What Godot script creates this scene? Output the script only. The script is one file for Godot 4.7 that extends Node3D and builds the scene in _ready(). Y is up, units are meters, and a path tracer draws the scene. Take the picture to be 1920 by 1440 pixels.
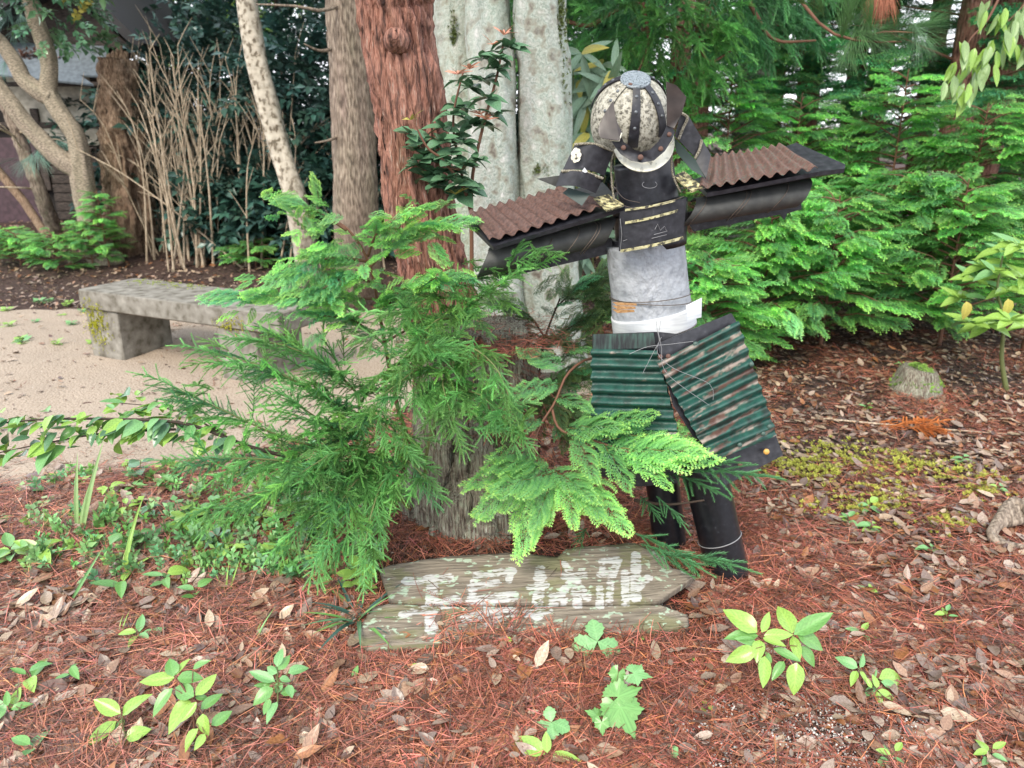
extends Node3D
# A weathered samurai figure of sheet metal and boards beside an old stump in a shrine wood.

const FL := 1444.1            # focal length in pixels of a 1440 high frame (53 degrees)
const PITCH := 18.5           # the camera looks down by this many degrees
const EYE := Vector3(0, 1.5, 0)
const UP := Vector3.UP
var sp := sin(deg_to_rad(PITCH))
var cp := cos(deg_to_rad(PITCH))
var rng := RandomNumberGenerator.new()
var bumps := FastNoiseLite.new()
var wob := FastNoiseLite.new()
var taken := {}
var M := {}                   # materials
var G := {}                   # shared meshes


class MB:                     # collects triangles for one mesh; front faces run clockwise
	var v := PackedVector3Array()
	var c := PackedColorArray()
	var uv := PackedVector2Array()
	var ix := PackedInt32Array()
	var tint := Color.WHITE

	func p(q: Vector3, u := Vector2.ZERO) -> int:
		v.append(q); c.append(tint); uv.append(u)
		return v.size() - 1

	func t(a: int, b: int, d: int) -> void:
		ix.append(a); ix.append(b); ix.append(d)

	func q(a: int, b: int, d: int, e: int) -> void:
		t(a, b, d); t(a, d, e)

	func quad(a: Vector3, b: Vector3, d: Vector3, e: Vector3) -> void:
		q(p(a, Vector2(0, 0)), p(b, Vector2(1, 0)), p(d, Vector2(1, 1)), p(e, Vector2(0, 1)))

	func dia(a: Vector3, dir: Vector3, side: Vector3, l: float, w: float, c0: Color, c1: Color) -> void:
		# a leaf-shaped pair of triangles from a along dir
		tint = c0
		var i := p(a)
		tint = c0.lerp(c1, 0.5)
		var j := p(a + dir * l * 0.42 + side * w)
		var k := p(a + dir * l * 0.42 - side * w)
		tint = c1
		var m := p(a + dir * l)
		t(i, j, m); t(i, m, k)

	func box(x: Transform3D, s: Vector3, b := 0.004) -> void:
		# a box with chamfered edges
		var h := s / 2.0
		b = minf(b, minf(h.x, minf(h.y, h.z)) * 0.45)
		var id := {}
		for a in 3:
			for sg in [-1, 1]:
				for i in [-1, 1]:
					for j in [-1, 1]:
						var o := [0.0, 0.0, 0.0]
						o[a] = sg * h[a]
						o[(a + 1) % 3] = i * (h[(a + 1) % 3] - b)
						o[(a + 2) % 3] = j * (h[(a + 2) % 3] - b)
						id[[a, sg, i, j]] = p(x * Vector3(o[0], o[1], o[2]), Vector2(i * 0.5 + 0.5, j * 0.5 + 0.5))
		for a in 3:
			for sg in [-1, 1]:
				var f := [id[[a, sg, -1, -1]], id[[a, sg, 1, -1]], id[[a, sg, 1, 1]], id[[a, sg, -1, 1]]]
				if sg > 0:
					q(f[3], f[2], f[1], f[0])
				else:
					q(f[0], f[1], f[2], f[3])
		for a in 3:
			var a1 := (a + 1) % 3
			for s0 in [-1, 1]:
				for s1 in [-1, 1]:
					# edge between face a (sign s0) and face a1 (sign s1), running along the third axis
					var e := [id[[a, s0, s1, -1]], id[[a, s0, s1, 1]], id[[a1, s1, 1, s0]], id[[a1, s1, -1, s0]]]
					if s0 * s1 > 0:
						q(e[0], e[1], e[2], e[3])
					else:
						q(e[3], e[2], e[1], e[0])
		for i in [-1, 1]:
			for j in [-1, 1]:
				for k in [-1, 1]:
					var e := [id[[0, i, j, k]], id[[1, j, k, i]], id[[2, k, i, j]]]
					if i * j * k > 0:
						t(e[2], e[1], e[0])
					else:
						t(e[0], e[1], e[2])

	func tube(path: Array, radii: Array, sides := 8, cap := true, squash := 1.0) -> void:
		var n := path.size()
		var up := Vector3(0.13, 0.2, 1).normalized()
		var rows := []
		for i in n:
			var dir: Vector3 = (path[mini(i + 1, n - 1)] - path[maxi(i - 1, 0)]).normalized()
			up = (up - dir * up.dot(dir))
			if up.length() < 0.01:
				up = Vector3(1, 0.1, 0) - dir * dir.x
			up = up.normalized()
			var sd := dir.cross(up)
			var row := []
			for k in sides:
				var a := TAU * k / sides
				row.append(p(path[i] + (up * cos(a) * squash + sd * sin(a)) * radii[i], Vector2(float(k) / sides, float(i) / n)))
			rows.append(row)
		for i in n - 1:
			for k in sides:
				var k2 := (k + 1) % sides
				q(rows[i + 1][k], rows[i + 1][k2], rows[i][k2], rows[i][k])
		if cap:
			for e in [0, n - 1]:
				var m := p(path[e])
				for k in sides:
					var k2 := (k + 1) % sides
					if e == 0:
						t(m, rows[e][k], rows[e][k2])
					else:
						t(m, rows[e][k2], rows[e][k])

	func slab(pts: Array, thick: Vector3, uvs := []) -> void:
		# a sheet or board with the outline pts (facing along thick), with its own back and edges
		var n := pts.size()
		var nm := thick.normalized()
		var ax: Vector3 = (nm.cross(Vector3(0.1, 1, 0.05))).normalized()
		var ay := ax.cross(nm)
		var flat := PackedVector2Array()
		for q3 in pts:
			flat.append(Vector2(q3.dot(ax), q3.dot(ay)))
		var tri := Geometry2D.triangulate_polygon(flat)
		var f := []
		var bk := []
		for i in n:
			f.append(p(pts[i] + thick * 0.5, uvs[i] if uvs else flat[i]))
		for i in n:
			bk.append(p(pts[i] - thick * 0.5, uvs[i] if uvs else flat[i]))
		for i in range(0, tri.size(), 3):
			var a: Vector3 = pts[tri[i]]
			var turned: bool = (pts[tri[i + 2]] - a).cross(pts[tri[i + 1]] - a).dot(nm) > 0.0
			var j := i + (1 if turned else 2)
			var k := i + (2 if turned else 1)
			t(f[tri[i]], f[tri[j]], f[tri[k]])
			t(bk[tri[i]], bk[tri[k]], bk[tri[j]])
		var ccw := not Geometry2D.is_polygon_clockwise(flat)
		for i in n:
			var i2 := (i + 1) % n
			var a := p(pts[i] + thick * 0.5)
			var b := p(pts[i2] + thick * 0.5)
			var d := p(pts[i2] - thick * 0.5)
			var e := p(pts[i] - thick * 0.5)
			if ccw:
				q(e, d, b, a)
			else:
				q(a, b, d, e)

	func sheet(rows: Array, thick := 0.0) -> void:
		# a grid of points as a surface; with a thickness it gets a back and edges
		var nr := rows.size()
		var nc: int = rows[0].size()
		var base := v.size()
		for i in nr:
			for j in nc:
				p(rows[i][j], Vector2(float(j) / (nc - 1), float(i) / (nr - 1)))
		for i in nr - 1:
			for j in nc - 1:
				var a := base + i * nc + j
				q(a, a + 1, a + nc + 1, a + nc)
		if thick == 0.0:
			return
		var back := []
		for i in nr:
			var row := []
			for j in nc:
				var du: Vector3 = rows[i][mini(j + 1, nc - 1)] - rows[i][maxi(j - 1, 0)]
				var dv: Vector3 = rows[mini(i + 1, nr - 1)][j] - rows[maxi(i - 1, 0)][j]
				row.append(rows[i][j] - dv.cross(du).normalized() * thick)
			back.append(row)
		var b2 := v.size()
		for i in nr:
			for j in nc:
				p(back[i][j], Vector2(float(j) / (nc - 1), float(i) / (nr - 1)))
		for i in nr - 1:
			for j in nc - 1:
				var a := b2 + i * nc + j
				q(a + nc, a + nc + 1, a + 1, a)
		for j in nc - 1:
			quad(back[0][j], back[0][j + 1], rows[0][j + 1], rows[0][j])
			quad(rows[nr - 1][j], rows[nr - 1][j + 1], back[nr - 1][j + 1], back[nr - 1][j])
		for i in nr - 1:
			quad(rows[i][0], rows[i + 1][0], back[i + 1][0], back[i][0])
			quad(back[i][nc - 1], back[i + 1][nc - 1], rows[i + 1][nc - 1], rows[i][nc - 1])

	func dome(x: Transform3D, r: Vector3, a0: float, a1: float, nu := 24, nv := 10) -> void:
		# part of an ellipsoid, from polar angle a0 to a1 measured from its +y pole
		var rows := []
		for i in nv + 1:
			var a := lerpf(a0, a1, float(i) / nv)
			var row := []
			for j in nu:
				var b := TAU * j / nu
				row.append(p(x * Vector3(r.x * sin(a) * cos(b), r.y * cos(a), r.z * sin(a) * sin(b))))
			rows.append(row)
		for i in nv:
			for j in nu:
				var j2 := (j + 1) % nu
				q(rows[i + 1][j], rows[i + 1][j2], rows[i][j2], rows[i][j])

	func mesh(m: Material = null) -> ArrayMesh:
		var nn := PackedVector3Array()
		nn.resize(v.size())
		for i in range(0, ix.size(), 3):
			var a := ix[i]
			var b := ix[i + 1]
			var d := ix[i + 2]
			var w := (v[d] - v[a]).cross(v[b] - v[a])
			nn[a] += w; nn[b] += w; nn[d] += w
		for i in nn.size():
			nn[i] = nn[i].normalized() if nn[i].length_squared() > 1e-20 else Vector3.UP
		var arr := []
		arr.resize(Mesh.ARRAY_MAX)
		arr[Mesh.ARRAY_VERTEX] = v
		arr[Mesh.ARRAY_NORMAL] = nn
		arr[Mesh.ARRAY_COLOR] = c
		arr[Mesh.ARRAY_TEX_UV] = uv
		arr[Mesh.ARRAY_INDEX] = ix
		var am := ArrayMesh.new()
		am.add_surface_from_arrays(Mesh.PRIMITIVE_TRIANGLES, arr)
		if m:
			am.surface_set_material(0, m)
		return am


# ---------------------------------------------------------------- small helpers
func at(px: float, py: float, d: float) -> Vector3:      # a point d metres in front of the camera's foot
	var u := (px - 960.0) / FL
	var w := (720.0 - py) / FL
	return EYE + Vector3(u, w * cp - sp, -w * sp - cp) * (d / (w * sp + cp))

func wide(w: float, py: float, d: float) -> float:       # how wide w frame pixels are there
	return w * d / (((720.0 - py) / FL) * sp + cp) / FL

func gh(x: float, z: float) -> float:                    # the height of the ground
	var dx := (x + 0.05) / (1.15 if x < -0.05 else 0.6)
	var dz := (z + 2.62) / 0.62
	var h := 0.19 * exp(-dx * dx - dz * dz)
	h += 0.10 * exp(-pow((x + 1.3) / 0.9, 2.0) - pow((z + 2.75) / 0.5, 2.0))
	h += bumps.get_noise_2d(x * 9.0, z * 9.0) * 0.022 * clampf(1.2 - pathmask(x, z) * 3.0, 0.15, 1.0)
	h += bumps.get_noise_2d(x * 2.0 + 40.0, z * 2.0) * 0.03 * smoothstep(1.0, 3.0, -z)
	h += 0.35 * smoothstep(7.0, 11.0, -z) + 0.6 * smoothstep(11.0, 40.0, -z)
	return h

func pathmask(x: float, z: float) -> float:
	var d := -z
	var nearer := 3.02 + 1.0 * smoothstep(-1.7, -0.4, x)
	return minf(minf(d - nearer, 6.5 - d), (0.55 - x) * 0.8) + wob.get_noise_2d(x * 6.0, z * 6.0) * 0.22

func onground(x: float, z: float, up := 0.0) -> Vector3:
	return Vector3(x, gh(x, z) + up, z)

func gp(px: float, py: float) -> Vector3:                # the ground point seen there
	var u := (px - 960.0) / FL
	var w := (720.0 - py) / FL
	var dir := Vector3(u, w * cp - sp, -w * sp - cp)
	var t := 1.5 / maxf(0.03, -dir.y)
	for i in 12:
		var q := EYE + dir * t
		t = lerpf(t, (1.5 - gh(q.x, q.z)) / maxf(0.03, -dir.y), 0.7)
	return EYE + dir * t

func gnormal(x: float, z: float) -> Vector3:
	var e := 0.03
	return Vector3(gh(x - e, z) - gh(x + e, z), 2.0 * e, gh(x, z - e) - gh(x, z + e)).normalized()

func aim(dir: Vector3, up: Vector3) -> Basis:            # x along dir, y near up
	var x := dir.normalized()
	var z := x.cross(up)
	if z.length() < 0.02:
		z = x.cross(Vector3(0.3, 0.2, 1))
	z = z.normalized()
	return Basis(x, z.cross(x), z)

func rr(a: float, b: float) -> float:
	return rng.randf_range(a, b)

func lin(r: float, g: float, b: float) -> Color:         # a real-world base colour as Godot wants it
	return Color(r, g, b).linear_to_srgb()

func numbered(called: String, parent: Node) -> String:
	var key := [called, parent]
	var n: int = taken.get(key, 0)
	taken[key] = n + 1
	return called if n == 0 else "%s_%03d" % [called, n]

func tag(o: Node, label: String, category: String, group := "") -> void:
	o.set_meta("label", label)
	o.set_meta("category", category)
	if group:
		o.set_meta("group", group)

func thing(called: String, label: String, category: String, where: Vector3, group := "") -> Node3D:
	var o := Node3D.new()
	o.name = numbered(called, self)
	add_child(o, true)
	o.position = where
	tag(o, label, category, group)
	return o

func top(parent: Node) -> Vector3:                       # where the thing of a part stands
	var o := parent
	while o.get_parent() != self:
		o = o.get_parent()
	return o.position

func part(parent: Node, called: String, mesh: Mesh, m: Material = null) -> MeshInstance3D:
	var o := MeshInstance3D.new()
	o.name = numbered(called, parent)
	o.mesh = mesh
	if m:
		o.material_override = m
	parent.add_child(o, true)
	return o

func world_part(parent: Node, called: String, mb: MB, m: Material) -> MeshInstance3D:   # a part whose mesh was laid out in scene coordinates
	var off := top(parent) if parent != self else Vector3.ZERO
	for i in mb.v.size():
		mb.v[i] -= off
	return part(parent, called, mb.mesh(), m)

func put(parent: Node, called: String, mesh: Mesh, m: Material, where: Vector3, b: Basis) -> MeshInstance3D:
	var o := part(parent, called, mesh, m)
	o.transform = Transform3D(b, where - (top(parent) if parent != self else Vector3.ZERO))
	return o

func structure(called: String, mb: MB, m: Material) -> MeshInstance3D:
	var o := part(self, called, mb.mesh(), m)
	o.set_meta("kind", "structure")
	return o

func many(parent: Node, called: String, mesh: Mesh, m: Material, xf: Array, cols: Array) -> MultiMeshInstance3D:
	var mm := MultiMesh.new()
	mm.transform_format = MultiMesh.TRANSFORM_3D
	mm.use_colors = true
	mm.mesh = mesh
	mm.instance_count = xf.size()
	var off := top(parent) if parent != self else Vector3.ZERO
	for i in xf.size():
		var x: Transform3D = xf[i]
		x.origin -= off
		mm.set_instance_transform(i, x)
		mm.set_instance_color(i, cols[i])
	var o := MultiMeshInstance3D.new()
	o.name = numbered(called, parent)
	o.multimesh = mm
	o.material_override = m
	o.set_meta("kind", "stuff")
	parent.add_child(o, true)
	return o

func curve(pts: Array, n: int) -> Array:                 # a smooth line through the points
	var cv := Curve3D.new()
	for i in pts.size():
		var tn: Vector3 = (pts[mini(i + 1, pts.size() - 1)] - pts[maxi(i - 1, 0)]) / 6.0
		cv.add_point(pts[i], -tn, tn)
	var l := cv.get_baked_length()
	var out := []
	for i in n:
		out.append(cv.sample_baked(l * i / (n - 1.0), true))
	return out

func taper(a: float, b: float, n: int, k := 1.0) -> Array:
	var out := []
	for i in n:
		out.append(lerpf(a, b, pow(i / (n - 1.0), k)))
	return out

func steps(vals: Array, n: int) -> Array:                # linear interpolation of a list of values
	var out := []
	for i in n:
		var f := (vals.size() - 1) * i / (n - 1.0)
		var k := mini(int(f), vals.size() - 2)
		out.append(lerpf(vals[k], vals[k + 1], f - k))
	return out


# ---------------------------------------------------------------- materials
func noise(sd: int, f: float, kind := FastNoiseLite.TYPE_SIMPLEX_SMOOTH, oct := 5, fractal := FastNoiseLite.FRACTAL_FBM, gain := 0.5) -> FastNoiseLite:
	var n := FastNoiseLite.new()
	n.seed = sd
	n.frequency = f
	n.noise_type = kind
	n.fractal_type = fractal
	n.fractal_octaves = oct
	n.fractal_gain = gain
	return n

func ntex(n: FastNoiseLite, ramp := [], size := 512) -> NoiseTexture2D:
	var t := NoiseTexture2D.new()
	t.width = size
	t.height = size
	t.seamless = true
	t.noise = n
	if ramp:
		var g := Gradient.new()
		var off := PackedFloat32Array()
		var col := PackedColorArray()
		for r in ramp:
			off.append(r[0])
			col.append(lin(r[1], r[2], r[3]))
		g.offsets = off
		g.colors = col
		t.color_ramp = g
	return t

func mat(c: Color, rough := 0.8, tex: Texture2D = null, scale := Vector3.ONE, height: Texture2D = null, cm := 0.0) -> StandardMaterial3D:
	var m := StandardMaterial3D.new()
	m.albedo_color = c
	m.roughness = rough
	if tex:
		m.albedo_texture = tex
	if tex or height:
		m.uv1_triplanar = true
		m.uv1_scale = scale
	if height:
		m.heightmap_enabled = true
		m.heightmap_texture = height
		m.heightmap_scale = cm
	return m

func leafmat(r: float, g: float, b: float, rough := 0.5, through := 0.35) -> StandardMaterial3D:
	var m := StandardMaterial3D.new()
	m.albedo_color = lin(r, g, b)
	m.roughness = rough
	m.vertex_color_use_as_albedo = true
	m.cull_mode = BaseMaterial3D.CULL_DISABLED
	if through > 0.0:
		m.backlight_enabled = true
		m.backlight = Color(through, through, through)
	return m


func _ready() -> void:
	# camera, sky, sun, exposure
	var cam := Camera3D.new()
	cam.name = "camera"
	cam.position = EYE
	cam.rotation_degrees.x = -PITCH
	cam.fov = 53.0
	cam.near = 0.05
	cam.far = 200.0
	var lens := CameraAttributesPhysical.new()
	lens.frustum_focal_length = 24.07
	lens.frustum_focus_distance = 2.35
	lens.frustum_near = 0.05
	lens.frustum_far = 200.0
	lens.exposure_aperture = 3.4
	cam.attributes = lens
	add_child(cam)
	cam.current = true
	var env := Environment.new()
	env.background_mode = Environment.BG_SKY
	var psm := ProceduralSkyMaterial.new()
	psm.sky_top_color = Color(0.8, 0.84, 0.9)
	psm.sky_horizon_color = Color(0.97, 0.98, 1.0)
	psm.sky_curve = 0.3
	psm.ground_bottom_color = Color(0.3, 0.27, 0.23)
	psm.ground_horizon_color = Color(0.5, 0.48, 0.44)
	var sky := Sky.new()
	sky.sky_material = psm
	env.sky = sky
	env.background_energy_multiplier = 1.1
	env.tonemap_mode = Environment.TONE_MAPPER_LINEAR
	env.tonemap_exposure = 2.6
	env.sdfgi_enabled = true
	env.ssao_enabled = true
	env.ssil_enabled = true
	var we := WorldEnvironment.new()
	we.name = "world_environment"
	we.environment = env
	add_child(we)
	var sun := DirectionalLight3D.new()
	sun.name = "sun"
	sun.rotation_degrees = Vector3(-46, -22, 0)
	sun.light_energy = 0.5
	sun.light_color = Color(1.0, 0.97, 0.92)
	sun.light_angular_distance = 25.0
	sun.shadow_enabled = true
	add_child(sun)

	make_materials()
	M.belt = mat(Color.WHITE, 0.5, ntex(noise(71, 0.03), [[0.3, 0.02, 0.022, 0.025], [0.55, 0.04, 0.06, 0.055], [0.75, 0.05, 0.1, 0.085]], 256), Vector3(14, 1.5, 8))
	M.cover = leafmat(0.3, 0.5, 0.14, 0.35, 0.6)
	M.tarp = mat(lin(0.03, 0.05, 0.046), 0.45)
	M.sugi_dead = leafmat(6.5, 0.8, 0.5, 0.7, 0.1)
	M.pine = leafmat(0.1, 0.22, 0.075, 0.4, 0.4)
	M.pine_blue = leafmat(0.15, 0.29, 0.22, 0.5, 0.4)
	M.needle_dead = leafmat(0.3, 0.1, 0.05, 0.7, 0.1)
	M.lichen_dark = mat(Color.WHITE, 0.9, ntex(noise(72, 0.03), [[0.3, 0.1, 0.09, 0.07], [0.55, 0.2, 0.21, 0.17], [0.75, 0.32, 0.34, 0.29]]), Vector3(2, 1, 2))
	make_meshes()
	build_ground()
	build_trunks()
	build_left()
	build_wood()
	build_figure()
	build_sign()
	build_bench()
	build_shrubs()
	build_seedlings()
	build_cover()
	build_sticks()
	build_litter()

func make_materials() -> void:
	bumps = noise(3, 0.35, FastNoiseLite.TYPE_SIMPLEX_SMOOTH, 4)
	wob = noise(8, 0.35, FastNoiseLite.TYPE_SIMPLEX_SMOOTH, 3)
	var fine := ntex(noise(21, 0.02))
	var grit := ntex(noise(22, 0.09, FastNoiseLite.TYPE_SIMPLEX_SMOOTH, 4))
	var ridged := ntex(noise(23, 0.018, FastNoiseLite.TYPE_SIMPLEX_SMOOTH, 5, FastNoiseLite.FRACTAL_RIDGED))
	var white := Color.WHITE
	M.soil = mat(white, 0.95, ntex(noise(24, 0.02), [[0.2, 0.025, 0.014, 0.01], [0.5, 0.06, 0.032, 0.024], [0.8, 0.12, 0.066, 0.05]]), Vector3(2.2, 2.2, 2.2), grit, 1.0)
	M.soil.uv1_world_triplanar = true
	M.sand = mat(white, 0.9, ntex(noise(25, 0.05, FastNoiseLite.TYPE_SIMPLEX_SMOOTH, 6), [[0.1, 0.17, 0.12, 0.085], [0.35, 0.33, 0.26, 0.2], [0.5, 0.43, 0.35, 0.275], [0.7, 0.36, 0.285, 0.22], [0.9, 0.52, 0.44, 0.36]], 1024), Vector3(1.1, 1.1, 1.1), grit, 0.5)
	M.sand.uv1_world_triplanar = true
	M.cedar_bark = mat(white, 0.85, ntex(noise(26, 0.02, FastNoiseLite.TYPE_SIMPLEX_SMOOTH, 6), [[0.16, 0.045, 0.022, 0.017], [0.36, 0.2, 0.085, 0.058], [0.55, 0.4, 0.2, 0.145], [0.7, 0.3, 0.13, 0.09], [0.88, 0.56, 0.4, 0.33]]), Vector3(4.5, 0.7, 4.5), ridged, 1.6)
	M.cedar_bark.vertex_color_use_as_albedo = true
	M.grey_bark = mat(white, 0.9, ntex(noise(27, 0.02, FastNoiseLite.TYPE_SIMPLEX_SMOOTH, 6), [[0.2, 0.08, 0.06, 0.045], [0.5, 0.24, 0.185, 0.14], [0.8, 0.4, 0.33, 0.26]]), Vector3(5, 0.9, 5), ridged, 0.8)
	M.grey_bark.vertex_color_use_as_albedo = true
	M.spotted_bark = mat(white, 0.9, ntex(noise(28, 0.014, FastNoiseLite.TYPE_SIMPLEX_SMOOTH, 6), [[0.2, 0.1, 0.08, 0.055], [0.36, 0.2, 0.165, 0.12], [0.42, 0.46, 0.41, 0.33], [0.8, 0.6, 0.55, 0.46]]), Vector3(2.4, 1.7, 2.4), grit, 0.4)
	M.smooth_bark = mat(white, 0.85, ntex(noise(29, 0.03, FastNoiseLite.TYPE_SIMPLEX_SMOOTH, 5), [[0.2, 0.12, 0.1, 0.07], [0.5, 0.3, 0.25, 0.18], [0.75, 0.48, 0.41, 0.32]]), Vector3(2, 4.5, 2), grit, 0.5)
	M.smooth_bark.vertex_color_use_as_albedo = true
	M.lichen_bark = mat(white, 0.92, ntex(noise(30, 0.011, FastNoiseLite.TYPE_SIMPLEX_SMOOTH, 7), [[0.12, 0.13, 0.1, 0.08], [0.27, 0.3, 0.29, 0.23], [0.38, 0.31, 0.33, 0.27], [0.48, 0.46, 0.5, 0.44], [0.56, 0.25, 0.3, 0.25], [0.62, 0.52, 0.545, 0.49], [0.7, 0.34, 0.37, 0.315], [0.88, 0.66, 0.65, 0.61]], 1024), Vector3(1.0, 0.8, 1.0), grit, 0.5)
	M.lichen_bark.vertex_color_use_as_albedo = true
	M.rotten = mat(white, 0.95, ntex(noise(31, 0.025, FastNoiseLite.TYPE_SIMPLEX_SMOOTH, 6), [[0.2, 0.045, 0.028, 0.018], [0.45, 0.23, 0.14, 0.085], [0.75, 0.48, 0.36, 0.25]]), Vector3(8, 0.9, 8), ridged, 1.6)
	M.rotten.vertex_color_use_as_albedo = true
	M.stump = mat(white, 0.95, ntex(noise(32, 0.025, FastNoiseLite.TYPE_SIMPLEX_SMOOTH, 6), [[0.14, 0.04, 0.03, 0.022], [0.34, 0.15, 0.115, 0.085], [0.52, 0.34, 0.3, 0.24], [0.66, 0.24, 0.26, 0.18], [0.85, 0.48, 0.47, 0.4]]), Vector3(7, 1.0, 7), ridged, 1.4)
	M.stump.vertex_color_use_as_albedo = true
	M.twig = mat(lin(0.16, 0.075, 0.045), 0.8)
	M.twig_green = mat(lin(0.13, 0.15, 0.05), 0.7)
	M.twig_dark = mat(lin(0.06, 0.04, 0.03), 0.8)
	M.cane = mat(white, 0.75, ntex(noise(33, 0.03), [[0.2, 0.24, 0.18, 0.12], [0.5, 0.43, 0.34, 0.24], [0.8, 0.6, 0.5, 0.38]], 256), Vector3(6, 1.5, 6))
	M.concrete = mat(white, 0.9, ntex(noise(34, 0.018, FastNoiseLite.TYPE_SIMPLEX_SMOOTH, 6), [[0.1, 0.09, 0.08, 0.06], [0.4, 0.19, 0.175, 0.148], [0.7, 0.25, 0.235, 0.205], [0.95, 0.33, 0.31, 0.27]]), Vector3(1.1, 1.1, 1.1), grit, 0.12)
	# the figure
	M.black = mat(white, 0.42, ntex(noise(35, 0.03, FastNoiseLite.TYPE_SIMPLEX_SMOOTH, 6), [[0.2, 0.011, 0.011, 0.015], [0.55, 0.022, 0.022, 0.028], [0.8, 0.032, 0.032, 0.04], [0.9, 0.06, 0.06, 0.068]]), Vector3(2.5, 2.5, 2.5), fine, 0.06)
	M.pipe = mat(white, 0.3, ntex(noise(36, 0.04, FastNoiseLite.TYPE_SIMPLEX_SMOOTH, 6), [[0.3, 0.008, 0.009, 0.012], [0.8, 0.016, 0.017, 0.022], [0.92, 0.05, 0.054, 0.06]]), Vector3(2, 2, 2))
	M.sheet_black = mat(white, 0.6, ntex(noise(37, 0.015), [[0.2, 0.04, 0.041, 0.04], [0.8, 0.068, 0.069, 0.064]]), Vector3(3, 3, 3), fine, 0.1)
	M.horn = mat(white, 0.4, ntex(noise(38, 0.008, FastNoiseLite.TYPE_SIMPLEX_SMOOTH, 3), [[0.2, 0.028, 0.021, 0.019], [0.8, 0.06, 0.046, 0.042]]), Vector3(4, 4, 4), ntex(noise(381, 0.006, FastNoiseLite.TYPE_SIMPLEX_SMOOTH, 2), [], 256), 0.8)
	M.cream = mat(white, 0.6, ntex(noise(39, 0.012, FastNoiseLite.TYPE_SIMPLEX_SMOOTH, 8, FastNoiseLite.FRACTAL_FBM, 0.72), [[0.2, 0.03, 0.028, 0.024], [0.41, 0.06, 0.055, 0.042], [0.45, 0.26, 0.235, 0.17], [0.5, 0.4, 0.38, 0.31], [0.64, 0.52, 0.505, 0.44], [0.8, 0.34, 0.31, 0.22]], 1024), Vector3(4.5, 4.5, 4.5), fine, 0.08)
	M.cream_white = mat(white, 0.5, ntex(noise(40, 0.012, FastNoiseLite.TYPE_SIMPLEX_SMOOTH, 7), [[0.25, 0.02, 0.02, 0.02], [0.29, 0.62, 0.59, 0.45], [0.6, 0.76, 0.74, 0.63]]), Vector3(3.1, 3.1, 3.1))
	M.disc = mat(white, 0.4, ntex(noise(41, 0.05, FastNoiseLite.TYPE_SIMPLEX_SMOOTH, 5), [[0.35, 0.05, 0.065, 0.08], [0.5, 0.2, 0.24, 0.27], [0.58, 0.5, 0.54, 0.57], [0.72, 0.12, 0.15, 0.17]]), Vector3(7, 7, 7))
	M.yellow_old = mat(white, 0.7, ntex(noise(42, 0.02, FastNoiseLite.TYPE_SIMPLEX_SMOOTH, 6), [[0.3, 0.03, 0.028, 0.022], [0.52, 0.05, 0.045, 0.03], [0.56, 0.46, 0.41, 0.18], [0.7, 0.55, 0.5, 0.28]]), Vector3(5, 5, 5))
	M.stripe = mat(white, 0.7, ntex(noise(421, 0.02, FastNoiseLite.TYPE_SIMPLEX_SMOOTH, 6), [[0.3, 0.04, 0.038, 0.03], [0.42, 0.08, 0.075, 0.05], [0.46, 0.42, 0.38, 0.18], [0.7, 0.52, 0.49, 0.3]]), Vector3(5, 5, 5))
	M.rope = mat(white, 0.9, ntex(noise(43, 0.09), [[0.3, 0.07, 0.06, 0.04], [0.5, 0.27, 0.24, 0.18], [0.7, 0.42, 0.39, 0.31]], 256), Vector3(9, 9, 9), grit, 0.2)
	M.rust = mat(white, 0.75, ntex(noise(44, 0.02, FastNoiseLite.TYPE_SIMPLEX_SMOOTH, 6), [[0.2, 0.03, 0.02, 0.018], [0.42, 0.075, 0.038, 0.029], [0.58, 0.14, 0.066, 0.047], [0.8, 0.13, 0.09, 0.078]], 1024), Vector3(3, 3, 3), grit, 0.12)
	M.rust_green = mat(white, 0.7, ntex(noise(45, 0.02, FastNoiseLite.TYPE_SIMPLEX_SMOOTH, 6), [[0.3, 0.07, 0.04, 0.032], [0.5, 0.155, 0.08, 0.06], [0.68, 0.19, 0.105, 0.08], [0.74, 0.06, 0.12, 0.1]], 1024), Vector3(3, 3, 3), grit, 0.12)
	M.green_tin = mat(white, 0.38, ntex(noise(46, 0.022, FastNoiseLite.TYPE_SIMPLEX_SMOOTH, 6), [[0.3, 0.012, 0.03, 0.025], [0.5, 0.018, 0.082, 0.06], [0.66, 0.026, 0.115, 0.085], [0.72, 0.22, 0.17, 0.14], [0.78, 0.1, 0.05, 0.04]], 1024), Vector3(1.6, 4, 4), fine, 0.1)
	M.green_worn = mat(white, 0.45, ntex(noise(47, 0.03, FastNoiseLite.TYPE_SIMPLEX_SMOOTH, 6), [[0.25, 0.03, 0.025, 0.022], [0.38, 0.12, 0.06, 0.045], [0.46, 0.022, 0.075, 0.058], [0.62, 0.028, 0.13, 0.095], [0.67, 0.3, 0.25, 0.22], [0.76, 0.14, 0.075, 0.055]], 1024), Vector3(1.4, 7, 4), fine, 0.1)
	for k in ["green_tin", "green_worn"]:                # their paint and wear are coloured on the sheet itself
		M[k].albedo_texture = ntex(noise(46, 0.03), [[0.2, 0.7, 0.7, 0.7], [0.8, 1.0, 1.0, 1.0]], 256)
		M[k].uv1_scale = Vector3(5, 5, 5)
		M[k].vertex_color_use_as_albedo = true
	M.grey_tin = mat(white, 0.55, ntex(noise(48, 0.012), [[0.12, 0.2, 0.215, 0.235], [0.3, 0.31, 0.33, 0.36], [0.55, 0.36, 0.38, 0.41], [0.62, 0.3, 0.315, 0.34], [0.85, 0.44, 0.46, 0.49]]), Vector3(3, 2.2, 3), fine, 0.6)
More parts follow.
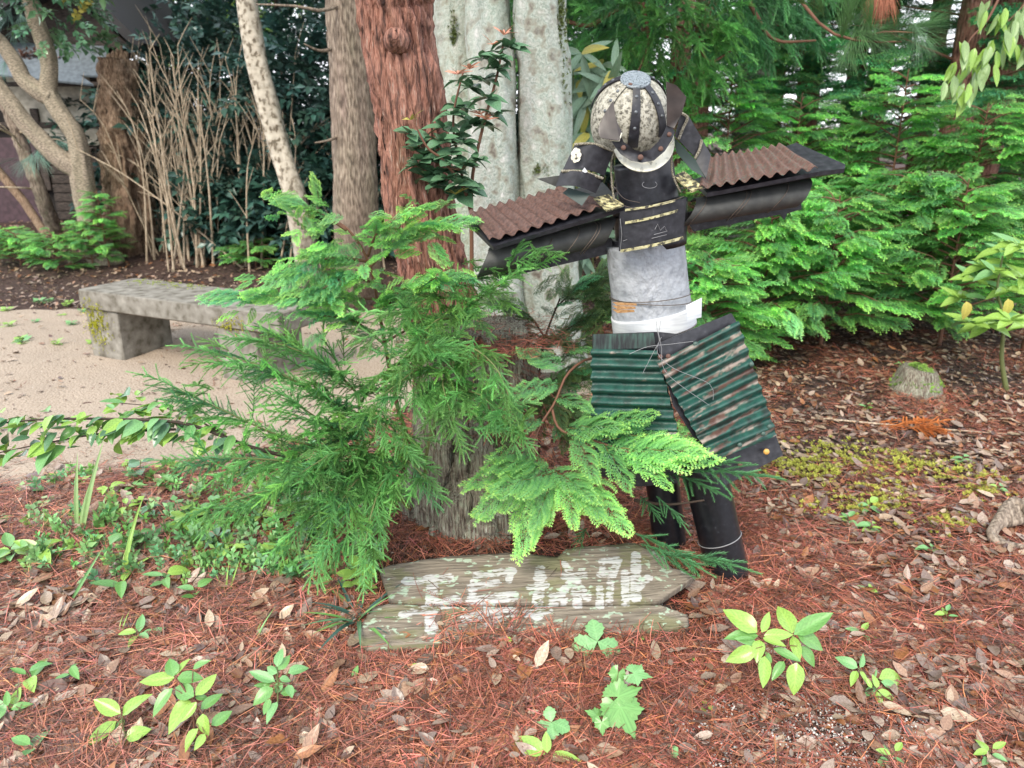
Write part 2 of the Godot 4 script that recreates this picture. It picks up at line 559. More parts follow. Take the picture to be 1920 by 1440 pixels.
	M.white_band = mat(white, 0.5, ntex(noise(49, 0.02), [[0.2, 0.52, 0.54, 0.57], [0.6, 0.66, 0.68, 0.7]]), Vector3(1, 9, 1))
	M.rust_stain = mat(white, 0.8, ntex(noise(50, 0.05), [[0.3, 0.2, 0.1, 0.04], [0.6, 0.42, 0.24, 0.1]], 256), Vector3(6, 20, 6))
	M.wire = mat(lin(0.14, 0.11, 0.09), 0.5)
	M.wire.metallic = 0.5
	M.wire_silver = mat(lin(0.26, 0.26, 0.27), 0.4)
	M.rivet = mat(lin(0.12, 0.13, 0.14), 0.4)
	M.rivet.metallic = 0.4
	M.rivet_rust = mat(lin(0.11, 0.055, 0.04), 0.7)
	M.rivet_green = mat(lin(0.05, 0.09, 0.075), 0.5)
	M.brass = mat(lin(0.6, 0.33, 0.08), 0.4)
	# the hut
	M.plaster = mat(white, 0.9, ntex(noise(51, 0.015), [[0.25, 0.4, 0.37, 0.3], [0.7, 0.6, 0.56, 0.47]]), Vector3(1, 1, 1))
	M.hut_board = mat(white, 0.85, ntex(noise(52, 0.025), [[0.2, 0.02, 0.016, 0.014], [0.7, 0.085, 0.065, 0.055]]), Vector3(0.8, 6, 6))
	M.hut_door = mat(white, 0.6, ntex(noise(53, 0.02), [[0.25, 0.045, 0.024, 0.03], [0.7, 0.075, 0.04, 0.05]]), Vector3(1, 1, 1))
	M.hut_tin = mat(white, 0.5, ntex(noise(54, 0.02), [[0.25, 0.1, 0.12, 0.14], [0.7, 0.18, 0.21, 0.235]]), Vector3(1.5, 1.5, 1.5))
	M.hut_roof = mat(lin(0.022, 0.02, 0.022), 0.7)
	M.hut_dark = mat(lin(0.018, 0.015, 0.014), 0.9)
	# leaves: midrib and side veins, mottling
	var vim := Image.create(160, 96, false, Image.FORMAT_RGB8)
	var vn := noise(91, 0.06, FastNoiseLite.TYPE_SIMPLEX_SMOOTH, 4)
	for y in 96:
		for x in 160:
			var off := absf(y / 95.0 - 0.5)
			var fr := fposmod((x / 160.0 - off * 0.55) * 8.0, 1.0)
			var vein := exp(-pow((fr - 0.5) / 0.09, 2.0)) * (1.0 - off) * 0.5 + exp(-pow(off / 0.03, 2.0))
			var b := 0.93 + 0.07 * vein + 0.1 * vn.get_noise_2d(x, y) - 0.025 * sin(fr * TAU)
			vim.set_pixel(x, y, Color(b * (1.0 + 0.12 * vein), b, b * 0.98))
	var veins := ImageTexture.create_from_image(vim)
	var dim := Image.create(160, 96, false, Image.FORMAT_RGB8)
	for y in 96:
		for x in 160:
			var b2 := vim.get_pixel(x, y).g + 0.22 * vn.get_noise_2d(x * 0.6 + 300.0, y * 0.6)
			b2 = clampf(b2, 0.5, 1.1)
			dim.set_pixel(x, y, Color(b2, b2 * 0.97, b2 * 0.94))
	var dead_veins := ImageTexture.create_from_image(dim)
	M.hinoki = leafmat(1.65, 1.75, 1.65, 0.42, 0.85)
	M.hinoki_deep = leafmat(1.0, 1.5, 1.7, 0.45, 0.75)
	M.hinoki_lime = leafmat(2.6, 2.45, 1.9, 0.42, 0.9)
	M.hinoki_tip = leafmat(1.75, 1.75, 1.45, 0.42, 0.9)
	M.hinoki_olive = leafmat(0.75, 0.65, 0.55, 0.6, 0.4)
	M.sugi = leafmat(2.2, 2.15, 1.75, 0.4, 0.8)
	M.sugi_light = leafmat(2.9, 2.75, 2.2, 0.4, 0.8)
	M.sugi_olive = leafmat(2.1, 1.8, 1.2, 0.45, 0.7)
	M.sugi_deep = leafmat(1.1, 1.3, 1.35, 0.5, 0.5)
	M.leaf_lime = leafmat(0.36, 0.6, 0.13, 0.24, 0.7)
	M.leaf_green = leafmat(0.17, 0.38, 0.11, 0.3, 0.5)
	M.leaf_mint = leafmat(0.2, 0.43, 0.17, 0.4, 0.5)
	M.leaf_dark = leafmat(0.12, 0.25, 0.14, 0.22, 0.4)
	M.leaf_teal = leafmat(0.045, 0.105, 0.085, 0.3, 0.15)
	M.leaf_pink = leafmat(0.7, 0.34, 0.25, 0.45, 0.6)
	M.leaf_pale = leafmat(0.3, 0.46, 0.19, 0.3, 0.5)
	M.leaf_yellow = leafmat(0.55, 0.5, 0.12, 0.5, 0.4)
	M.leaf_bamboo = leafmat(0.22, 0.34, 0.24, 0.45, 0.35)
	M.moss = leafmat(0.5, 0.52, 0.1, 0.9, 0.3)
	for k in ["leaf_lime", "leaf_green", "leaf_mint", "leaf_dark", "leaf_pink", "leaf_pale", "leaf_yellow", "leaf_bamboo"]:
		M[k].albedo_texture = veins
	M.dry = []
	for d in [[0.37, 0.24, 0.17], [0.44, 0.355, 0.3], [0.36, 0.165, 0.075], [0.26, 0.2, 0.175], [0.52, 0.42, 0.32], [0.14, 0.085, 0.07]]:
		M.dry.append(leafmat(d[0], d[1], d[2], 0.3, 0.0))
		M.dry[-1].albedo_texture = dead_veins
	M.litter = leafmat(0.88, 0.85, 0.83, 0.3, 0.0)
	M.needle = leafmat(0.92, 0.74, 0.64, 0.55, 0.0)
	M.litter.albedo_texture = dead_veins
	M.grit = leafmat(1, 1, 1, 0.7, 0.0)


# ---------------------------------------------------------------- foliage meshes, one unit long along +x
func hinoki(sd: int, fine: bool) -> ArrayMesh:           # a flat fan of scale leaves
	rng.seed = sd
	var mb := MB.new()
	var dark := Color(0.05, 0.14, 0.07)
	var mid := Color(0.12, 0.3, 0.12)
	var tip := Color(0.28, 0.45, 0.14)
	var drop := rr(0.14, 0.3) if fine else rr(0.02, 0.16)
	var lift := func(a: float, b: float) -> Vector3:
		return Vector3(a, -drop * a * a - (0.35 if fine else 0.2) * b * b + 0.03 * sin(a * 23.0 + b * 31.0), b)
	mb.tint = Color(0.1, 0.09, 0.035)
	var pts := []
	for i in 9:
		pts.append(lift.call(i / 8.5, 0.0))
	mb.tube(pts, taper(0.008, 0.002, 9), 3, false)
	var n := 24 if fine else 18
	for i in n:
		var x := 0.05 + 0.93 * i / n
		var s := 1.0 if i % 2 == 0 else -1.0
		var l := (0.46 * pow(1.0 - x, 0.7) + 0.07) * rr(0.72, 1.1) * smoothstep(-0.12, 0.22, x)
		var a := deg_to_rad(56.0 - 22.0 * x + rr(-6, 6))
		var sag := rr(-0.03, 0.02)
		var m := maxi(3, int(l / (0.026 if fine else 0.036)))
		var prev: Vector3 = lift.call(x, 0.0)
		for j in m:
			var f := (j + 1.0) / m
			var q := Vector2(x, 0) + Vector2(cos(a - 0.35 * f * f), s * sin(a - 0.35 * f * f)) * l * f
			var here: Vector3 = lift.call(q.x, q.y) + UP * sag * f
			var dir := (here - prev).normalized()
			var acr := dir.cross(UP).normalized()
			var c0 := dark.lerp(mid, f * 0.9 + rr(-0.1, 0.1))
			var wq := 0.0055 if fine else 0.009
			mb.tint = c0
			mb.quad(prev - acr * wq, prev + acr * wq, here + acr * wq * 0.9, here - acr * wq * 0.9)
			var fin := pow(f, 2.2)
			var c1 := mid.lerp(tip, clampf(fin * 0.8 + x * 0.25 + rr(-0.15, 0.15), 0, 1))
			for s2 in [-1.0, 1.0]:
				var tl: float = (0.045 + 0.05 * (1.0 - f) * sqrt(l * 2.2)) * rr(0.75, 1.2)
				var td: Vector3 = (dir * rr(0.6, 0.8) + acr * s2 * 0.72 + UP * rr(-0.2, 0.12)).normalized()
				var ta: Vector3 = td.cross(UP).normalized()
				if fine:
					mb.dia(here, td, ta, tl, 0.006, c0, c1)
					for k in [0.35, 0.65]:
						for s3 in [-1.0, 1.0]:
							mb.dia(here + td * tl * k, (td + ta * s3 * 0.75).normalized(), td.cross(UP).normalized(), tl * 0.42, 0.0048, c0.lerp(c1, k), c1)
				else:
					mb.dia(here, td, ta, tl * 1.25, 0.0135, c0, c1)
			if j == m - 1:
				mb.dia(here, dir, acr, 0.05, 0.008 if fine else 0.013, c1, tip)
			prev = here
	return mb.mesh()

func sugi(sd: int) -> ArrayMesh:                         # a shoot with side shoots, all set with short curved needles
	rng.seed = sd
	var mb := MB.new()
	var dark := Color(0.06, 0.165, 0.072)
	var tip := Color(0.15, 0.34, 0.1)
	var shoots := [[Vector3.ZERO, Vector3(1, 0.12, 0), 1.0, rr(0.3, 0.5)]]
	var n := 12
	for i in n:
		var x := 0.08 + 0.7 * i / n
		var s := 1.0 if i % 2 == 0 else -1.0
		shoots.append([Vector3(x, 0.1 * x - 0.2 * x * x, 0), Vector3(rr(0.55, 0.95), rr(-0.45, 0.4), s * rr(0.3, 0.9)).normalized(), rr(0.14, 0.5) * (1.15 - x * 0.7), rr(-0.5, 1.2)])
	for sh in shoots:
		var l: float = sh[2]
		var tone := rr(0.75, 1.3)
		var m := int(l / 0.02)
		var pts := []
		for i in m + 1:
			var f := float(i) / m
			pts.append(sh[0] + sh[1] * l * f + Vector3(0, -sh[3] * f * f * l * 0.6, 0))
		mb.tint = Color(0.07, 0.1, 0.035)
		mb.tube(pts, taper(0.006, 0.003, m + 1), 3, false)
		for i in m:
			var f := float(i) / m
			var dir: Vector3 = (pts[i + 1] - pts[i]).normalized()
			var b := aim(dir, UP)
			for k in 4:
				var a := PI * 0.5 * k + i * 0.9 + rr(-0.3, 0.3)
				var out := b.y * cos(a) * 0.85 + b.z * sin(a)
				var nl := rr(0.055, 0.075) * (1.0 - 0.35 * f)
				var nd := (dir * 0.9 + out * 0.75).normalized()
				var w := nd.cross(out).normalized() * 0.0058
				mb.tint = dark * tone
				var i0 := mb.p(pts[i] - w)
				var i1 := mb.p(pts[i] + w)
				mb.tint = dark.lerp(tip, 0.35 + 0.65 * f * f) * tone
				var i2 := mb.p(pts[i] + nd * nl + dir * nl * 0.25)
				mb.t(i0, i1, i2)
	return mb.mesh()

func blade(w: float, curl: float, fold: float, n := 6, wave := 0.0, heart := 0.38) -> ArrayMesh:   # one leaf
	var mb := MB.new()
	var rows := []
	for i in n + 1:
		var f := float(i) / n
		var hw := w * pow(sin(PI * pow(f, heart / 0.5)), 0.8) if i > 0 and i < n else 0.0
		var y := curl * f * f
		var row := []
		for s in [-1.0, -0.5, 0.0, 0.5, 1.0]:
			var yy: float = y + fold * absf(s) * hw + wave * sin(f * 17.0 + s * 2.0) * absf(s) * w
			mb.tint = Color(1.12, 1.1, 1.05) if s == 0.0 else Color(1, 1, 1) * (0.9 + 0.1 * absf(s))
			row.append(mb.p(Vector3(f * (1.0 - 0.12 * absf(curl)), yy, s * hw), Vector2(f, 0.5 + 0.5 * s)))
		rows.append(row)
	for i in n:
		for k in 4:
			if i == 0:
				mb.t(rows[0][2], rows[1][k + 1], rows[1][k])
			elif i == n - 1:
				mb.t(rows[i][k], rows[i][k + 1], rows[n][2])
			else:
				mb.q(rows[i][k], rows[i][k + 1], rows[i + 1][k + 1], rows[i + 1][k])
	return mb.mesh()

func lobed(sd: int) -> ArrayMesh:                        # a toothed leaf of three to five lobes, stalk end at the origin
	rng.seed = sd
	var mb := MB.new()
	mb.tint = Color(1.08, 1.08, 1.0)
	var c := mb.p(Vector3(0.16, 0.035, 0), Vector2(0.0, 0.5))
	var ring := []
	var n := 40
	for i in n + 1:
		var f := float(i) / n
		var a := lerpf(-2.75, 2.75, f)
		var lobe := 0.5
		for l in [[0.0, 0.86, 0.5], [1.05, 0.62, 0.45], [-1.05, 0.62, 0.45], [2.1, 0.46, 0.5], [-2.1, 0.46, 0.5]]:
			var d: float = absf(a - l[0]) / l[2]
			lobe = maxf(lobe * (1.0 if d > 1 else 1.0), lerpf(0.38, l[1], clampf(1.0 - d, 0, 1)))
		var r := minf(lobe, 0.9) * (1.05 if i % 2 == 0 else 0.93)
		mb.tint = Color(0.95, 0.95, 0.95)
		ring.append(mb.p(Vector3(0.16 + cos(a) * r, 0.05 * sin(a * 5.0) - 0.12 * r * r, sin(a) * r), Vector2(fposmod(absf(a) * 1.1, 0.9), 0.5 + 0.45 * sin(a * 3.0))))
	for i in n:
		mb.t(c, ring[i + 1], ring[i])
	return mb.mesh()

func leaflet() -> ArrayMesh:                             # one broad coarse-toothed third of a three-parted leaf
	var mb := MB.new()
	var edge := [[0.0, 0.0], [0.22, 0.26], [0.34, 0.4], [0.4, 0.36], [0.56, 0.52], [0.62, 0.43], [0.78, 0.44], [0.8, 0.31], [0.92, 0.22], [1.02, 0.0]]
	mb.tint = Color(1.1, 1.1, 1.05)
	var mid := []
	for q in edge:
		mid.append(mb.p(Vector3(q[0], -0.12 * q[0] * q[0], 0), Vector2(q[0] * 0.97, 0.5)))
	for s in [-1.0, 1.0]:
		mb.tint = Color(0.95, 0.95, 0.95)
		var out := []
		for q in edge:
			out.append(mb.p(Vector3(q[0], 0.1 * q[1] - 0.16 * q[0] * q[0] + 0.03 * sin(q[0] * 21.0), q[1] * s), Vector2(q[0] * 0.97, 0.5 + 0.9 * q[1] * s)))
		for i in edge.size() - 1:
			if s > 0:
				mb.q(mid[i], mid[i + 1], out[i + 1], out[i])
			else:
				mb.q(out[i], out[i + 1], mid[i + 1], mid[i])
	return mb.mesh()

func cluster(sd: int, n: int, l: float, w: float) -> ArrayMesh:   # a twig end with n leaves all round
	rng.seed = sd
	var mb := MB.new()
	mb.tint = Color(0.5, 0.4, 0.3)
	mb.tube([Vector3.ZERO, Vector3(0.5, 0.03, 0), Vector3(0.9, 0, 0)], [0.012, 0.008, 0.003], 3, false)
	for i in n:
		var f := pow((i + 0.5) / n, 0.7)
		var a := i * 2.4
		var d := Vector3(rr(0.2, 0.9), rr(-0.25, 0.5) + 0.3 * cos(a), sin(a) * 0.9).normalized()
		var b := aim(d, UP + Vector3(rr(-0.5, 0.5), 0, rr(-0.5, 0.5)))
		var o := Vector3(0.9 * f, 0.0, 0.0)
		var ll := l * rr(0.7, 1.15)
		mb.tint = Color(1, 1, 1) * rr(0.7, 1.25)
		var i0 := mb.p(o + d * ll * 0.08)
		var i1 := mb.p(o + d * ll * 0.5 + (b.z + b.y * 0.25) * w)
		var i2 := mb.p(o + d * ll - UP * ll * 0.12)
		var i3 := mb.p(o + d * ll * 0.5 - (b.z - b.y * 0.25) * w)
		var i4 := mb.p(o + d * ll * 0.52)
		mb.t(i0, i1, i4); mb.t(i1, i2, i4); mb.t(i0, i4, i3); mb.t(i4, i2, i3)
	return mb.mesh()

func tuft(sd: int, n: int, w: float, spread: float) -> ArrayMesh:   # long thin needles or blades from one point
	rng.seed = sd
	var mb := MB.new()
	for i in n:
		var a := TAU * i / n + rr(-0.2, 0.2)
		var sd2 := rr(0.25, 1.0) * spread
		var d := Vector3(1, cos(a) * sd2, sin(a) * sd2).normalized()
		var o := Vector3(rr(-0.25, 0.1), 0, 0)
		var l := rr(0.75, 1.05)
		var s := d.cross(Vector3(0.2, 1, 0.3)).normalized() * w
		var g := Vector3(0, -0.12 * l, 0)
		mb.tint = Color(1, 1, 1) * rr(0.7, 1.3)
		var i0 := mb.p(o - s)
		var i1 := mb.p(o + s)
		var i2 := mb.p(o + d * l * 0.55 + s + g * 0.3)
		var i3 := mb.p(o + d * l * 0.55 - s + g * 0.3)
		var i4 := mb.p(o + d * l + g)
		mb.q(i0, i1, i2, i3); mb.t(i3, i2, i4)
	return mb.mesh()

func needle_mat_mesh(sd: int) -> ArrayMesh:              # a patch of fallen needles and cedar twigs, 0.3 m across
	rng.seed = sd
	var mb := MB.new()
	for i in 80:
		var a := rr(0, TAU)
		var o := Vector3(rr(-0.13, 0.13), rr(0.0, 0.018), rr(-0.13, 0.13))
		var l := rr(0.05, 0.11)
		var k := rr(-0.5, 0.5)
		var wd := rr(0.0006, 0.0011)
		var br := rr(0.25, 1.75)
		mb.tint = Color(0.37 * br, 0.145 * br * rr(0.8, 1.25), 0.098 * br * rr(0.8, 1.3))
		if rng.randf() < 0.2:
			mb.tint = Color(0.13, 0.075, 0.06) * br
		var pr := o
		var pd := a
		for s in 3:
			pd += k * 0.3
			var nx := pr + Vector3(cos(pd), rr(-0.08, 0.1), sin(pd)) * l / 3.0
			nx.y = maxf(nx.y, 0.0)
			var sdv := Vector3(-sin(pd), rr(-0.4, 0.4), cos(pd)) * wd * (1.0 if s < 2 else 0.7)
			mb.q(mb.p(pr + sdv), mb.p(pr - sdv), mb.p(nx - sdv), mb.p(nx + sdv))
			pr = nx
	for i in 3:                                          # short cedar twigs with scale needles
		var a := rr(0, TAU)
		var o := Vector3(rr(-0.1, 0.1), rr(0.004, 0.02), rr(-0.1, 0.1))
		var d := Vector3(cos(a), 0, sin(a))
		var br := rr(0.6, 1.3)
		for j in 16:
			for s in [-1.0, 1.0]:
				var q := o + d * 0.007 * j
				mb.dia(q, (d + d.cross(UP) * s * 0.6 + UP * rr(-0.1, 0.4)).normalized(), UP * 0.5 + d.cross(UP) * 0.5, 0.012, 0.0012, Color(0.3, 0.1, 0.06) * br, Color(0.36, 0.15, 0.1) * br)
	return mb.mesh()

func make_meshes() -> void:
	G.fan = [hinoki(1, true), hinoki(2, true), hinoki(3, true), hinoki(4, true)]
	G.fanlow = [hinoki(5, false), hinoki(6, false), hinoki(7, false)]
	G.sugi = [sugi(11), sugi(12), sugi(13)]
	G.leaf = [blade(0.22, -0.22, 0.4), blade(0.27, -0.36, 0.32, 6, 0.04), blade(0.2, 0.1, 0.45, 6, 0.03)]
	G.round = [blade(0.36, -0.2, 0.15, 6, 0.0, 0.42), blade(0.33, -0.08, 0.25, 6, 0.0, 0.42)]
	G.narrow = [blade(0.13, -0.25, 0.3), blade(0.11, -0.12, 0.3)]
	G.grass = [blade(0.03, -0.55, 0.5, 8, 0.0, 0.3), blade(0.025, -0.25, 0.5, 8, 0.0, 0.3)]
	G.lobed = [lobed(15), lobed(16)]
	G.leaflet = [leaflet()]
	G.dry = [blade(0.2, 0.28, 0.5, 6, 0.12), blade(0.24, -0.3, 0.7, 6, 0.1), blade(0.18, 0.15, -0.8, 6, 0.15), blade(0.26, 0.35, 0.35, 6, 0.25)]
	G.camellia = [cluster(21, 15, 0.34, 0.075), cluster(22, 17, 0.3, 0.07)]
	G.broad = [cluster(23, 13, 0.4, 0.11), cluster(24, 12, 0.36, 0.1)]
	G.pine = [tuft(25, 46, 0.005, 0.55), tuft(26, 40, 0.005, 0.8)]
	G.sasa = [tuft(27, 9, 0.06, 0.7)]
	G.mosstuft = tuft(28, 22, 0.05, 1.6)
	G.needles = [needle_mat_mesh(31), needle_mat_mesh(32), needle_mat_mesh(33), needle_mat_mesh(34)]
	var st := MB.new()
	st.dome(Transform3D(), Vector3(0.5, 0.36, 0.42), 0.05, PI - 0.05, 6, 4)
	G.stone = st.mesh()
	var rv := MB.new()
	rv.dome(Transform3D(), Vector3(1, 0.6, 1), 0.0, PI * 0.5, 10, 4)
	G.rivet = rv.mesh()

# ---------------------------------------------------------------- the ground and what lies on it
const MOSS := [[1620, 868, 0.42, 0.07], [1700, 885, 0.3, 0.06], [1555, 850, 0.2, 0.05], [1800, 900, 0.22, 0.06], [1640, 925, 0.2, 0.05], [1540, 892, 0.25, 0.05], [1765, 990, 0.13, 0.035], [1590, 960, 0.25, 0.05], [1670, 950, 0.12, 0.04], [1480, 880, 0.2, 0.05], [1830, 930, 0.15, 0.04], [1500, 905, 0.12, 0.05]]   # seen at, width, depth
var moss_spots := []

func axis_steps(list: Array) -> Array:                   # [[from, to, step], ...] -> values
	var out := []
	for a in list:
		var n := int(round((a[1] - a[0]) / a[2]))
		for i in n:
			out.append(a[0] + (a[1] - a[0]) * i / n)
	out.append(list[-1][1])
	return out

func build_ground() -> void:
	var xs := axis_steps([[-60.0, -12.0, 6.0], [-12.0, -3.0, 0.3], [-3.0, 3.4, 0.04], [3.4, 12.0, 0.3], [12.0, 60.0, 6.0]])
	var zs := axis_steps([[-70.0, -14.0, 4.0], [-14.0, -7.0, 0.25], [-7.0, -4.4, 0.1], [-4.4, -1.0, 0.04], [-1.0, 3.0, 0.4], [3.0, 40.0, 6.0]])
	var mb := MB.new()
	var rows := []
	for z in zs:
		var row := []
		for x in xs:
			row.append(Vector3(x, gh(x, z), z))
		rows.append(row)
	mb.sheet(rows)
	structure("ground", mb, M.soil)
	# the sandy path: a sheet of its own on the ground, ragged where litter and plants close over it
	var pm := MB.new()
	var id := {}
	var px := axis_steps([[-8.0, -4.0, 0.16], [-4.0, 0.8, 0.05]])
	var pz := axis_steps([[-6.9, -2.5, 0.05]])
	for i in pz.size():
		for j in px.size():
			var k := pathmask(px[j], pz[i])
			if k > -0.06:
				id[[i, j]] = pm.p(Vector3(px[j], gh(px[j], pz[i]) + clampf(0.004 + k * 0.12, -0.006, 0.016) + bumps.get_noise_2d(px[j] * 30.0, pz[i] * 30.0) * 0.004, pz[i]))
	for i in pz.size() - 1:
		for j in px.size() - 1:
			if id.has([i, j]) and id.has([i, j + 1]) and id.has([i + 1, j]) and id.has([i + 1, j + 1]):
				pm.q(id[[i, j]], id[[i, j + 1]], id[[i + 1, j + 1]], id[[i + 1, j]])
	structure("sand_path", pm, M.sand)

func litter_amount(x: float, z: float) -> Vector2:       # how many needles, how many leaves there
	var d := -z
	var patch := wob.get_noise_2d(x * 5.0 + 30.0, z * 5.0)
	var n := (1.0 - smoothstep(2.6, 3.6, d) * 0.6) * (1.0 - 0.55 * smoothstep(0.75, 1.5, x)) * (1.0 - 0.25 * smoothstep(-0.5, -1.1, x)) * (1.0 + 0.7 * patch)
	var l := 0.55 + 0.6 * smoothstep(2.3, 3.2, d) + 0.4 * smoothstep(0.7, 1.5, x) + 0.6 * smoothstep(-0.4, -1.2, x) - 0.4 * patch
	var sandy := smoothstep(-0.16, 0.02, pathmask(x, z))
	var g := smoothstep(0.2, 0.6, 1.0 - absf(x - 0.74) / 0.75 - absf(d - 1.56) / 0.55)      # bare grit
	if x > -0.47 and x < 0.56 and d > 1.95 + 0.04 * (0.1 - x) and d < 2.34:                 # the boards lie here
		return Vector2.ZERO
	l *= 1.0 - 0.5 * smoothstep(0.75, 0.4, absf(x)) * smoothstep(2.05, 1.85, d)
	l *= 1.0 - 0.45 * moss_there(x, z)
	n *= 1.0 - 0.7 * moss_there(x, z)
	return Vector2(n * (1.0 - sandy * 0.95) * (1.0 - g * 0.93), l * (1.0 - sandy * 0.965) * (1.0 - g * 0.6))

func moss_there(x: float, z: float) -> float:
	var m := 0.0
	for c in moss_spots:
		var a: float = (x - c.x) / (c.z * 0.75)
		var b: float = (z - c.y) / (c.w * 1.6)
		m = maxf(m, exp(-a * a - b * b))
	return m

func spread_at(near: float, far: float, side: float) -> Vector2:   # a random ground point, denser towards the camera
	var f := rng.randf()
	var d := near * pow(far / near, f)
	return Vector2(rr(-side, side) * (d * 0.66 + 0.75), -d)

func build_litter() -> void:
	for b in MOSS:
		var c := gp(b[0], b[1])
		moss_spots.append(Vector4(c.x, c.z, b[2], b[3]))
	rng.seed = 101
	for k in 4:
		var xf := []
		var cols := []
		while xf.size() < 940:
			var s := spread_at(1.2, 6.5, 1.15)
			if rng.randf() > litter_amount(s.x, s.y).x:
				continue
			var b := aim(Vector3(1, 0, 0), gnormal(s.x, s.y)) * Basis(UP, rr(0, TAU)) * Basis.from_scale(Vector3(1, 1, 1) * rr(0.8, 1.3))
			xf.append(Transform3D(b, onground(s.x, s.y, rr(0.0, 0.012))))
			var v := rr(0.7, 1.35)
			var paler := smoothstep(0.3, -1.0, s.x) * 0.25 + rr(0, 0.2)
			cols.append(Color(v * (1.0 + paler * 0.2), v * (1.0 + paler * 0.9), v * (1.0 + paler * 1.2)))
		many(self, "fallen_needles", G.needles[k], M.needle, xf, cols)
	# broad dead leaves: the 300 that show largest are things, the rest one mass
	var tones := ["tan", "pinkish grey", "rusty orange", "grey brown", "pale straw", "dark brown"]
	var shapes := ["with curled edges", "arched over", "folded like a gutter", "lying flat"]
	var made := 0
	var tries := 0
	while made < 300 and tries < 9000:
		tries += 1
		var s := spread_at(1.35, 3.0, 1.0)
		if absf(s.x) > -s.y * 0.74 + 0.05 or rng.randf() > litter_amount(s.x, s.y).y or (s.x > -0.55 and s.x < 0.6 and s.y < -1.88 and s.y > -2.6):
			continue
		var tone: int = [0, 1, 2, 3, 4, 0, 1, 3, 4, 5][rng.randi() % 10]
		var sh := rng.randi() % 4
		var where := "in front of the lettered boards" if absf(s.x) < 0.5 and s.y > -2.05 else ("on the slope by the young cedar" if s.x < 0.0 else ("near the lime seedling" if s.y > -2.1 else "on the floor behind the black legs"))
		var l := rr(0.045, 0.09)
		var o := part(self, "fallen_leaf", G.dry[sh], M.dry[tone])
		tag(o, "%s %s dead leaf %s %s" % ["small" if l < 0.056 else ("large" if l > 0.078 else "middling"), tones[tone], shapes[sh], where], "leaf", "dead leaves on the forest floor")
		var n := (gnormal(s.x, s.y) + Vector3(rr(-0.45, 0.45), 0, rr(-0.45, 0.45))).normalized()
		o.transform = Transform3D(aim(Vector3(1, 0, 0), n) * Basis(UP, rr(0, TAU)) * Basis.from_scale(Vector3(l, l * rr(0.35, 0.9) * (1.0 if rng.randf() < 0.75 else -1.0), l)), onground(s.x, s.y, rr(0.022, 0.036)))
		made += 1
	for k in 4:
		var xf := []
		var cols := []
		var most := 9500
		while xf.size() < most:
			var s := spread_at(1.3, 12.0, 1.25)
			if rng.randf() > litter_amount(s.x, s.y).y:
				continue
			var n := (gnormal(s.x, s.y) + Vector3(rr(-0.4, 0.4), 0, rr(-0.4, 0.4))).normalized()
			var l := rr(0.024, 0.05) if rng.randf() < 0.65 else rr(0.045, 0.078)
			xf.append(Transform3D(aim(Vector3(1, 0, 0), n) * Basis(UP, rr(0, TAU)) * Basis.from_scale(Vector3(l, l * rr(0.25, 0.8), l)), onground(s.x, s.y, rr(0.012, 0.032))))
			var t: Color = M.dry[[0, 1, 2, 3, 4, 0, 1, 3, 4, 5][rng.randi() % 10]].albedo_color.srgb_to_linear()
			cols.append(t * rr(0.65, 1.15))
		many(self, "leaf_litter", G.dry[k], M.litter, xf, cols)
	# scraps of bark and broken leaf between the needles
	var xs := []
	var cs := []
	while xs.size() < 18000:
		var s := spread_at(1.2, 7.0, 1.15)
		if rng.randf() > litter_amount(s.x, s.y).y + 0.1:
			continue
		var n := (gnormal(s.x, s.y) + Vector3(rr(-0.5, 0.5), 0, rr(-0.5, 0.5))).normalized()
		var l := rr(0.012, 0.032)
		xs.append(Transform3D(aim(Vector3(1, 0, 0), n) * Basis(UP, rr(0, TAU)) * Basis.from_scale(Vector3(l, l, l * rr(0.6, 1.6))), onground(s.x, s.y, rr(0.008, 0.026))))
		var t: Color = M.dry[[0, 1, 2, 3, 5, 5, 3, 2][rng.randi() % 8]].albedo_color.srgb_to_linear()
		cs.append(t * rr(0.5, 1.1))
	many(self, "leaf_debris", G.dry[1], M.litter, xs, cs)
	# white grit washed bare at the lower corner, a little on the path
	var gx := []
	var gc := []
	while gx.size() < 8200:
		var s := Vector2(0.74 + rng.randfn(0, 0.33), -1.56 + rng.randfn(0, 0.17))
		if gx.size() > 7000:
			s = Vector2(rr(-3.5, 0.3), rr(-6, -3))
			if pathmask(s.x, s.y) < 0.0:
				continue
		var l := rr(0.003, 0.009)
		gx.append(Transform3D(Basis.from_euler(Vector3(rr(0, 6), rr(0, 6), rr(0, 6))) * Basis.from_scale(Vector3(l, l, l)), onground(s.x, s.y, rr(0.004, 0.016))))
		var v := rr(0.3, 0.85)
		gc.append(Color(v, v * 0.96, v * 0.9))
	many(self, "gravel", G.stone, M.grit, gx, gc)
	# moss cushions behind the figure, and a little beside the bench
	var mx := []
	var mc := []
	for b in MOSS:
		var c := Vector3(gp(b[0], b[1]).x, 0, gp(b[0], b[1]).z)
		for i in int(950.0 * b[2]):
			var x: float = c.x + rng.randfn(0, b[2] * 0.45)
			var z: float = c.z + rng.randfn(0, b[3] * 0.9)
			if wob.get_noise_2d(x * 12.0, z * 60.0) < -0.02:
				continue
			var l := rr(0.01, 0.02)
			mx.append(Transform3D(Basis(UP, rr(0, TAU)) * Basis(Vector3(0, 0, 1), PI * 0.5) * Basis.from_scale(Vector3(l, l, l)), onground(x, z, rr(0.018, 0.036))))
			mc.append(Color(1, 1, 1) * rr(0.65, 1.25))
	many(self, "moss", G.mosstuft, M.moss, mx, mc)

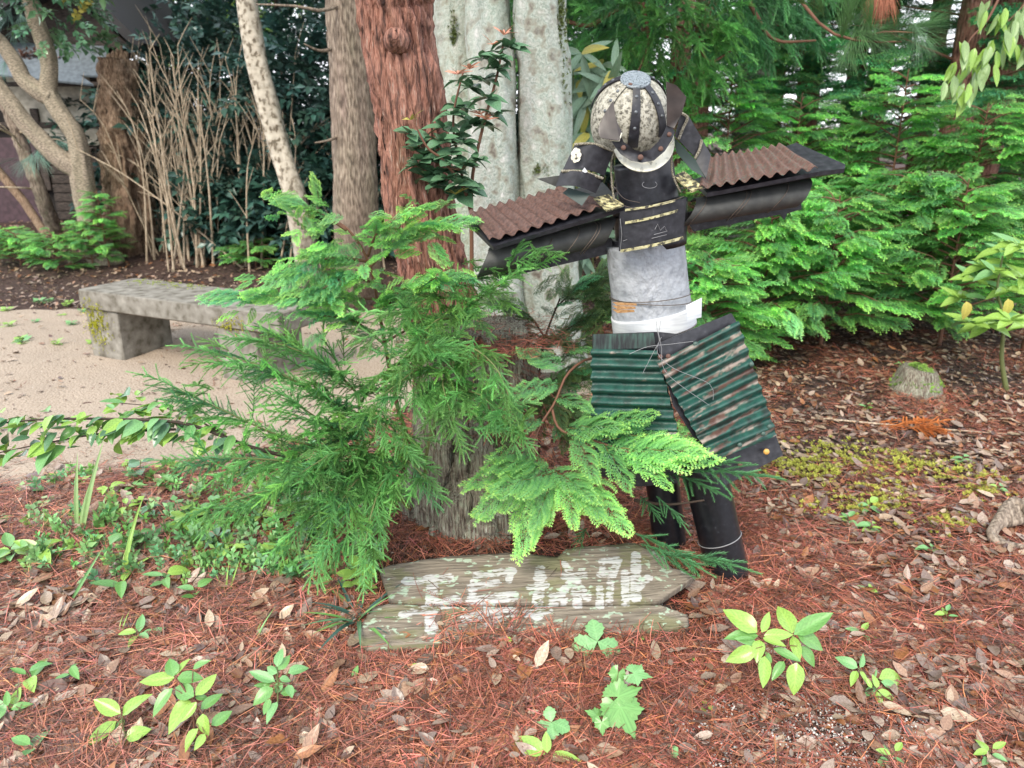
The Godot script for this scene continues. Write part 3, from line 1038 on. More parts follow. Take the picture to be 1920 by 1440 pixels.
func build_cover() -> void:
	# the small green growth between path and needles that nobody could count
	rng.seed = 171
	for z in 2:
		var xf := []
		var cols := []
		while xf.size() < 210:
			var px := rr(60, 720)
			var py := rr(850, 1110) - maxf(0.0, px - 420.0) * 0.1
			var q := gp(px, py)
			if pathmask(q.x, q.z) > -0.02:
				continue
			if wob.get_noise_2d(q.x * 4.0 + 9.0, q.z * 6.0) < -0.05 and rng.randf() < 0.85:
				continue
			var s := rr(0.04, 0.085)
			xf.append(Transform3D(aim(Vector3(rr(-0.6, 0.6), rr(0.5, 1.2), rr(-0.4, 0.6)), Vector3(rr(-1, 1), 0.3, 1)) * Basis.from_scale(Vector3.ONE * s), q + UP * 0.01))
			var v := rr(0.6, 1.15)
			cols.append(Color(v * rr(0.6, 1.0), v, v * rr(0.8, 1.7)))
		many(self, "ground_cover", G.broad[z], M.cover, xf, cols)

func build_sticks() -> void:
	rng.seed = 131
	for s in [["thin straw-coloured twig bent before the lettered boards", [[762, 1240], [880, 1188], [975, 1200]], 0.0028, M.cane],
			["long pale stick lying across the floor by the orange sprig", [[1520, 790], [1700, 806], [1900, 822]], 0.007, M.cane],
			["dark thin stick beside the lime seedling's feet", [[560, 1240], [680, 1252], [820, 1262]], 0.003, M.twig_dark],
			["grey broken stick pointing at the driftwood root", [[1700, 985], [1800, 950], [1870, 935]], 0.005, M.grey_bark],
			["brown stick under the pale boards' lower corner", [[850, 1420], [980, 1330], [1090, 1290]], 0.0026, M.cane],
			["forked brown twig on the grit", [[1720, 1410], [1800, 1330], [1910, 1300]], 0.003, M.twig]]:
		var p := []
		for q in s[1]:
			p.append(gp(q[0], q[1]) + UP * 0.02)
		var mb := MB.new()
		mb.tube(curve(p, 14), taper(s[2], s[2] * 0.5, 14), 6)
		var o := world_part(self, "stick", mb, s[3])
		tag(o, s[0], "stick", "fallen sticks")
	# the curled root at the edge
	var base := gp(1890, 1000)
	var t := thing("driftwood_root", "twisted pale grey root lying on the leaf floor", "root", base)
	for k in 4:
		var mb := MB.new()
		var p := [base + Vector3(0.16 - k * 0.03, 0.03 + k * 0.02, -0.14 + k * 0.05), base + Vector3(0.04, 0.06 + 0.015 * k, -0.02 * k), base + Vector3(-0.07 - 0.02 * k, 0.035, 0.02 + k * 0.03), base + Vector3(-0.12 + 0.06 * k, 0.01, 0.09 + 0.02 * k)]
		mb.tube(curve(p, 14), taper(0.026, 0.008, 14), 8)
		world_part(t, "root_strand", mb, M.grey_bark)
	# the mossy little stump and the orange dead cedar sprig further back
	var c := gp(1715, 735)
	t = thing("small_stump", "low rotten stump capped with green moss near the cypress saplings", "stump", c)
	bark_part(t, "wood", [c - UP * 0.05, c + UP * 0.08, c + Vector3(0.01, 0.15, 0)], [0.17, 0.13, 0.09], 28, 12, 0.25, 9.0, M.stump)
	var mx := []
	var mc := []
	for i in 260:
		var a := rr(0, TAU)
		var r := rr(0.02, 0.15)
		mx.append(Transform3D(Basis(UP, a) * Basis(Vector3(0, 0, 1), PI * 0.5) * Basis.from_scale(Vector3.ONE * rr(0.012, 0.022)), c + Vector3(cos(a) * r, 0.17 - r * r * 6.0, sin(a) * r)))
		mc.append(Color(0.55, 0.9, 0.9) * rr(0.6, 1.2))
	many(t, "moss", G.mosstuft, M.moss, mx, mc)
	var o2 := gp(1690, 805)
	t = thing("dead_cedar_sprig", "bright orange dead cedar sprig lying on the leaf floor", "sprig", o2)
	for k in 9:
		put(t, "dead_shoot", G.sugi[k % 3], M.sugi_dead, o2 + Vector3(rr(-0.16, 0.1), 0.03, rr(-0.04, 0.06)), aim(Vector3(rr(0.4, 1), rr(0, 0.25), rr(-0.4, 0.4)), UP) * Basis.from_scale(Vector3.ONE * rr(0.14, 0.22)))


# ---------------------------------------------------------------- trunks
func bark_mesh(path: Array, radii: Array, sides: int, rings: int, rough: float, freq: float, flute := 0.0, sd := 5, bumps_at := []) -> MB:
	var mb := MB.new()
	var p := curve(path, rings)
	var rad := steps(radii, rings)
	var rn := noise(sd, 1.0, FastNoiseLite.TYPE_SIMPLEX_SMOOTH, 3, FastNoiseLite.FRACTAL_RIDGED)
	var cn := noise(sd + 1, 1.0, FastNoiseLite.TYPE_SIMPLEX_SMOOTH, 3)
	var up := Vector3(0.05, 0.1, 1).normalized()
	var rows := []
	var h := 0.0
	for i in rings:
		if i > 0:
			h += p[i].distance_to(p[i - 1])
		var dir: Vector3 = (p[mini(i + 1, rings - 1)] - p[maxi(i - 1, 0)]).normalized()
		up = (up - dir * up.dot(dir)).normalized()
		var sd2 := dir.cross(up)
		var row := []
		for k in sides:
			var a := TAU * k / sides
			var o := Vector3(cos(a), 0, sin(a))
			var q := Vector3(o.x * rad[i] * freq, h * freq * 0.16, o.z * rad[i] * freq)
			var r: float = rad[i] * (1.0 + flute * sin(a * 5.0 + h * 0.6 + sd) + flute * 0.6 * sin(a * 3.0 + 1.0 + sd)) + rn.get_noise_3dv(q) * rough * 0.06
			for bm in bumps_at:
				var hh: float = (h - bm[0]) / bm[2]
				var aa: float = angle_difference(a, bm[1]) / bm[3]
				r += bm[4] * exp(-hh * hh - aa * aa)
			var v := 1.0 + 0.35 * cn.get_noise_3dv(q * 0.6)
			mb.tint = Color(v, v * (1.0 + 0.1 * cn.get_noise_3dv(q * 0.3)), v)
			row.append(mb.p(p[i] + (up * cos(a) + sd2 * sin(a)) * r))
		rows.append(row)
	for i in rings - 1:
		for k in sides:
			var k2 := (k + 1) % sides
			mb.q(rows[i + 1][k], rows[i + 1][k2], rows[i][k2], rows[i][k])
	mb.tint = Color(0.8, 0.75, 0.7)
	var m := mb.p(p[-1] - UP * 0.01)
	for k in sides:
		mb.t(m, rows[-1][(k + 1) % sides], rows[-1][k])
	return mb

func bark_part(parent: Node, called: String, path: Array, radii: Array, sides: int, rings: int, rough: float, freq: float, m: Material, flute := 0.0, sd := 5, bumps_at := []) -> MeshInstance3D:
	return world_part(parent, called, bark_mesh(path, radii, sides, rings, rough, freq, flute, sd, bumps_at), m)

func px_path(list: Array) -> Array:
	var out := []
	for q in list:
		out.append(at(q[0], q[1], q[2]))
	return out

func build_trunks() -> void:
	rng.seed = 151
	# the red cedar behind the old stump
	var foot := onground(-0.27, -3.02, -0.05)
	var t := thing("cedar_tree", "red barked cedar trunk rising behind the old stump", "tree", foot)
	var path := [foot, at(838, 640, 3.03), at(812, 500, 3.03), at(788, 400, 3.02), at(768, 200, 3.0), at(750, 90, 3.0), at(738, 0, 2.98), at(725, -200, 2.95), Vector3(-0.5, 4.6, -2.95), Vector3(-0.5, 8.0, -2.9)]
	bark_part(t, "trunk", path, [0.14, 0.112, 0.108, 0.112, 0.122, 0.134, 0.13, 0.128, 0.11, 0.08], 96, 220, 0.62, 26.0, M.cedar_bark, 0.02, 5, [[1.95, 1.6, 0.09, 0.5, 0.035], [1.97, 0.2, 0.06, 0.35, 0.03]])
	var kn := MB.new()
	var kc := at(742, 74, 2.86)
	kn.tube([kc + Vector3(0, 0, -0.06), kc, kc + Vector3(0.0, 0.012, 0.03), kc + Vector3(0, 0.01, 0.034), kc + Vector3(0, 0.008, 0.018)], [0.06, 0.04, 0.024, 0.015, 0.008], 12)
	world_part(t, "knot", kn, M.cedar_bark)
	crown_cloud(t, Vector3(-0.45, 7.4, -3.2), Vector3(2.0, 2.2, 2.0), 420, G.sugi, M.sugi_deep, 0.55)
	# the old rotten stump
	var c := onground(-0.16, -2.56, -0.06)
	t = thing("old_stump", "rotten grey stump with splintered furrowed bark behind the lettered boards", "stump", c)
	bark_part(t, "wood", [c, c + Vector3(0.0, 0.22, 0.0), c + Vector3(0.03, 0.46, -0.03), c + Vector3(0.05, 0.62, -0.05), c + Vector3(0.05, 0.7, -0.05)], [0.24, 0.17, 0.165, 0.18, 0.11], 72, 60, 1.15, 17.0, M.stump, 0.06, 12)
	for k in 6:
		var a := [2.6, 2.2, 1.75, 1.3, 0.9, 0.3][k] as float
		var o := c + Vector3(cos(a) * 0.2, 0, sin(a) * 0.19)
		var q := c + Vector3(cos(a) * 0.17 + 0.02, 0.3 + 0.06 * sin(k * 2.4), sin(a) * 0.17)
		bark_part(t, "bark_slab", [o, o.lerp(q, 0.5) + Vector3(cos(a), 0, sin(a)) * 0.035, q, q + UP * 0.07], [0.05, 0.042, 0.034, 0.006], 14, 26, 0.5, 28.0, M.stump, 0.05, 30 + k)
	var hx := []
	var hc := []
	for i in 30:
		var a := rr(0, TAU)
		var r := sqrt(rng.randf()) * 0.24
		hx.append(Transform3D(Basis(UP, rr(0, TAU)) * Basis.from_scale(Vector3.ONE * rr(0.7, 1.1)), c + Vector3(0.06 + cos(a) * r, 0.68 + rr(-0.03, 0.05) - r * 0.2, -0.05 + sin(a) * r)))
		hc.append(Color(1, 1, 1) * rr(0.7, 1.2))
	for i in 10:
		var a := rr(-0.4, 1.2)
		hx.append(Transform3D(aim(Vector3(cos(a), -0.9, sin(a)), UP) * Basis.from_scale(Vector3.ONE * rr(0.7, 1.0)), c + Vector3(cos(a) * 0.24, rr(0.1, 0.55), sin(a) * 0.22)))
		hc.append(Color(1, 1, 1) * rr(0.6, 1.1))
	many(t, "caught_needles", G.needles[0], M.needle, hx, hc)
	# the pale lichened tree: three stems grown together
	var pb := onground(0.0, -4.55, -0.1)
	t = thing("pale_tree", "broad tree of three joined stems crusted with pale green lichen", "tree", pb)
	bark_part(t, "stem", [at(905, 660, 4.7), at(895, 500, 4.7), at(880, 300, 4.75), at(868, 100, 4.8), at(860, -100, 4.85), Vector3(-0.35, 5.5, -4.9)], [0.2, 0.17, 0.15, 0.145, 0.14, 0.12], 56, 90, 0.35, 9.0, M.lichen_bark, 0.03, 41)
	bark_part(t, "stem", [at(950, 660, 4.42), at(932, 480, 4.42), at(925, 300, 4.42), at(920, 120, 4.45), at(915, -100, 4.55), Vector3(0.0, 5.5, -4.6)], [0.15, 0.13, 0.115, 0.11, 0.11, 0.1], 48, 80, 0.3, 9.0, M.lichen_bark, 0.03, 42)
	bark_part(t, "stem", [at(1045, 680, 4.45), at(1030, 520, 4.45), at(1024, 330, 4.45), at(1020, 120, 4.45), at(1018, -100, 4.45), Vector3(0.4, 5.5, -4.5)], [0.18, 0.145, 0.125, 0.118, 0.115, 0.1], 48, 80, 0.3, 9.0, M.lichen_bark, 0.025, 43)
	var mx := []
	var mc := []
	for b in [[1035, 60, 26, 60, 260], [1040, 150, 20, 45, 200], [1032, 230, 12, 25, 70], [1018, 318, 14, 10, 40], [850, 60, 8, 40, 50], [1050, 20, 10, 40, 90], [970, 40, 8, 60, 60]]:
		for i in int(b[4]):
			var q := at(b[0] + rng.randfn(0, b[2] * 0.5), b[1] + rng.randfn(0, b[3] * 0.5), 4.31 + 0.002 * absf(b[0] - 1018.0))
			mx.append(Transform3D(aim(Vector3(rr(-0.4, 0.4), rr(-0.5, 0.2), 1), UP) * Basis.from_scale(Vector3.ONE * rr(0.012, 0.022)), q))
			mc.append(Color(0.3, 0.38, 0.5) * rr(0.6, 1.2))
	many(t, "moss", G.mosstuft, M.moss, mx, mc)
	crown_cloud(t, Vector3(0.3, 6.6, -5.2), Vector3(2.6, 1.8, 2.2), 420, G.camellia, M.leaf_teal, 0.5)
	# straight grey trunk and leaning spotted trunk further left
	var g0 := gp(676, 560)
	t = thing("grey_cypress", "straight grey brown trunk standing between the red cedar and the leaning spotted trunk", "tree", g0)
	bark_part(t, "trunk", [g0 - UP * 0.1, at(668, 400, 6.4), at(662, 200, 6.4), at(652, 0, 6.4), at(640, -250, 6.4), Vector3(-1.6, 7.0, -6.4)], [0.2, 0.165, 0.155, 0.15, 0.14, 0.1], 40, 80, 0.3, 20.0, M.grey_bark, 0.02, 51)
	for l in [[[632, 90, 6.35], [600, 95, 6.2], [570, 82, 6.1]], [[640, 250, 6.35], [620, 262, 6.2], [590, 268, 6.1]], [[645, 8, 6.3], [600, 20, 6.1], [560, 12, 6.0], [480, 8, 5.9]]]:
		var mb := MB.new()
		mb.tube(curve(px_path(l), 9), taper(0.016, 0.005, 9), 6)
		world_part(t, "dead_limb", mb, M.grey_bark)
	crown_cloud(t, Vector3(-1.7, 6.4, -6.6), Vector3(1.9, 2.0, 1.8), 380, G.fanlow, M.hinoki_deep, 0.5)
	var s0 := gp(585, 545)
	t = thing("spotted_tree", "leaning pale trunk with dark spots and no low branches", "tree", s0)
	bark_part(t, "trunk", [s0 - UP * 0.1, at(560, 400, 6.9), at(520, 260, 6.9), at(485, 130, 6.9), at(462, 0, 6.9), at(440, -200, 6.9), Vector3(-2.9, 6.5, -6.9)], [0.11, 0.09, 0.082, 0.074, 0.064, 0.06, 0.04], 32, 70, 0.25, 8.0, M.spotted_bark, 0.03, 53)
	crown_cloud(t, Vector3(-2.8, 6.2, -7.4), Vector3(2.0, 1.8, 1.8), 380, G.camellia, M.leaf_teal, 0.5)

func crown_cloud(parent: Node, c: Vector3, r: Vector3, n: int, meshes: Array, m: Material, size: float, dark := 0.6, light := 1.25, called := "crown") -> void:
	# a crown: sprays all through an uneven volume, thicker towards its outside
	var wn := noise(int(absf(c.x * 31.0 + c.z * 17.0)) + 3, 0.9, FastNoiseLite.TYPE_SIMPLEX_SMOOTH, 2)
	var xf := []
	var cols := []
	var tries := 0
	while xf.size() < n and tries < n * 12:
		tries += 1
		var o := Vector3(rr(-1, 1), rr(-1, 1), rr(-1, 1))
		var l := o.length()
		if l > 1.0 or l < 0.25 or wn.get_noise_3dv(c + o * r * 1.1) < -0.12 + 0.25 * (l - 0.6):
			continue
		var d := (Vector3(o.x, o.y * 0.4 - 0.15, o.z).normalized() + Vector3(rr(-0.5, 0.5), rr(-0.4, 0.3), rr(-0.5, 0.5))).normalized()
		var q := c + o * r
		q.y = maxf(q.y, gh(q.x, q.z) + 0.12)
		xf.append(Transform3D(aim(d, UP + Vector3(rr(-0.4, 0.4), 0, rr(-0.4, 0.4))) * Basis.from_scale(Vector3.ONE * size * rr(0.7, 1.25)), q))
		var v := rr(dark, light) * (1.0 + 0.35 * wn.get_noise_3dv(o * 3.0 + c))
		cols.append(Color(v * rr(0.85, 1.15), v, v * rr(0.85, 1.1)))
	var half := xf.size() / 2
	many(parent, called, meshes[0], m, xf.slice(0, half), cols.slice(0, half))
	many(parent, called, meshes[1 % meshes.size()], m, xf.slice(half), cols.slice(half))

# ---------------------------------------------------------------- the samurai figure
func poly(list: Array, d: float) -> Array:               # outline points; an item may carry its own distance
	var out := []
	for q in list:
		out.append(at(q[0], q[1], q[2] if q.size() > 2 else d))
	return out

func corrugated(c00: Vector3, c10: Vector3, c11: Vector3, c01: Vector3, waves: float, amp: float, worn := -1.0) -> MB:
	# a sheet between four corners; the waves follow each other from the 0 side to the 1 side of the first index
	var mb := MB.new()
	var nm := ((c10 - c00).cross(c01 - c00)).normalized()
	if nm.z + nm.y < 0.0:
		nm = -nm
	var n := int(waves * 12.0)
	var rows := []
	var m := 40 if worn >= 0.0 else 12
	for j in m + 1:
		var row := []
		for i in n + 1:
			var u := float(i) / n
			var w := float(j) / m
			var q := c00.lerp(c10, u).lerp(c01.lerp(c11, u), w)
			row.append(q + nm * (amp + 0.004 + amp * sin(u * waves * TAU) + 0.0015 * sin(w * 9.0 + u * 7.0)))
		rows.append(row)
	# keep the front towards the viewer
	var a: Vector3 = rows[0][1] - rows[0][0]
	var b: Vector3 = rows[1][0] - rows[0][0]
	if b.cross(a).dot(nm) < 0.0:
		rows.reverse()
	mb.sheet(rows, 0.0016)
	if worn >= 0.0:
		# paint worn off the ridges in streaks, grime in patches, rust where it is bare
		var g := noise(int(worn * 100.0) + 7, 1.0, FastNoiseLite.TYPE_SIMPLEX_SMOOTH, 4)
		var o := c00
		var du := (c10 - c00).normalized()
		var dw := (c01 - c00).normalized()
		for i in mb.v.size():
			var u := (mb.v[i] - o).dot(du)
			var w := (mb.v[i] - o).dot(dw)
			var ph := sin(u / c10.distance_to(c00) * waves * TAU)
			var s := g.get_noise_2d(u * 55.0, w * 6.0) + 0.4 * g.get_noise_2d(u * 90.0, w * 40.0)
			var s2 := g.get_noise_2d(u * 25.0 + 40.0, w * 25.0)
			var col := Color(0.012, 0.058, 0.046).lerp(Color(0.02, 0.092, 0.07), clampf(0.5 + s2, 0, 1))
			var bare := smoothstep(0.15, 0.45, worn * (0.3 + 0.7 * ph) + s * 0.8 - (0.25 - worn * 0.25))
			var under := Color(0.34, 0.27, 0.23).lerp(Color(0.11, 0.05, 0.038), smoothstep(-0.25, 0.2, g.get_noise_2d(u * 12.0 + 9.0, w * 9.0)))
			col = col.lerp(under, bare * 0.9)
			col = col.lerp(Color(0.02, 0.017, 0.015), smoothstep(0.12, 0.4, g.get_noise_2d(u * 30.0 - 70.0, w * 14.0) - 0.12 * ph) * (0.35 + worn * 0.5))
			mb.c[i] = col
	return mb

func rivet(parent: Node, px: float, py: float, d: float, r: float, m: Material, face := Vector3(0, 0.25, 1), called := "rivet") -> void:
	put(parent, called, G.rivet, m, at(px, py, d), Basis(Quaternion(UP, face.normalized())) * Basis.from_scale(Vector3.ONE * r))

func cyl(a: Vector3, b: Vector3, ra: float, rb: float, squash := 0.8, wob2 := 0.0, n := 10, cap := true) -> MB:
	var mb := MB.new()
	var p := []
	var r := []
	for i in n:
		var f := i / (n - 1.0)
		p.append(a.lerp(b, f))
		r.append(lerpf(ra, rb, f) + wob2 * sin(f * 9.0))
	mb.tube(p, r, 36, cap, squash)
	return mb

func ring_wire(a: Vector3, axis: Vector3, r: float, squash: float, thick := 0.0016, sag := 0.0) -> MB:
	# a wire drawn round a limb
	var mb := MB.new()
	var up := Vector3(0.13, 0.2, 1).normalized()
	up = (up - axis * up.dot(axis)).normalized()
	var sd := axis.cross(up)
	var p := []
	for i in 37:
		var t := TAU * i / 36.0
		p.append(a + (up * cos(t) * squash + sd * sin(t)) * r + axis * sag * sin(t))
	mb.tube(p, taper(thick, thick, 37), 5, false)
	return mb

func strap_on(dome: Transform3D, r: Vector3, yaw: float, a0: float, a1: float, w: float, lift: float) -> MB:
	# a metal strip following a meridian of the helmet bowl
	var rows := []
	for i in 17:
		var a := lerpf(a0, a1, i / 16.0)
		var row := []
		var wd := w * lerpf(0.75, 1.25, i / 16.0)
		for k in 5:
			var off := (k - 2) / 2.0 * wd
			var b := yaw + off / maxf(0.02, sin(a) * r.x)
			var q := Vector3(sin(a) * cos(b), cos(a), sin(a) * sin(b))
			row.append(dome * (q * r + q * lift))
		rows.append(row)
	var mb := MB.new()
	mb.sheet(rows, 0.003)
	return mb

func build_figure() -> void:
	var d := 2.4
	var base := onground(0.62, -2.4)
	var t := thing("samurai_figure", "weathered samurai figure of tin sheet and black boards with arms spread wide", "statue", base)
	# legs: two black pipes
	var leg := cyl(at(1236, 850, 2.46), at(1264, 1095, 2.44), wide(31, 950, d), wide(32, 1050, d), 1.0)
	var l := world_part(t, "leg", leg, M.pipe)
	leg = cyl(at(1314, 850, 2.38), at(1374, 1118, 2.3), wide(40, 950, d), wide(37, 1050, d), 1.0)
	l = world_part(t, "leg", leg, M.pipe)
	var ax := (at(1374, 1118, 2.3) - at(1314, 850, 2.38)).normalized()
	world_part(l, "silver_ring", ring_wire(at(1349, 1008, 2.333), ax, wide(39.5, 1000, d), 1.0, 0.002, 0.006), M.wire_silver)
	# waist: grey tin drum, white band with a loose end
	var w0 := at(1209, 452, 2.42)
	var w1 := at(1228, 640, 2.42)
	world_part(t, "core", cyl(at(1209, 440, 2.43), at(1240, 700, 2.43), wide(64, 520, d), wide(72, 600, d), 0.75), M.black)
	var waist := world_part(t, "waist_drum", cyl(w0, w1.lerp(w0, 0.12), wide(72, 520, d), wide(77, 600, d), 0.82, 0.0012, 30), M.grey_tin)
	var stain := MB.new()
	for k in 3:
		stain.slab(poly([[1148, 566 + k * 7, 2.262], [1193 - k * 2, 569 + k * 6, 2.222], [1194 - k * 2, 573 + k * 6, 2.222], [1158, 573 + k * 7, 2.25]], 2.25), Vector3(-0.1, 0, 0.4).normalized() * 0.0016)
	world_part(waist, "rust_stain", stain, M.rust_stain)
	var wa := (w1 - w0).normalized()
	var b0 := at(1223, 582, 2.42)
	var b1 := at(1228, 618, 2.42)
	var band := cyl(b0, b1, wide(79, 600, d), wide(80, 600, d), 0.84)
	var bandp := world_part(t, "white_band", band, M.white_band)
	var tab := MB.new()
	tab.slab(poly([[1286, 573, 2.26], [1316, 558, 2.3], [1315, 595, 2.3], [1288, 601, 2.25]], 2.26), Vector3(0.1, 0.1, 1).normalized() * 0.002)
	world_part(bandp, "loose_end", tab, M.white_band)
	for k in 2:
		world_part(t, "waist_wire", ring_wire(at(1220 + k, 552 + k * 7, 2.42), (wa + Vector3(-0.1 - 0.12 * k, 0, 0.02)).normalized(), wide(78, 560, d), 0.85, 0.0013, 0.004), M.wire)
	# chest: black plate wrapped round, and the neck above it
	world_part(t, "neck", cyl(at(1205, 300, 2.42), at(1218, 385, 2.42), wide(56, 340, d), wide(57, 380, d), 0.8), M.black)
	var mark := MB.new()
	var mp := []
	for i in 14:
		var a := 2.4 + 4.6 * i / 13.0
		mp.append(at(1218 + 14 * cos(a), 346 - 7 * sin(a), 2.292))
	mark.tube(mp, taper(0.0011, 0.0006, 14), 4)
	world_part(t, "scratched_ring", mark, M.wire_silver)
	var chest := world_part(t, "chest_plate", cyl(at(1217, 378, 2.42), at(1222, 462, 2.42), wide(72, 420, d), wide(66, 450, d), 0.86), M.black)
	var rows := []
	for j in 5:
		var row := []
		for i in 13:
			var f := i / 12.0
			row.append(at(lerpf(1162 - j * 0.5, 1287 - j * 1.5, f), lerpf(397, 372, f) + j * 18.6, 2.29 - 0.045 * sin(f * PI)))
		rows.append(row)
	var fp := MB.new()
	fp.sheet(rows, 0.004)
	var front := world_part(t, "chest_front", fp, M.black)
	for s in [[[1172, 394], [1206, 390], [1266, 376], 2.2], [[1172, 418], [1206, 413], [1271, 395], 2.4], [[1163, 471], [1220, 461], [1281, 446], 2.8]]:
		var sm := MB.new()
		var r2 := []
		for j in 2:
			var row := []
			for i in 9:
				var f := i / 8.0
				var a := Vector2(s[0][0], s[0][1]).lerp(Vector2(s[2][0], s[2][1]), f)
				a.y += 2.0 * sin(f * PI)
				var fx := (a.x - 1162.0) / 125.0
				row.append(at(a.x, a.y + (j - 0.5) * s[3] * 2.0, 2.2825 - 0.045 * sin(clampf(fx, 0, 1) * PI)))
			r2.append(row)
		sm.sheet(r2, 0.002)
		world_part(front, "yellow_stripe", sm, M.stripe)
	for g in [[[1228, 430], [1233, 420], [1238, 432], [1246, 424], [1250, 434]], [[1226, 440], [1252, 433]], [[1222, 447], [1250, 440]], [[1168, 452], [1176, 449]], [[1163, 410], [1166, 440], [1163, 468]]]:
		var sm := MB.new()
		var p := []
		for q in g:
			p.append(at(q[0], q[1], 2.284 - 0.045 * sin(clampf((q[0] - 1162.0) / 125.0, 0, 1) * PI)))
		sm.tube(p, taper(0.0009, 0.0006, p.size()), 4)
		world_part(front, "scratch", sm, M.wire_silver)
	# arms
	for s in [-1, 1]:
		var arm_board := MB.new()
		var tin: MB
		var tube := MB.new()
		var under := MB.new()
		if s < 0:
			arm_board.slab(poly([[868, 410, 2.52], [1130, 345, 2.56], [1172, 392, 2.31], [925, 466, 2.23]], d), UP * 0.012 + Vector3(0, 0, 0.004))
			tin = corrugated(at(880, 403, 2.53), at(1052, 356, 2.56), at(1150, 388, 2.31), at(919, 456, 2.235), 9.5, 0.0062)
			world_part(t, "arm_board", arm_board, M.black)
			world_part(t, "arm_roof", tin, M.rust)
			var rw := []
			for j in 9:
				var row := []
				var a := lerpf(-0.25, 1.0, j / 8.0) * PI
				for i in 9:
					var f := i / 8.0
					var c := at(lerpf(912, 1148, f), lerpf(493, 432, f), lerpf(2.34, 2.4, f))
					row.append(c + Vector3(0.02 * cos(a) - 0.01, cos(a) * wide(28, 460, d), sin(a) * 0.055))
				rw.append(row)
			tube.sheet(rw, 0.004)
			under.slab(poly([[918, 512], [1145, 445], [1165, 470], [1000, 508], [935, 522]], 2.42), Vector3(0, 0, 0.01))
		else:
			arm_board.slab(poly([[1300, 340, 2.5], [1492, 271, 2.56], [1584, 312, 2.36], [1583, 320, 2.34], [1533, 326, 2.26], [1325, 366, 2.28]], d), UP * 0.012 + Vector3(0, 0, 0.004))
			tin = corrugated(at(1326, 300, 2.56), at(1464, 277, 2.56), at(1533, 321, 2.26), at(1310, 358, 2.27), 9.5, 0.0062)
			world_part(t, "arm_board", arm_board, M.black)
			world_part(t, "arm_roof", tin, M.rust_green)
			var rw := []
			for j in 9:
				var row := []
				var a := lerpf(-0.25, 1.0, j / 8.0) * PI
				for i in 9:
					var f := i / 8.0
					var c := at(lerpf(1289, 1503, f), lerpf(398, 362, f), lerpf(2.36, 2.36, f))
					row.append(c + Vector3(0.02 * cos(a), cos(a) * wide(26, 400, d), sin(a) * 0.055))
				rw.append(row)
			tube.sheet(rw, 0.004)
			under.slab(poly([[1280, 400], [1500, 352], [1502, 392], [1475, 400], [1470, 412], [1462, 402], [1300, 434]], 2.42), Vector3(0, 0, 0.01))
		var sl := world_part(t, "arm_sleeve", tube, M.sheet_black)
		world_part(t, "arm_core", under, M.black)
		var wires := [[958, 481], [1012, 467], [1062, 455], [1095, 447], [1101, 446]] if s < 0 else [[1384, 383], [1392, 381], [1460, 369], [1310, 394]]
		for q in wires:
			var cc := at(q[0], q[1], 2.37)
			var p := []
			for j in 12:
				var a := lerpf(-0.2, 1.0, j / 11.0) * PI
				p.append(cc + Vector3(0.02 * cos(a) - 0.012 * s + 0.008 * sin(a * 2.0), cos(a) * wide(29, 440, d), sin(a) * 0.066))
			var wm := MB.new()
			wm.tube(p, taper(0.0013, 0.0013, 12), 5)
			world_part(sl, "binding_wire", wm, M.wire)
		var chip := MB.new()
		if s < 0:
			chip.slab(poly([[1113, 372, 2.325], [1140, 366, 2.35], [1170, 385, 2.3], [1138, 396, 2.255]], d), (UP + Vector3(0, 0, 0.4)).normalized() * 0.006)
		else:
			chip.slab(poly([[1263, 331, 2.33], [1283, 322, 2.37], [1318, 352, 2.27], [1296, 360, 2.255]], d), (UP + Vector3(0, 0, 0.4)).normalized() * 0.006)
		world_part(t, "yellow_chip", chip, M.yellow_old)
	# shoulder guards, each of two bowed boards edged with rope
	var lg := world_part(t, "shoulder_guard", bowed(poly([[1077, 272], [1150, 284], [1133, 330], [1055, 319]], 2.3), 0.02, 0.007), M.black)
	world_part(lg, "lower_board", bowed(poly([[1051, 322], [1130, 335], [1117, 363], [1042, 349]], 2.292), 0.02, 0.007), M.black)
	for e in [[[1077, 271], [1112, 270], [1150, 283]], [[1052, 321], [1092, 322], [1131, 335]]]:
		var rp := MB.new()
		var p := []
		for q in e:
			p.append(at(q[0], q[1], 2.284))
		rp.tube(curve(p, 14), taper(0.0042, 0.0042, 14), 7)
		world_part(lg, "rope_edge", rp, M.rope)
	# the flaking white crest: five petals round a centre
	var fl := MB.new()
	for k in 7:
		var a := TAU * k / 7.0
		var o := Vector2(1080 + cos(a) * 5.5, 291 + sin(a) * 9.0)
		var pts := []
		for i in 9:
			var b := TAU * i / 9.0
			pts.append(at(o.x + cos(b) * 4.6 - sin(b) * 1.2, o.y + sin(b) * 5.6, 2.268 + 0.0006 * k))
		fl.slab(pts, Vector3(0, 0, 0.0014))
	world_part(lg, "white_crest", fl, M.cream_white)
	var fk := MB.new()
	fk.slab(poly([[1091, 321], [1096, 314], [1102, 322], [1097, 324]], 2.272), Vector3(0, 0, 0.002))
	world_part(lg, "white_fleck", fk, M.white_band)
	var sc := MB.new()
	sc.slab(poly([[1006, 335], [1050, 329], [1045, 351]], 2.33), Vector3(0, 0, 0.004))
	world_part(lg, "torn_flap", sc, M.sheet_black)
	sc = MB.new()
	sc.slab(poly([[1066, 352, 2.32], [1106, 364, 2.3], [1091, 386, 2.28], [1055, 362, 2.32]], 2.3), Vector3(0, 0.2, 1).normalized() * 0.004)
	world_part(lg, "under_flap", sc, M.tarp)
	var rg := world_part(t, "shoulder_guard", bowed(poly([[1276, 214], [1291, 218], [1317, 262], [1304, 296], [1265, 255]], 2.32), 0.0, 0.012), M.black)
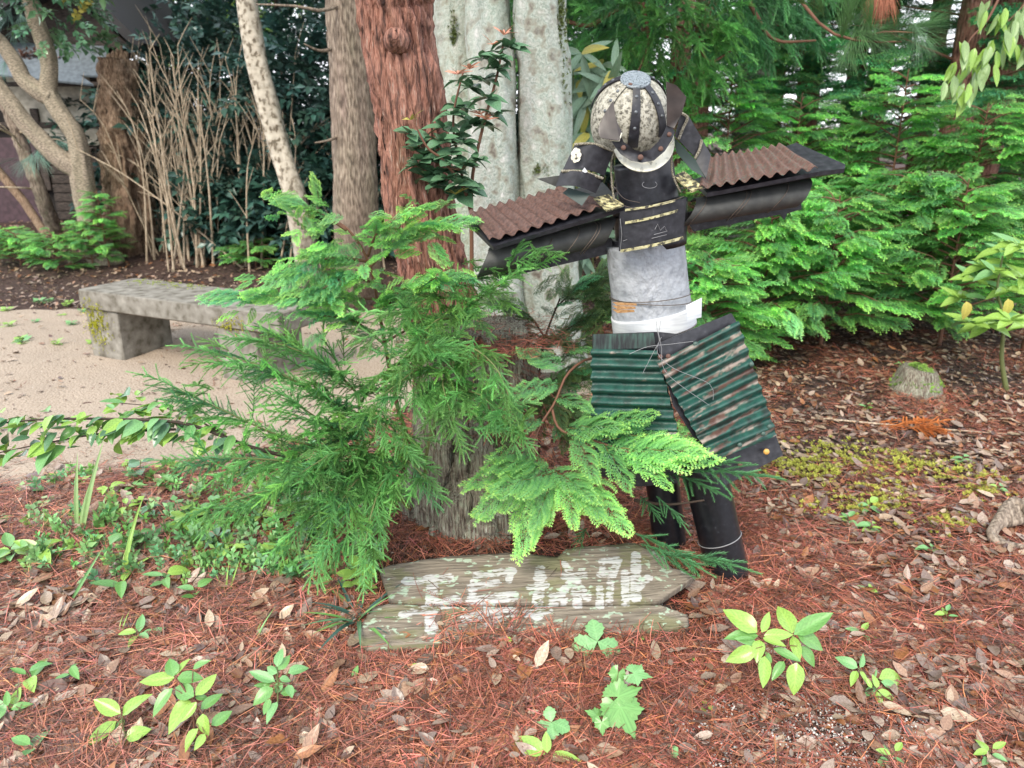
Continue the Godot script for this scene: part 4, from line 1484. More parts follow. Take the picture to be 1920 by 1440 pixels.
	world_part(rg, "lower_board", bowed(poly([[1317, 262, 2.31], [1333, 290, 2.3], [1324, 334, 2.28], [1304, 302, 2.3]], 2.31), 0.0, 0.01), M.black)
	var uf := MB.new()
	uf.slab(poly([[1264, 258, 2.29], [1304, 300, 2.28], [1322, 334, 2.26], [1296, 318, 2.28], [1268, 286, 2.3]], 2.29), Vector3(-0.2, 0.2, 1).normalized() * 0.004)
	world_part(rg, "under_flap", uf, M.tarp)
	for e in [[[1277, 212], [1289, 221], [1280, 242], [1272, 262]], [[1316, 262], [1312, 280], [1303, 298]]]:
		var rp := MB.new()
		var p := []
		for q in e:
			p.append(at(q[0], q[1], 2.3))
		rp.tube(curve(p, 14), taper(0.0042, 0.0042, 14), 7)
		world_part(rg, "rope_edge", rp, M.rope)
	# helmet: bowl tipped towards the viewer
	var hc := at(1181, 226, 2.38)
	var tilt := Basis(Vector3(1, 0, 0), deg_to_rad(34))
	var xf := Transform3D(tilt, hc)
	var hr := Vector3(wide(73, 220, d), wide(84, 220, d), wide(74, 220, d))
	var bowl := MB.new()
	bowl.dome(xf, hr, 0.0, deg_to_rad(118), 48, 26)
	var helmet := world_part(t, "helmet_bowl", bowl, M.cream)
	var disc := MB.new()
	var dt := xf * Transform3D(Basis(), Vector3(0, hr.y * 0.965, 0))
	disc.tube([dt * Vector3(0, -0.004, 0), dt * Vector3(0, 0.002, 0), dt * Vector3(0, 0.006, 0), dt * Vector3(0, 0.007, 0), dt * Vector3(0, 0.0055, 0)], [wide(27, 160, d), wide(27.5, 160, d), wide(26.5, 160, d), wide(24, 160, d), wide(8, 160, d)], 36)
	var dp := world_part(helmet, "top_disc", disc, M.disc)
	rivet(helmet, 1182, 158, 2.245, 0.006, M.rivet_rust, tilt * UP)
	for sx in [[PI * 0.5 + 0.03, 0.33, 1.62], [PI * 0.5 - 0.78, 0.33, 1.5], [PI * 0.5 + 0.95, 0.33, 1.45], [-0.5, 0.33, 1.4], [-PI * 0.5, 0.33, 1.4], [PI + 0.3, 0.33, 1.4]]:
		var strip := world_part(helmet, "strap", strap_on(xf, hr, sx[0], sx[1], sx[2], 0.0122, 0.003), M.black if sx[0] != PI * 0.5 + 0.95 else M.cream)
		for k in 3:
			var a: float = lerpf(0.55, sx[2] - 0.42, k / 2.0)
			var q := Vector3(sin(a) * cos(sx[0]), cos(a), sin(a) * sin(sx[0]))
			put(helmet, "rivet", G.rivet, M.rivet, xf * (q * hr + q * 0.006), Basis(Quaternion(UP, (tilt * q).normalized())) * Basis.from_scale(Vector3.ONE * 0.0052))
	# brim: white visor crescent below the bowl
	var vis := []
	for j in 4:
		var row := []
		for i in 25:
			var f := i / 24.0
			var a := lerpf(PI * 1.02, -0.02 * PI, f)
			var k := j / 3.0
			var c := Vector2(1207 + cos(a) * lerpf(56, 58, k), lerpf(252, 268, k) + sin(a) * lerpf(40, 54, k))
			row.append(at(c.x, c.y, 2.335 - 0.085 * sin(a) * lerpf(0.75, 1.0, k)))
		vis.append(row)
	var vm := MB.new()
	vm.sheet(vis, 0.006)
	world_part(helmet, "visor", vm, M.cream_white)
	# crest: black crescent with two blade horns
	var crest := MB.new()
	var cr := [[1146, 264], [1166, 259], [1169, 266], [1177, 272], [1190, 281], [1203, 285], [1218, 281], [1235, 265], [1246, 245], [1251, 232], [1260, 238], [1265, 248], [1260, 262], [1246, 284], [1226, 301], [1203, 305], [1182, 301], [1163, 288], [1154, 276]]
	var cp2 := []
	for q in cr:
		cp2.append(at(q[0], q[1], 2.262 - 0.03 * sin(clampf((q[0] - 1146.0) / 119.0, 0, 1) * PI)))
	crest.slab(cp2, Vector3(0, 0.15, 1).normalized() * 0.005)
	var cm := world_part(helmet, "crest_plate", crest, M.black)
	for q in [[1169, 277, 7.5], [1201, 295, 8.5], [1239, 279, 7.5], [1255, 252, 7.0]]:
		rivet(helmet, q[0], q[1], 2.257 - 0.03 * sin((q[0] - 1146.0) / 119.0 * PI), wide(q[2] * 0.62, 280, d), M.rivet_rust)
	for h in [[[1150, 188], [1153, 215], [1158, 232], [1167, 249], [1161, 263], [1145, 262], [1126, 258], [1121, 246], [1125, 230], [1138, 206]], [[1249, 153], [1268, 160], [1287, 182], [1278, 214], [1264, 240], [1250, 236], [1250, 190]]]:
		var left: bool = h[0][0] < 1200
		var c := Vector2.ZERO
		for q in h:
			c += Vector2(q[0], q[1]) / h.size()
		var o := []
		for q in h:
			o.append(at(q[0], q[1], 2.235 + (0.0016 * (q[1] - 220) if left else -0.0004 * (q[1] - 200)) * -0.35 + 0.0007 * absf(q[0] - c.x)))
		var hm := MB.new()
		hm.slab(o, Vector3(0, 0.1, 1).normalized() * 0.003)
		world_part(helmet, "horn", hm, M.horn)
	var ed := MB.new()
	ed.tube(poly([[1143, 263], [1161, 264], [1166, 249]], 2.226), [0.0022, 0.0022, 0.0018], 5)
	world_part(helmet, "bare_edge", ed, M.cream_white)
	# neck cords
	for q in [[[1153, 285], [1146, 305], [1147, 340], [1152, 380]], [[1261, 270], [1259, 300], [1262, 330], [1276, 360]]]:
		var cm2 := MB.new()
		cm2.tube(curve(poly(q, 2.32), 12), taper(0.003, 0.003, 12), 6)
		world_part(t, "neck_cord", cm2, M.rope)
	# skirt: two corrugated panels on black boards
	build_skirt(t)
	# stray wires at the waist and on the chest
	for q in [[[1232, 618], [1236, 640], [1228, 655], [1205, 700]], [[1234, 622], [1240, 650], [1250, 700], [1330, 760]], [[1240, 632], [1232, 660], [1262, 690], [1330, 720], [1337, 750]], [[1160, 382], [1200, 392], [1250, 380], [1282, 368]], [[1150, 348], [1170, 372], [1200, 380]], [[1316, 355], [1350, 340], [1380, 315]], [[1230, 600], [1234, 625], [1239, 602]], [[1180, 664], [1215, 650], [1260, 645], [1300, 640]]]:
		var wm := MB.new()
		wm.tube(curve(poly(q, 2.13 if q[0][1] > 590 else 2.22), 18), taper(0.0008, 0.0007, 18), 5)
		world_part(t, "loose_wire", wm, M.wire_silver if q[0][1] > 590 else M.wire)

func bowed(pts: Array, bow: float, thick: float) -> MB:  # a board bent about its upright axis
	var mb := MB.new()
	var rows := []
	var n := pts.size()
	if n != 4:
		mb.slab(pts, Vector3(-0.15, 0.15, 1).normalized() * thick)
		return mb
	for j in 7:
		var row := []
		for i in 11:
			var u := i / 10.0
			var q: Vector3 = pts[0].lerp(pts[1], u).lerp(pts[3].lerp(pts[2], u), j / 6.0)
			q += Vector3(0, 0.55 * bow * sin(u * PI), bow * sin(u * PI))
			row.append(q)
		rows.append(row)
	mb.sheet(rows, thick)
	return mb

func skirt_panel(t: Node, called: String, c: Array, waves: float, m: Material, worn: float) -> Node:
	var p := poly(c, 2.3)
	return world_part(t, called, corrugated(p[0], p[1], p[2], p[3], waves, 0.009, worn), m)

func build_skirt(t: Node) -> void:
	var lb := MB.new()
	lb.slab(poly([[1111, 627, 2.3], [1232, 622, 2.24], [1290, 628, 2.24], [1236, 662, 2.22], [1240, 680, 2.22], [1275, 830, 2.2], [1270, 905, 2.2], [1196, 912, 2.24], [1120, 890, 2.3], [1112, 790, 2.3]], 2.3), Vector3(0.1, 0.2, 1).normalized() * 0.008)
	world_part(t, "skirt_board", lb, M.black)
	var lp := skirt_panel(t, "skirt_panel", [[1111, 652, 2.28], [1112, 800, 2.28], [1273, 806, 2.17], [1234, 655, 2.2]], 6.4, M.green_tin, 0.12)
	var lp2 := skirt_panel(t, "skirt_panel", [[1113, 800, 2.28], [1120, 868, 2.27], [1277, 868, 2.165], [1273, 806, 2.17]], 2.8, M.green_tin, 0.12)
	var st := MB.new()
	st.slab(poly([[1111, 627, 2.285], [1225, 624, 2.2], [1229, 652, 2.195], [1112, 656, 2.28]], 2.2), Vector3(0.25, 0.2, 1).normalized() * 0.004)
	world_part(t, "belt_strip", st, M.belt)
	for q in [[1131, 661], [1198, 660]]:
		rivet(lp, q[0], q[1], 2.255 - (q[0] - 1131) * 0.0006, 0.0072, M.rivet_green)
	var rb := MB.new()
	rb.slab(poly([[1232, 644, 2.2], [1371, 587, 2.24], [1381, 604, 2.24], [1455, 818, 2.18], [1468, 853, 2.17], [1360, 909, 2.12], [1330, 866, 2.13], [1262, 760, 2.16]], 2.2), Vector3(-0.1, 0.2, 1).normalized() * 0.008)
	world_part(t, "skirt_board", rb, M.black)
	var rp := skirt_panel(t, "skirt_panel", [[1229, 680, 2.175], [1332, 865, 2.095], [1454, 815, 2.15], [1381, 602, 2.22]], 9.0, M.green_worn, 0.5)
	for q in [[1238, 669, 2.165], [1253, 668, 2.165], [1246, 697, 2.155], [1262, 695, 2.155], [1304, 645, 2.18], [1368, 614, 2.2], [1409, 683, 2.17], [1431, 813, 2.125], [1387, 834, 2.11], [1443, 800, 2.13]]:
		rivet(rp, q[0], q[1], q[2], 0.0076, M.rivet_green if q[0] > 1275 else M.rivet_rust)
	for q in [[1437, 847, 2.142, 0.0095, M.brass], [1388, 872, 2.125, 0.008, M.rivet_rust], [1345, 893, 2.115, 0.008, M.rivet_rust]]:
		rivet(t, q[0], q[1], q[2], q[3], q[4], Vector3(0, 0.2, 1), "bolt")


# ---------------------------------------------------------------- the lettered boards and the bench
func build_sign() -> void:
	var o := gp(690, 1205) + UP * 0.05
	var e := gp(1290, 1172) + UP * 0.05
	var ux := (e - o).normalized()
	var back := at(955, 1036, 2.22)
	var uy := (back - o)
	uy = (uy - ux * uy.dot(ux)).normalized()
	var nm := ux.cross(uy)
	var on := func(px: float, py: float) -> Vector2:       # where the sight line meets the boards, in board metres
		var q := at(px, py, 1.0)
		var dir := q - EYE
		var k := (o - EYE).dot(nm) / dir.dot(nm)
		var r := EYE + dir * k - o
		return Vector2(r.dot(ux), r.dot(uy))
	var t := thing("lettered_sign", "old arrow-shaped wooden sign with faded white painted characters leaning on the mound", "sign", o)
	# paint and wood, computed in board coordinates: 0.66 px per millimetre
	var lo := Vector2(-0.08, -0.06)
	var size := Vector2(1.28, 0.44)
	var W := 1024
	var H := 352
	var im := Image.create(W, H, false, Image.FORMAT_RGB8)
	var hi := Image.create(W, H, false, Image.FORMAT_L8)
	var g1 := noise(61, 1.0, FastNoiseLite.TYPE_SIMPLEX_SMOOTH, 4)
	var g2 := noise(62, 1.0, FastNoiseLite.TYPE_SIMPLEX_SMOOTH, 3)
	var lic := noise(63, 1.0, FastNoiseLite.TYPE_SIMPLEX_SMOOTH, 4)
	var cover := PackedFloat32Array()
	cover.resize(W * H)
	var strokes := [
		[[335, 300, 20], [550, 287, 22]], [[465, 290, 22], [465, 400, 24], [462, 540, 24]], [[312, 468, 14], [585, 400, 26]],
		[[690, 272, 14], [872, 250, 22]], [[868, 250, 16], [860, 300, 12]], [[655, 332, 13], [800, 308, 16]], [[680, 310, 16], [668, 400, 15]], [[660, 405, 16], [882, 378, 22]], [[795, 380, 14], [742, 450, 16]], [[640, 490, 22], [872, 452, 26], [745, 505, 20]],
		[[1022, 235, 20], [1015, 360, 20], [1005, 470, 24]], [[965, 335, 12], [1050, 322, 15]], [[955, 462, 18], [1065, 440, 18]], [[1000, 290, 10], [1040, 280, 12]],
		[[1148, 212, 13], [1190, 280, 18], [1262, 382, 18]], [[1240, 238, 9], [1160, 330, 14], [1088, 412, 18]], [[1150, 278, 18], [1245, 268, 16]], [[1085, 375, 15], [1140, 395, 18]], [[1205, 350, 17], [1215, 420, 18]],
		[[1340, 205, 12], [1345, 262, 13]], [[1340, 202, 14], [1422, 192, 16], [1385, 290, 15]], [[1330, 268, 14], [1400, 255, 14]], [[1330, 335, 14], [1330, 425, 15]], [[1385, 285, 13], [1378, 410, 14]], [[1460, 262, 16], [1462, 410, 16]],
		[[1515, 170, 19], [1512, 385, 22]], [[1512, 345, 16], [1580, 283, 15]]]
	for s in strokes:
		for i in s.size() - 1:
			var a: Vector2 = on.call(640 + s[i][0] / 2.743, 980 + s[i][1] / 2.743)
			var b: Vector2 = on.call(640 + s[i + 1][0] / 2.743, 980 + s[i + 1][1] / 2.743)
			a = (a - lo) / size * Vector2(W, H)
			b = (b - lo) / size * Vector2(W, H)
			var r := maxf(s[i][2], s[i + 1][2]) * 0.62 + 3.0
			for y in range(maxi(0, int(minf(a.y, b.y) - r)), mini(H, int(maxf(a.y, b.y) + r))):
				for x in range(maxi(0, int(minf(a.x, b.x) - r)), mini(W, int(maxf(a.x, b.x) + r))):
					var ab := b - a
					var f := clampf((Vector2(x, y) - a).dot(ab) / ab.length_squared(), 0, 1)
					var rad := lerpf(s[i][2], s[i + 1][2], f) * 0.62
					var ds := (a + ab * f).distance_to(Vector2(x, y))
					cover[y * W + x] = maxf(cover[y * W + x], clampf((rad - ds) / 4.0 + 0.5, 0, 1))
	for y in H:
		for x in W:
			var gr := g1.get_noise_2d(x * 0.006, y * 0.085) + 0.45 * g2.get_noise_2d(x * 0.02, y * 0.35)
			var k := clampf(0.5 + gr * 0.55, 0, 1)
			var col := Color(0.09, 0.072, 0.054).lerp(Color(0.29, 0.245, 0.19), k)
			var mo := lic.get_noise_2d(x * 0.006 + 50.0, y * 0.012)
			col = col.lerp(Color(0.13, 0.14, 0.045), clampf(mo * 1.8 - 0.1, 0, 0.5))
			var li := lic.get_noise_2d(x * 0.028, y * 0.05) + 0.45 * lic.get_noise_2d(x * 0.005 + 9.0, y * 0.01)
			var paint := cover[y * W + x]
			if paint > 0.0:
				var keep := smoothstep(-0.2, 0.2, gr * 0.9 + 0.6 * g2.get_noise_2d(x * 0.05 + 7.0, y * 0.2) + 0.45 * lic.get_noise_2d(x * 0.016, y * 0.03 + 80.0) + 0.27 + (paint - 1.0) * 0.4)
				col = col.lerp(Color(0.47, 0.47, 0.46), keep * 0.85)
			col = col.lerp(Color(0.38, 0.5, 0.37), smoothstep(0.36, 0.5, li + 0.1 * gr) * 0.7)
			im.set_pixel(x, y, col.linear_to_srgb())
			hi.set_pixel(x, y, Color(k, k, k))
	var wood := StandardMaterial3D.new()
	wood.albedo_texture = ImageTexture.create_from_image(im)
	wood.roughness = 0.92
	wood.heightmap_enabled = true
	wood.heightmap_texture = ImageTexture.create_from_image(hi)
	wood.heightmap_scale = 0.5
	# outlines: upper edge and lower edge of each board, as seen
	var boards := [
		["upper_board", [[712, 1066], [730, 1058], [812, 1045], [900, 1038], [960, 1035], [1045, 1043], [1062, 1027], [1130, 1022], [1190, 1016], [1240, 1037], [1258, 1062], [1305, 1078]],
			[[731, 1126], [760, 1128], [830, 1130], [900, 1131], [960, 1130], [1030, 1131], [1080, 1130], [1130, 1130], [1170, 1130], [1205, 1129], [1236, 1127], [1305, 1079]], 0.026, 0.0],
		["lower_board", [[700, 1135], [731, 1127], [830, 1132], [900, 1133], [960, 1132], [1030, 1133], [1080, 1132], [1130, 1132], [1170, 1132], [1236, 1129], [1265, 1140], [1290, 1149]],
			[[662, 1190], [690, 1214], [800, 1211], [880, 1196], [960, 1194], [1030, 1192], [1080, 1190], [1130, 1187], [1170, 1184], [1230, 1180], [1270, 1176], [1293, 1170]], 0.03, -0.006]]
	for b in boards:
		var mb := MB.new()
		var cols := 70
		var tops := []
		var bots := []
		for i in cols + 1:
			var f: float = (b[1].size() - 1) * i / float(cols)
			var k := mini(int(f), b[1].size() - 2)
			var a1 := Vector2(b[1][k][0], b[1][k][1]).lerp(Vector2(b[1][k + 1][0], b[1][k + 1][1]), f - k)
			var a2 := Vector2(b[2][k][0], b[2][k][1]).lerp(Vector2(b[2][k + 1][0], b[2][k + 1][1]), f - k)
			var jag := 1.6 * g2.get_noise_2d(i * 3.1, 5.0 + b[3] * 100.0)
			tops.append(on.call(a1.x, a1.y + jag))
			bots.append(on.call(a2.x, a2.y + jag * 0.6))
		var rows := []
		for side in 2:
			for j in 17:
				var w := j / 16.0 if side == 0 else 1.0 - j / 16.0
				var row := []
				for i in cols + 1:
					var q: Vector2 = tops[i].lerp(bots[i], w)
					var px := (q - lo) / size * Vector2(W, H)
					var h: float = 0.006 * (g1.get_noise_2d(px.x * 0.006, px.y * 0.085) + 0.3 * g2.get_noise_2d(px.x * 0.02, px.y * 0.3)) + b[4]
					h -= 0.004 * (1.0 - smoothstep(0.0, 0.05, w) * smoothstep(1.0, 0.95, w))
					if side == 1:
						h = b[4] - b[3]
					row.append(mb.p(o + ux * q.x + uy * q.y + nm * h, (q - lo) / size))
				rows.append(row)
		for j in rows.size():
			var j2 := (j + 1) % rows.size()
			for i in cols:
				mb.q(rows[j][i], rows[j][i + 1], rows[j2][i + 1], rows[j2][i])
		for e2 in [0, cols]:
			for j in 16:
				var a: int = rows[j][e2]
				var c: int = rows[j + 1][e2]
				var c2: int = rows[32 - j][e2]
				var a2: int = rows[33 - j][e2]
				if e2 == 0:
					mb.q(a, c, c2, a2)
				else:
					mb.q(c, a, a2, c2)
		world_part(t, b[0], mb, wood)

func build_bench() -> void:
	var a := onground(-2.9, -5.08)
	var e := onground(-1.35, -4.36)
	var yaw := -atan2(e.z - a.z, e.x - a.x)
	var t := thing("stone_bench", "plain concrete slab bench with yellow moss on one leg standing on the sand", "bench", Vector3(a.x, 0.0, a.z))
	t.rotation.y = yaw
	var ln := Vector2(e.x - a.x, e.z - a.z).length()
	var mb := MB.new()
	mb.box(Transform3D(Basis(), Vector3(ln * 0.5, 0.405, -0.22)), Vector3(ln, 0.13, 0.46), 0.012)
	part(t, "seat_slab", mb.mesh(), M.concrete)
	for x in [0.17, ln - 0.36]:
		mb = MB.new()
		var rows := []
		for s in [[0.17, -0.1], [0.17, 0.08], [0.172, 0.34]]:
			var row := []
			for q in [[-1, 1], [1, 1], [1, -1], [-1, -1]]:
				row.append(mb.p(Vector3(x + q[0] * s[0] * 0.95, s[1], -0.22 + q[1] * 0.2)))
			rows.append(row)
		mb = MB.new()
		mb.box(Transform3D(Basis(), Vector3(x, 0.118, -0.22)), Vector3(0.31, 0.44, 0.42), 0.012)
		var lg := part(t, "leg", mb.mesh(), M.concrete)
		var mo := []
		var mc := []
		rng.seed = 77
		for i in (1300 if x < 0.5 else 300):
			var f := Vector2(x - 0.06 + rng.randfn(0, 0.055), 0.25 + rng.randfn(0, 0.075)) if x < 0.5 else Vector2(x + 0.0 + rng.randfn(0, 0.07), 0.36 + rng.randfn(0, 0.03))
			if wob.get_noise_2d(f.x * 90.0, f.y * 40.0) < -0.02 or f.y > 0.43:
				continue
			mo.append(Transform3D(aim(Vector3(rr(-0.6, 0.6), rr(-0.6, 0.6), 1), UP) * Basis.from_scale(Vector3.ONE * rr(0.006, 0.012)), t.position + Vector3(f.x, f.y, -0.008 if f.y < 0.338 else 0.012)))
			mc.append(Color(1.15, 1.1, 0.4) * rr(0.7, 1.3))
		many(lg, "moss", G.mosstuft, M.moss, mo, mc)
	var tx := []
	var tc := []
	for i in 700:
		var q := Vector2(rr(0.1, 0.75), -0.38 + rng.randfn(0, 0.05))
		if wob.get_noise_2d(q.x * 25.0, q.y * 60.0) < 0.05 or q.y < -0.44:
			continue
		tx.append(Transform3D(Basis(UP, rr(0, TAU)) * Basis(Vector3(0, 0, 1), PI * 0.5) * Basis.from_scale(Vector3.ONE * rr(0.004, 0.009)), t.position + Vector3(q.x, 0.471, q.y)))
		tc.append(Color(0.85, 1.0, 0.7) * rr(0.6, 1.1))
	many(t, "moss", G.mosstuft, M.moss, tx, tc)

# ---------------------------------------------------------------- shrubs in front
func limb(parent: Node, pts: Array, r0: float, r1: float, m: Material, called := "branch", n := 14) -> MeshInstance3D:
	var mb := MB.new()
	mb.tube(curve(pts, n), taper(r0, r1, n), 6)
	return world_part(parent, called, mb, m)

func fan(parent: Node, kind: Array, m: Material, a: Vector3, b: Vector3, roll := 0.0, wide2 := 1.0, called := "spray") -> void:
	# a spray that springs from a and reaches to b
	var dir := b - a
	var l := dir.length()
	var up := Vector3(rr(-0.2, 0.2), 1, 0.45 + rr(-0.15, 0.15)).rotated(dir.normalized(), roll)
	put(parent, called, kind[rng.randi() % kind.size()], m, a, aim(dir + UP * l * 0.16, up) * Basis.from_scale(Vector3(l * 1.04, l, l * wide2)))

func clothe(parent: Node, kind: Array, mats: Array, pts: Array, n: int, s0: float, s1: float, from := 0.25, droop := -0.25, fan_out := 0.9, called := "spray", thick := 1.25) -> void:
	# sprays along a limb, turned to either side and sinking outwards
	var cv := curve(pts, 24)
	n = int(n * thick)
	for i in n:
		var f := lerpf(from, 0.98, (i + rr(0, 0.6)) / n)
		var k := mini(int(f * 23.0), 22)
		var dir: Vector3 = (cv[k + 1] - cv[k]).normalized()
		var side := dir.cross(UP).normalized() * (1.0 if i % 2 == 0 else -1.0)
		var d := (dir + side * fan_out * rr(0.4, 1.2) * (1.0 - 0.6 * f) + UP * (droop + rr(-0.25, 0.2))).normalized()
		var l := lerpf(s0 * 0.75, s1, rng.randf()) * lerpf(1.1, 0.85, f)
		fan(parent, kind, mats[rng.randi() % mats.size()], cv[k], cv[k] + d * l, rr(-0.7, 0.7), rr(0.8, 1.25), called)
	var e: Vector3 = (cv[23] - cv[20]).normalized()
	fan(parent, kind, mats[0], cv[23] - e * 0.02, cv[23] + (e + UP * droop * 0.5).normalized() * s0, 0.0, 1.0, called)

func foliage(t: Node, seeds: Array, kind: Array, mats: Array, off: float, s0: float, s1: float) -> void:
	# the smaller shoots that fill a shrub between its main ones
	for z in kind.size():
		var xf := []
		var cols := []
		for i in range(z, seeds.size(), kind.size()):
			var q: Vector3 = seeds[i][0] + Vector3(rr(-off, off), rr(-off, off) * 0.8, rr(-off, off))
			var d: Vector3 = (seeds[i][1] * rr(0.2, 1.0) + Vector3(rr(-0.8, 0.8), rr(-0.5, 0.35) + seeds[i][2] * 0.6, rr(-0.3, 0.9))).normalized()
			xf.append(Transform3D(aim(d, UP + Vector3(rr(-0.6, 0.6), 0, rr(-0.2, 0.8))) * Basis.from_scale(Vector3.ONE * rr(s0, s1)), q))
			var v := rr(0.65, 1.25)
			cols.append(Color(v * rr(0.85, 1.25), v, v * rr(0.75, 1.1)))
		many(t, "foliage", kind[z], mats[z % mats.size()], xf, cols)

func build_shrubs() -> void:
	rng.seed = 201
	# young cypress growing by the red cedar
	var foot := onground(-0.34, -2.68)
	var t := thing("young_cypress", "young cypress with flat blue-green sprays reaching across the red cedar's foot", "shrub", foot)
	var stem := [foot, at(745, 760, 2.62), at(712, 590, 2.58), at(694, 500, 2.52), at(662, 440, 2.5), at(636, 418, 2.5)]
	limb(t, stem, 0.011, 0.004, M.twig, "stem", 30)
	var hfill := []
	var hin := [M.hinoki, M.hinoki, M.hinoki_deep, M.hinoki_lime]
	for b in [
			[[[650, 432, 2.5], [600, 400, 2.47], [545, 380, 2.45]], 6, 0.1, 0.15, 0.3],
			[[[690, 490, 2.52], [610, 485, 2.4], [545, 512, 2.3]], 10, 0.12, 0.19, 0.1],
			[[[694, 500, 2.52], [760, 440, 2.44], [830, 420, 2.38]], 12, 0.13, 0.19, 0.15],
			[[[690, 480, 2.52], [712, 430, 2.45], [770, 400, 2.42]], 6, 0.1, 0.15, 0.25],
			[[[705, 560, 2.56], [610, 560, 2.42], [520, 556, 2.34], [440, 555, 2.3]], 11, 0.12, 0.17, 0.2],
			[[[712, 590, 2.58], [760, 540, 2.42], [830, 520, 2.3]], 11, 0.13, 0.2, 0.2],
			[[[700, 530, 2.54], [650, 520, 2.4], [600, 545, 2.25]], 9, 0.12, 0.17, 0.2],
			[[[725, 650, 2.6], [660, 600, 2.4], [590, 590, 2.25]], 9, 0.12, 0.18, 0.2],
			[[[725, 640, 2.6], [800, 600, 2.42], [860, 590, 2.34]], 8, 0.12, 0.17, 0.2]]:
		var pts := px_path(b[0])
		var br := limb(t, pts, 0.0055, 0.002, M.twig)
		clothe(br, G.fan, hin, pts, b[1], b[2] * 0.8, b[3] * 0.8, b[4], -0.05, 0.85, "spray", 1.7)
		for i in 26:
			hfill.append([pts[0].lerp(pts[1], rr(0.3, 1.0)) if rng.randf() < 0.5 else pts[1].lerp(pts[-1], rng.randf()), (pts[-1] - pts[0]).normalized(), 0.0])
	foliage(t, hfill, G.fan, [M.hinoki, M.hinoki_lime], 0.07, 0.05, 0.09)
	# the fan branch before the skirt
	foot = onground(0.2, -2.62)
	t = thing("cypress_seedling", "bright lime-tipped cypress branch fanning out before the green tin skirt", "shrub", foot)
	limb(t, [foot, at(1150, 760, 2.55), at(1150, 700, 2.5), at(1110, 672, 2.44), at(1065, 700, 2.38), at(1040, 755, 2.33), at(1012, 800, 2.28), at(1000, 850, 2.22), at(1030, 882, 2.18), at(1070, 892, 2.15)], 0.008, 0.0025, M.twig, "stem", 40)
	var b1 := limb(t, px_path([[1035, 765, 2.33], [1050, 805, 2.26], [1110, 825, 2.2], [1180, 848, 2.14]]), 0.005, 0.0025, M.twig)
	var b2 := limb(t, px_path([[1150, 700, 2.5], [1160, 722, 2.35], [1200, 716, 2.24]]), 0.004, 0.002, M.twig)
	var lime := [M.hinoki_tip, M.hinoki_tip, M.hinoki_lime]
	for f in [
			[[1012, 868, 2.2], [884, 905, 2.1]], [[1010, 870, 2.2], [905, 962, 2.06]], [[1030, 885, 2.18], [975, 1030, 2.05]], [[1040, 886, 2.18], [1010, 985, 2.04]],
			[[1060, 890, 2.16], [1075, 975, 2.02]], [[1070, 890, 2.15], [1165, 990, 2.02]], [[1075, 890, 2.15], [1120, 965, 2.0]], [[1050, 885, 2.17], [940, 920, 2.02]],
			[[1150, 842, 2.16], [1325, 862, 2.06]], [[1170, 846, 2.15], [1250, 905, 2.03]], [[1120, 828, 2.2], [1290, 815, 2.12]], [[1130, 832, 2.18], [1180, 910, 2.02]],
			[[1090, 815, 2.22], [1210, 775, 2.15]], [[1080, 815, 2.22], [1110, 890, 2.06]], [[1060, 806, 2.25], [1150, 800, 2.12]], [[1180, 848, 2.14], [1300, 850, 2.02]],
			[[1020, 860, 2.2], [925, 880, 2.08]], [[1005, 855, 2.22], [935, 850, 2.1]], [[1035, 880, 2.17], [1100, 930, 2.02]]]:
		var a := at(f[0][0], f[0][1], f[0][2])
		var b := at(f[1][0], f[1][1], f[1][2])
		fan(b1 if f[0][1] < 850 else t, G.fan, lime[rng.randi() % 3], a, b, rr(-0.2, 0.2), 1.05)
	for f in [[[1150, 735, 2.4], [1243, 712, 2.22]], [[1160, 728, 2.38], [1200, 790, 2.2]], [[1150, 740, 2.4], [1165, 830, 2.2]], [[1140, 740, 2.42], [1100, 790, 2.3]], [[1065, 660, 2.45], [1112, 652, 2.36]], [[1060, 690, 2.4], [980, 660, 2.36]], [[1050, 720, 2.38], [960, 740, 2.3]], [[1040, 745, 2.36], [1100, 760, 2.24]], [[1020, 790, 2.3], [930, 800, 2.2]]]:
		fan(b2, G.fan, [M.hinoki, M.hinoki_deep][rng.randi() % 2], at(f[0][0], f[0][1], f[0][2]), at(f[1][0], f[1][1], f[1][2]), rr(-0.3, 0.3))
	# dusky cypress twigs over the stump's top
	var dfill := []
	foot = onground(0.12, -3.0)
	t = thing("dusky_cypress", "dusky olive cypress growing from behind the stump's needle-strewn top", "shrub", foot)
	limb(t, [foot, at(1010, 720, 2.9), at(1020, 640, 2.85), at(1050, 560, 2.8)], 0.008, 0.003, M.twig_dark, "stem", 20)
	for b in [
			[[[1015, 700, 2.88], [960, 660, 2.75], [905, 640, 2.65]], 10, 0.13, 0.2, 0.1],
			[[[1018, 650, 2.86], [1060, 620, 2.8], [1110, 590, 2.75]], 9, 0.12, 0.18, 0.1],
			[[[1020, 630, 2.85], [990, 590, 2.8], [950, 570, 2.78]], 6, 0.1, 0.15, 0.2],
			[[[1012, 720, 2.88], [1080, 700, 2.75], [1110, 690, 2.7]], 8, 0.12, 0.18, 0.1],
			[[[1040, 580, 2.8], [1075, 545, 2.78], [1100, 530, 2.76]], 7, 0.1, 0.16, 0.1],
			[[[1012, 740, 2.85], [980, 740, 2.62], [955, 770, 2.5]], 9, 0.12, 0.18, 0.1],
			[[[1014, 730, 2.86], [1050, 760, 2.66], [1090, 800, 2.5]], 9, 0.12, 0.18, 0.1]]:
		var pts := px_path(b[0])
		var br := limb(t, pts, 0.004, 0.0018, M.twig_dark)
		clothe(br, G.fan, [M.hinoki_olive, M.hinoki_olive, M.hinoki_deep], pts, b[1], b[2], b[3], b[4], -0.15, 0.9, "spray", 1.6)
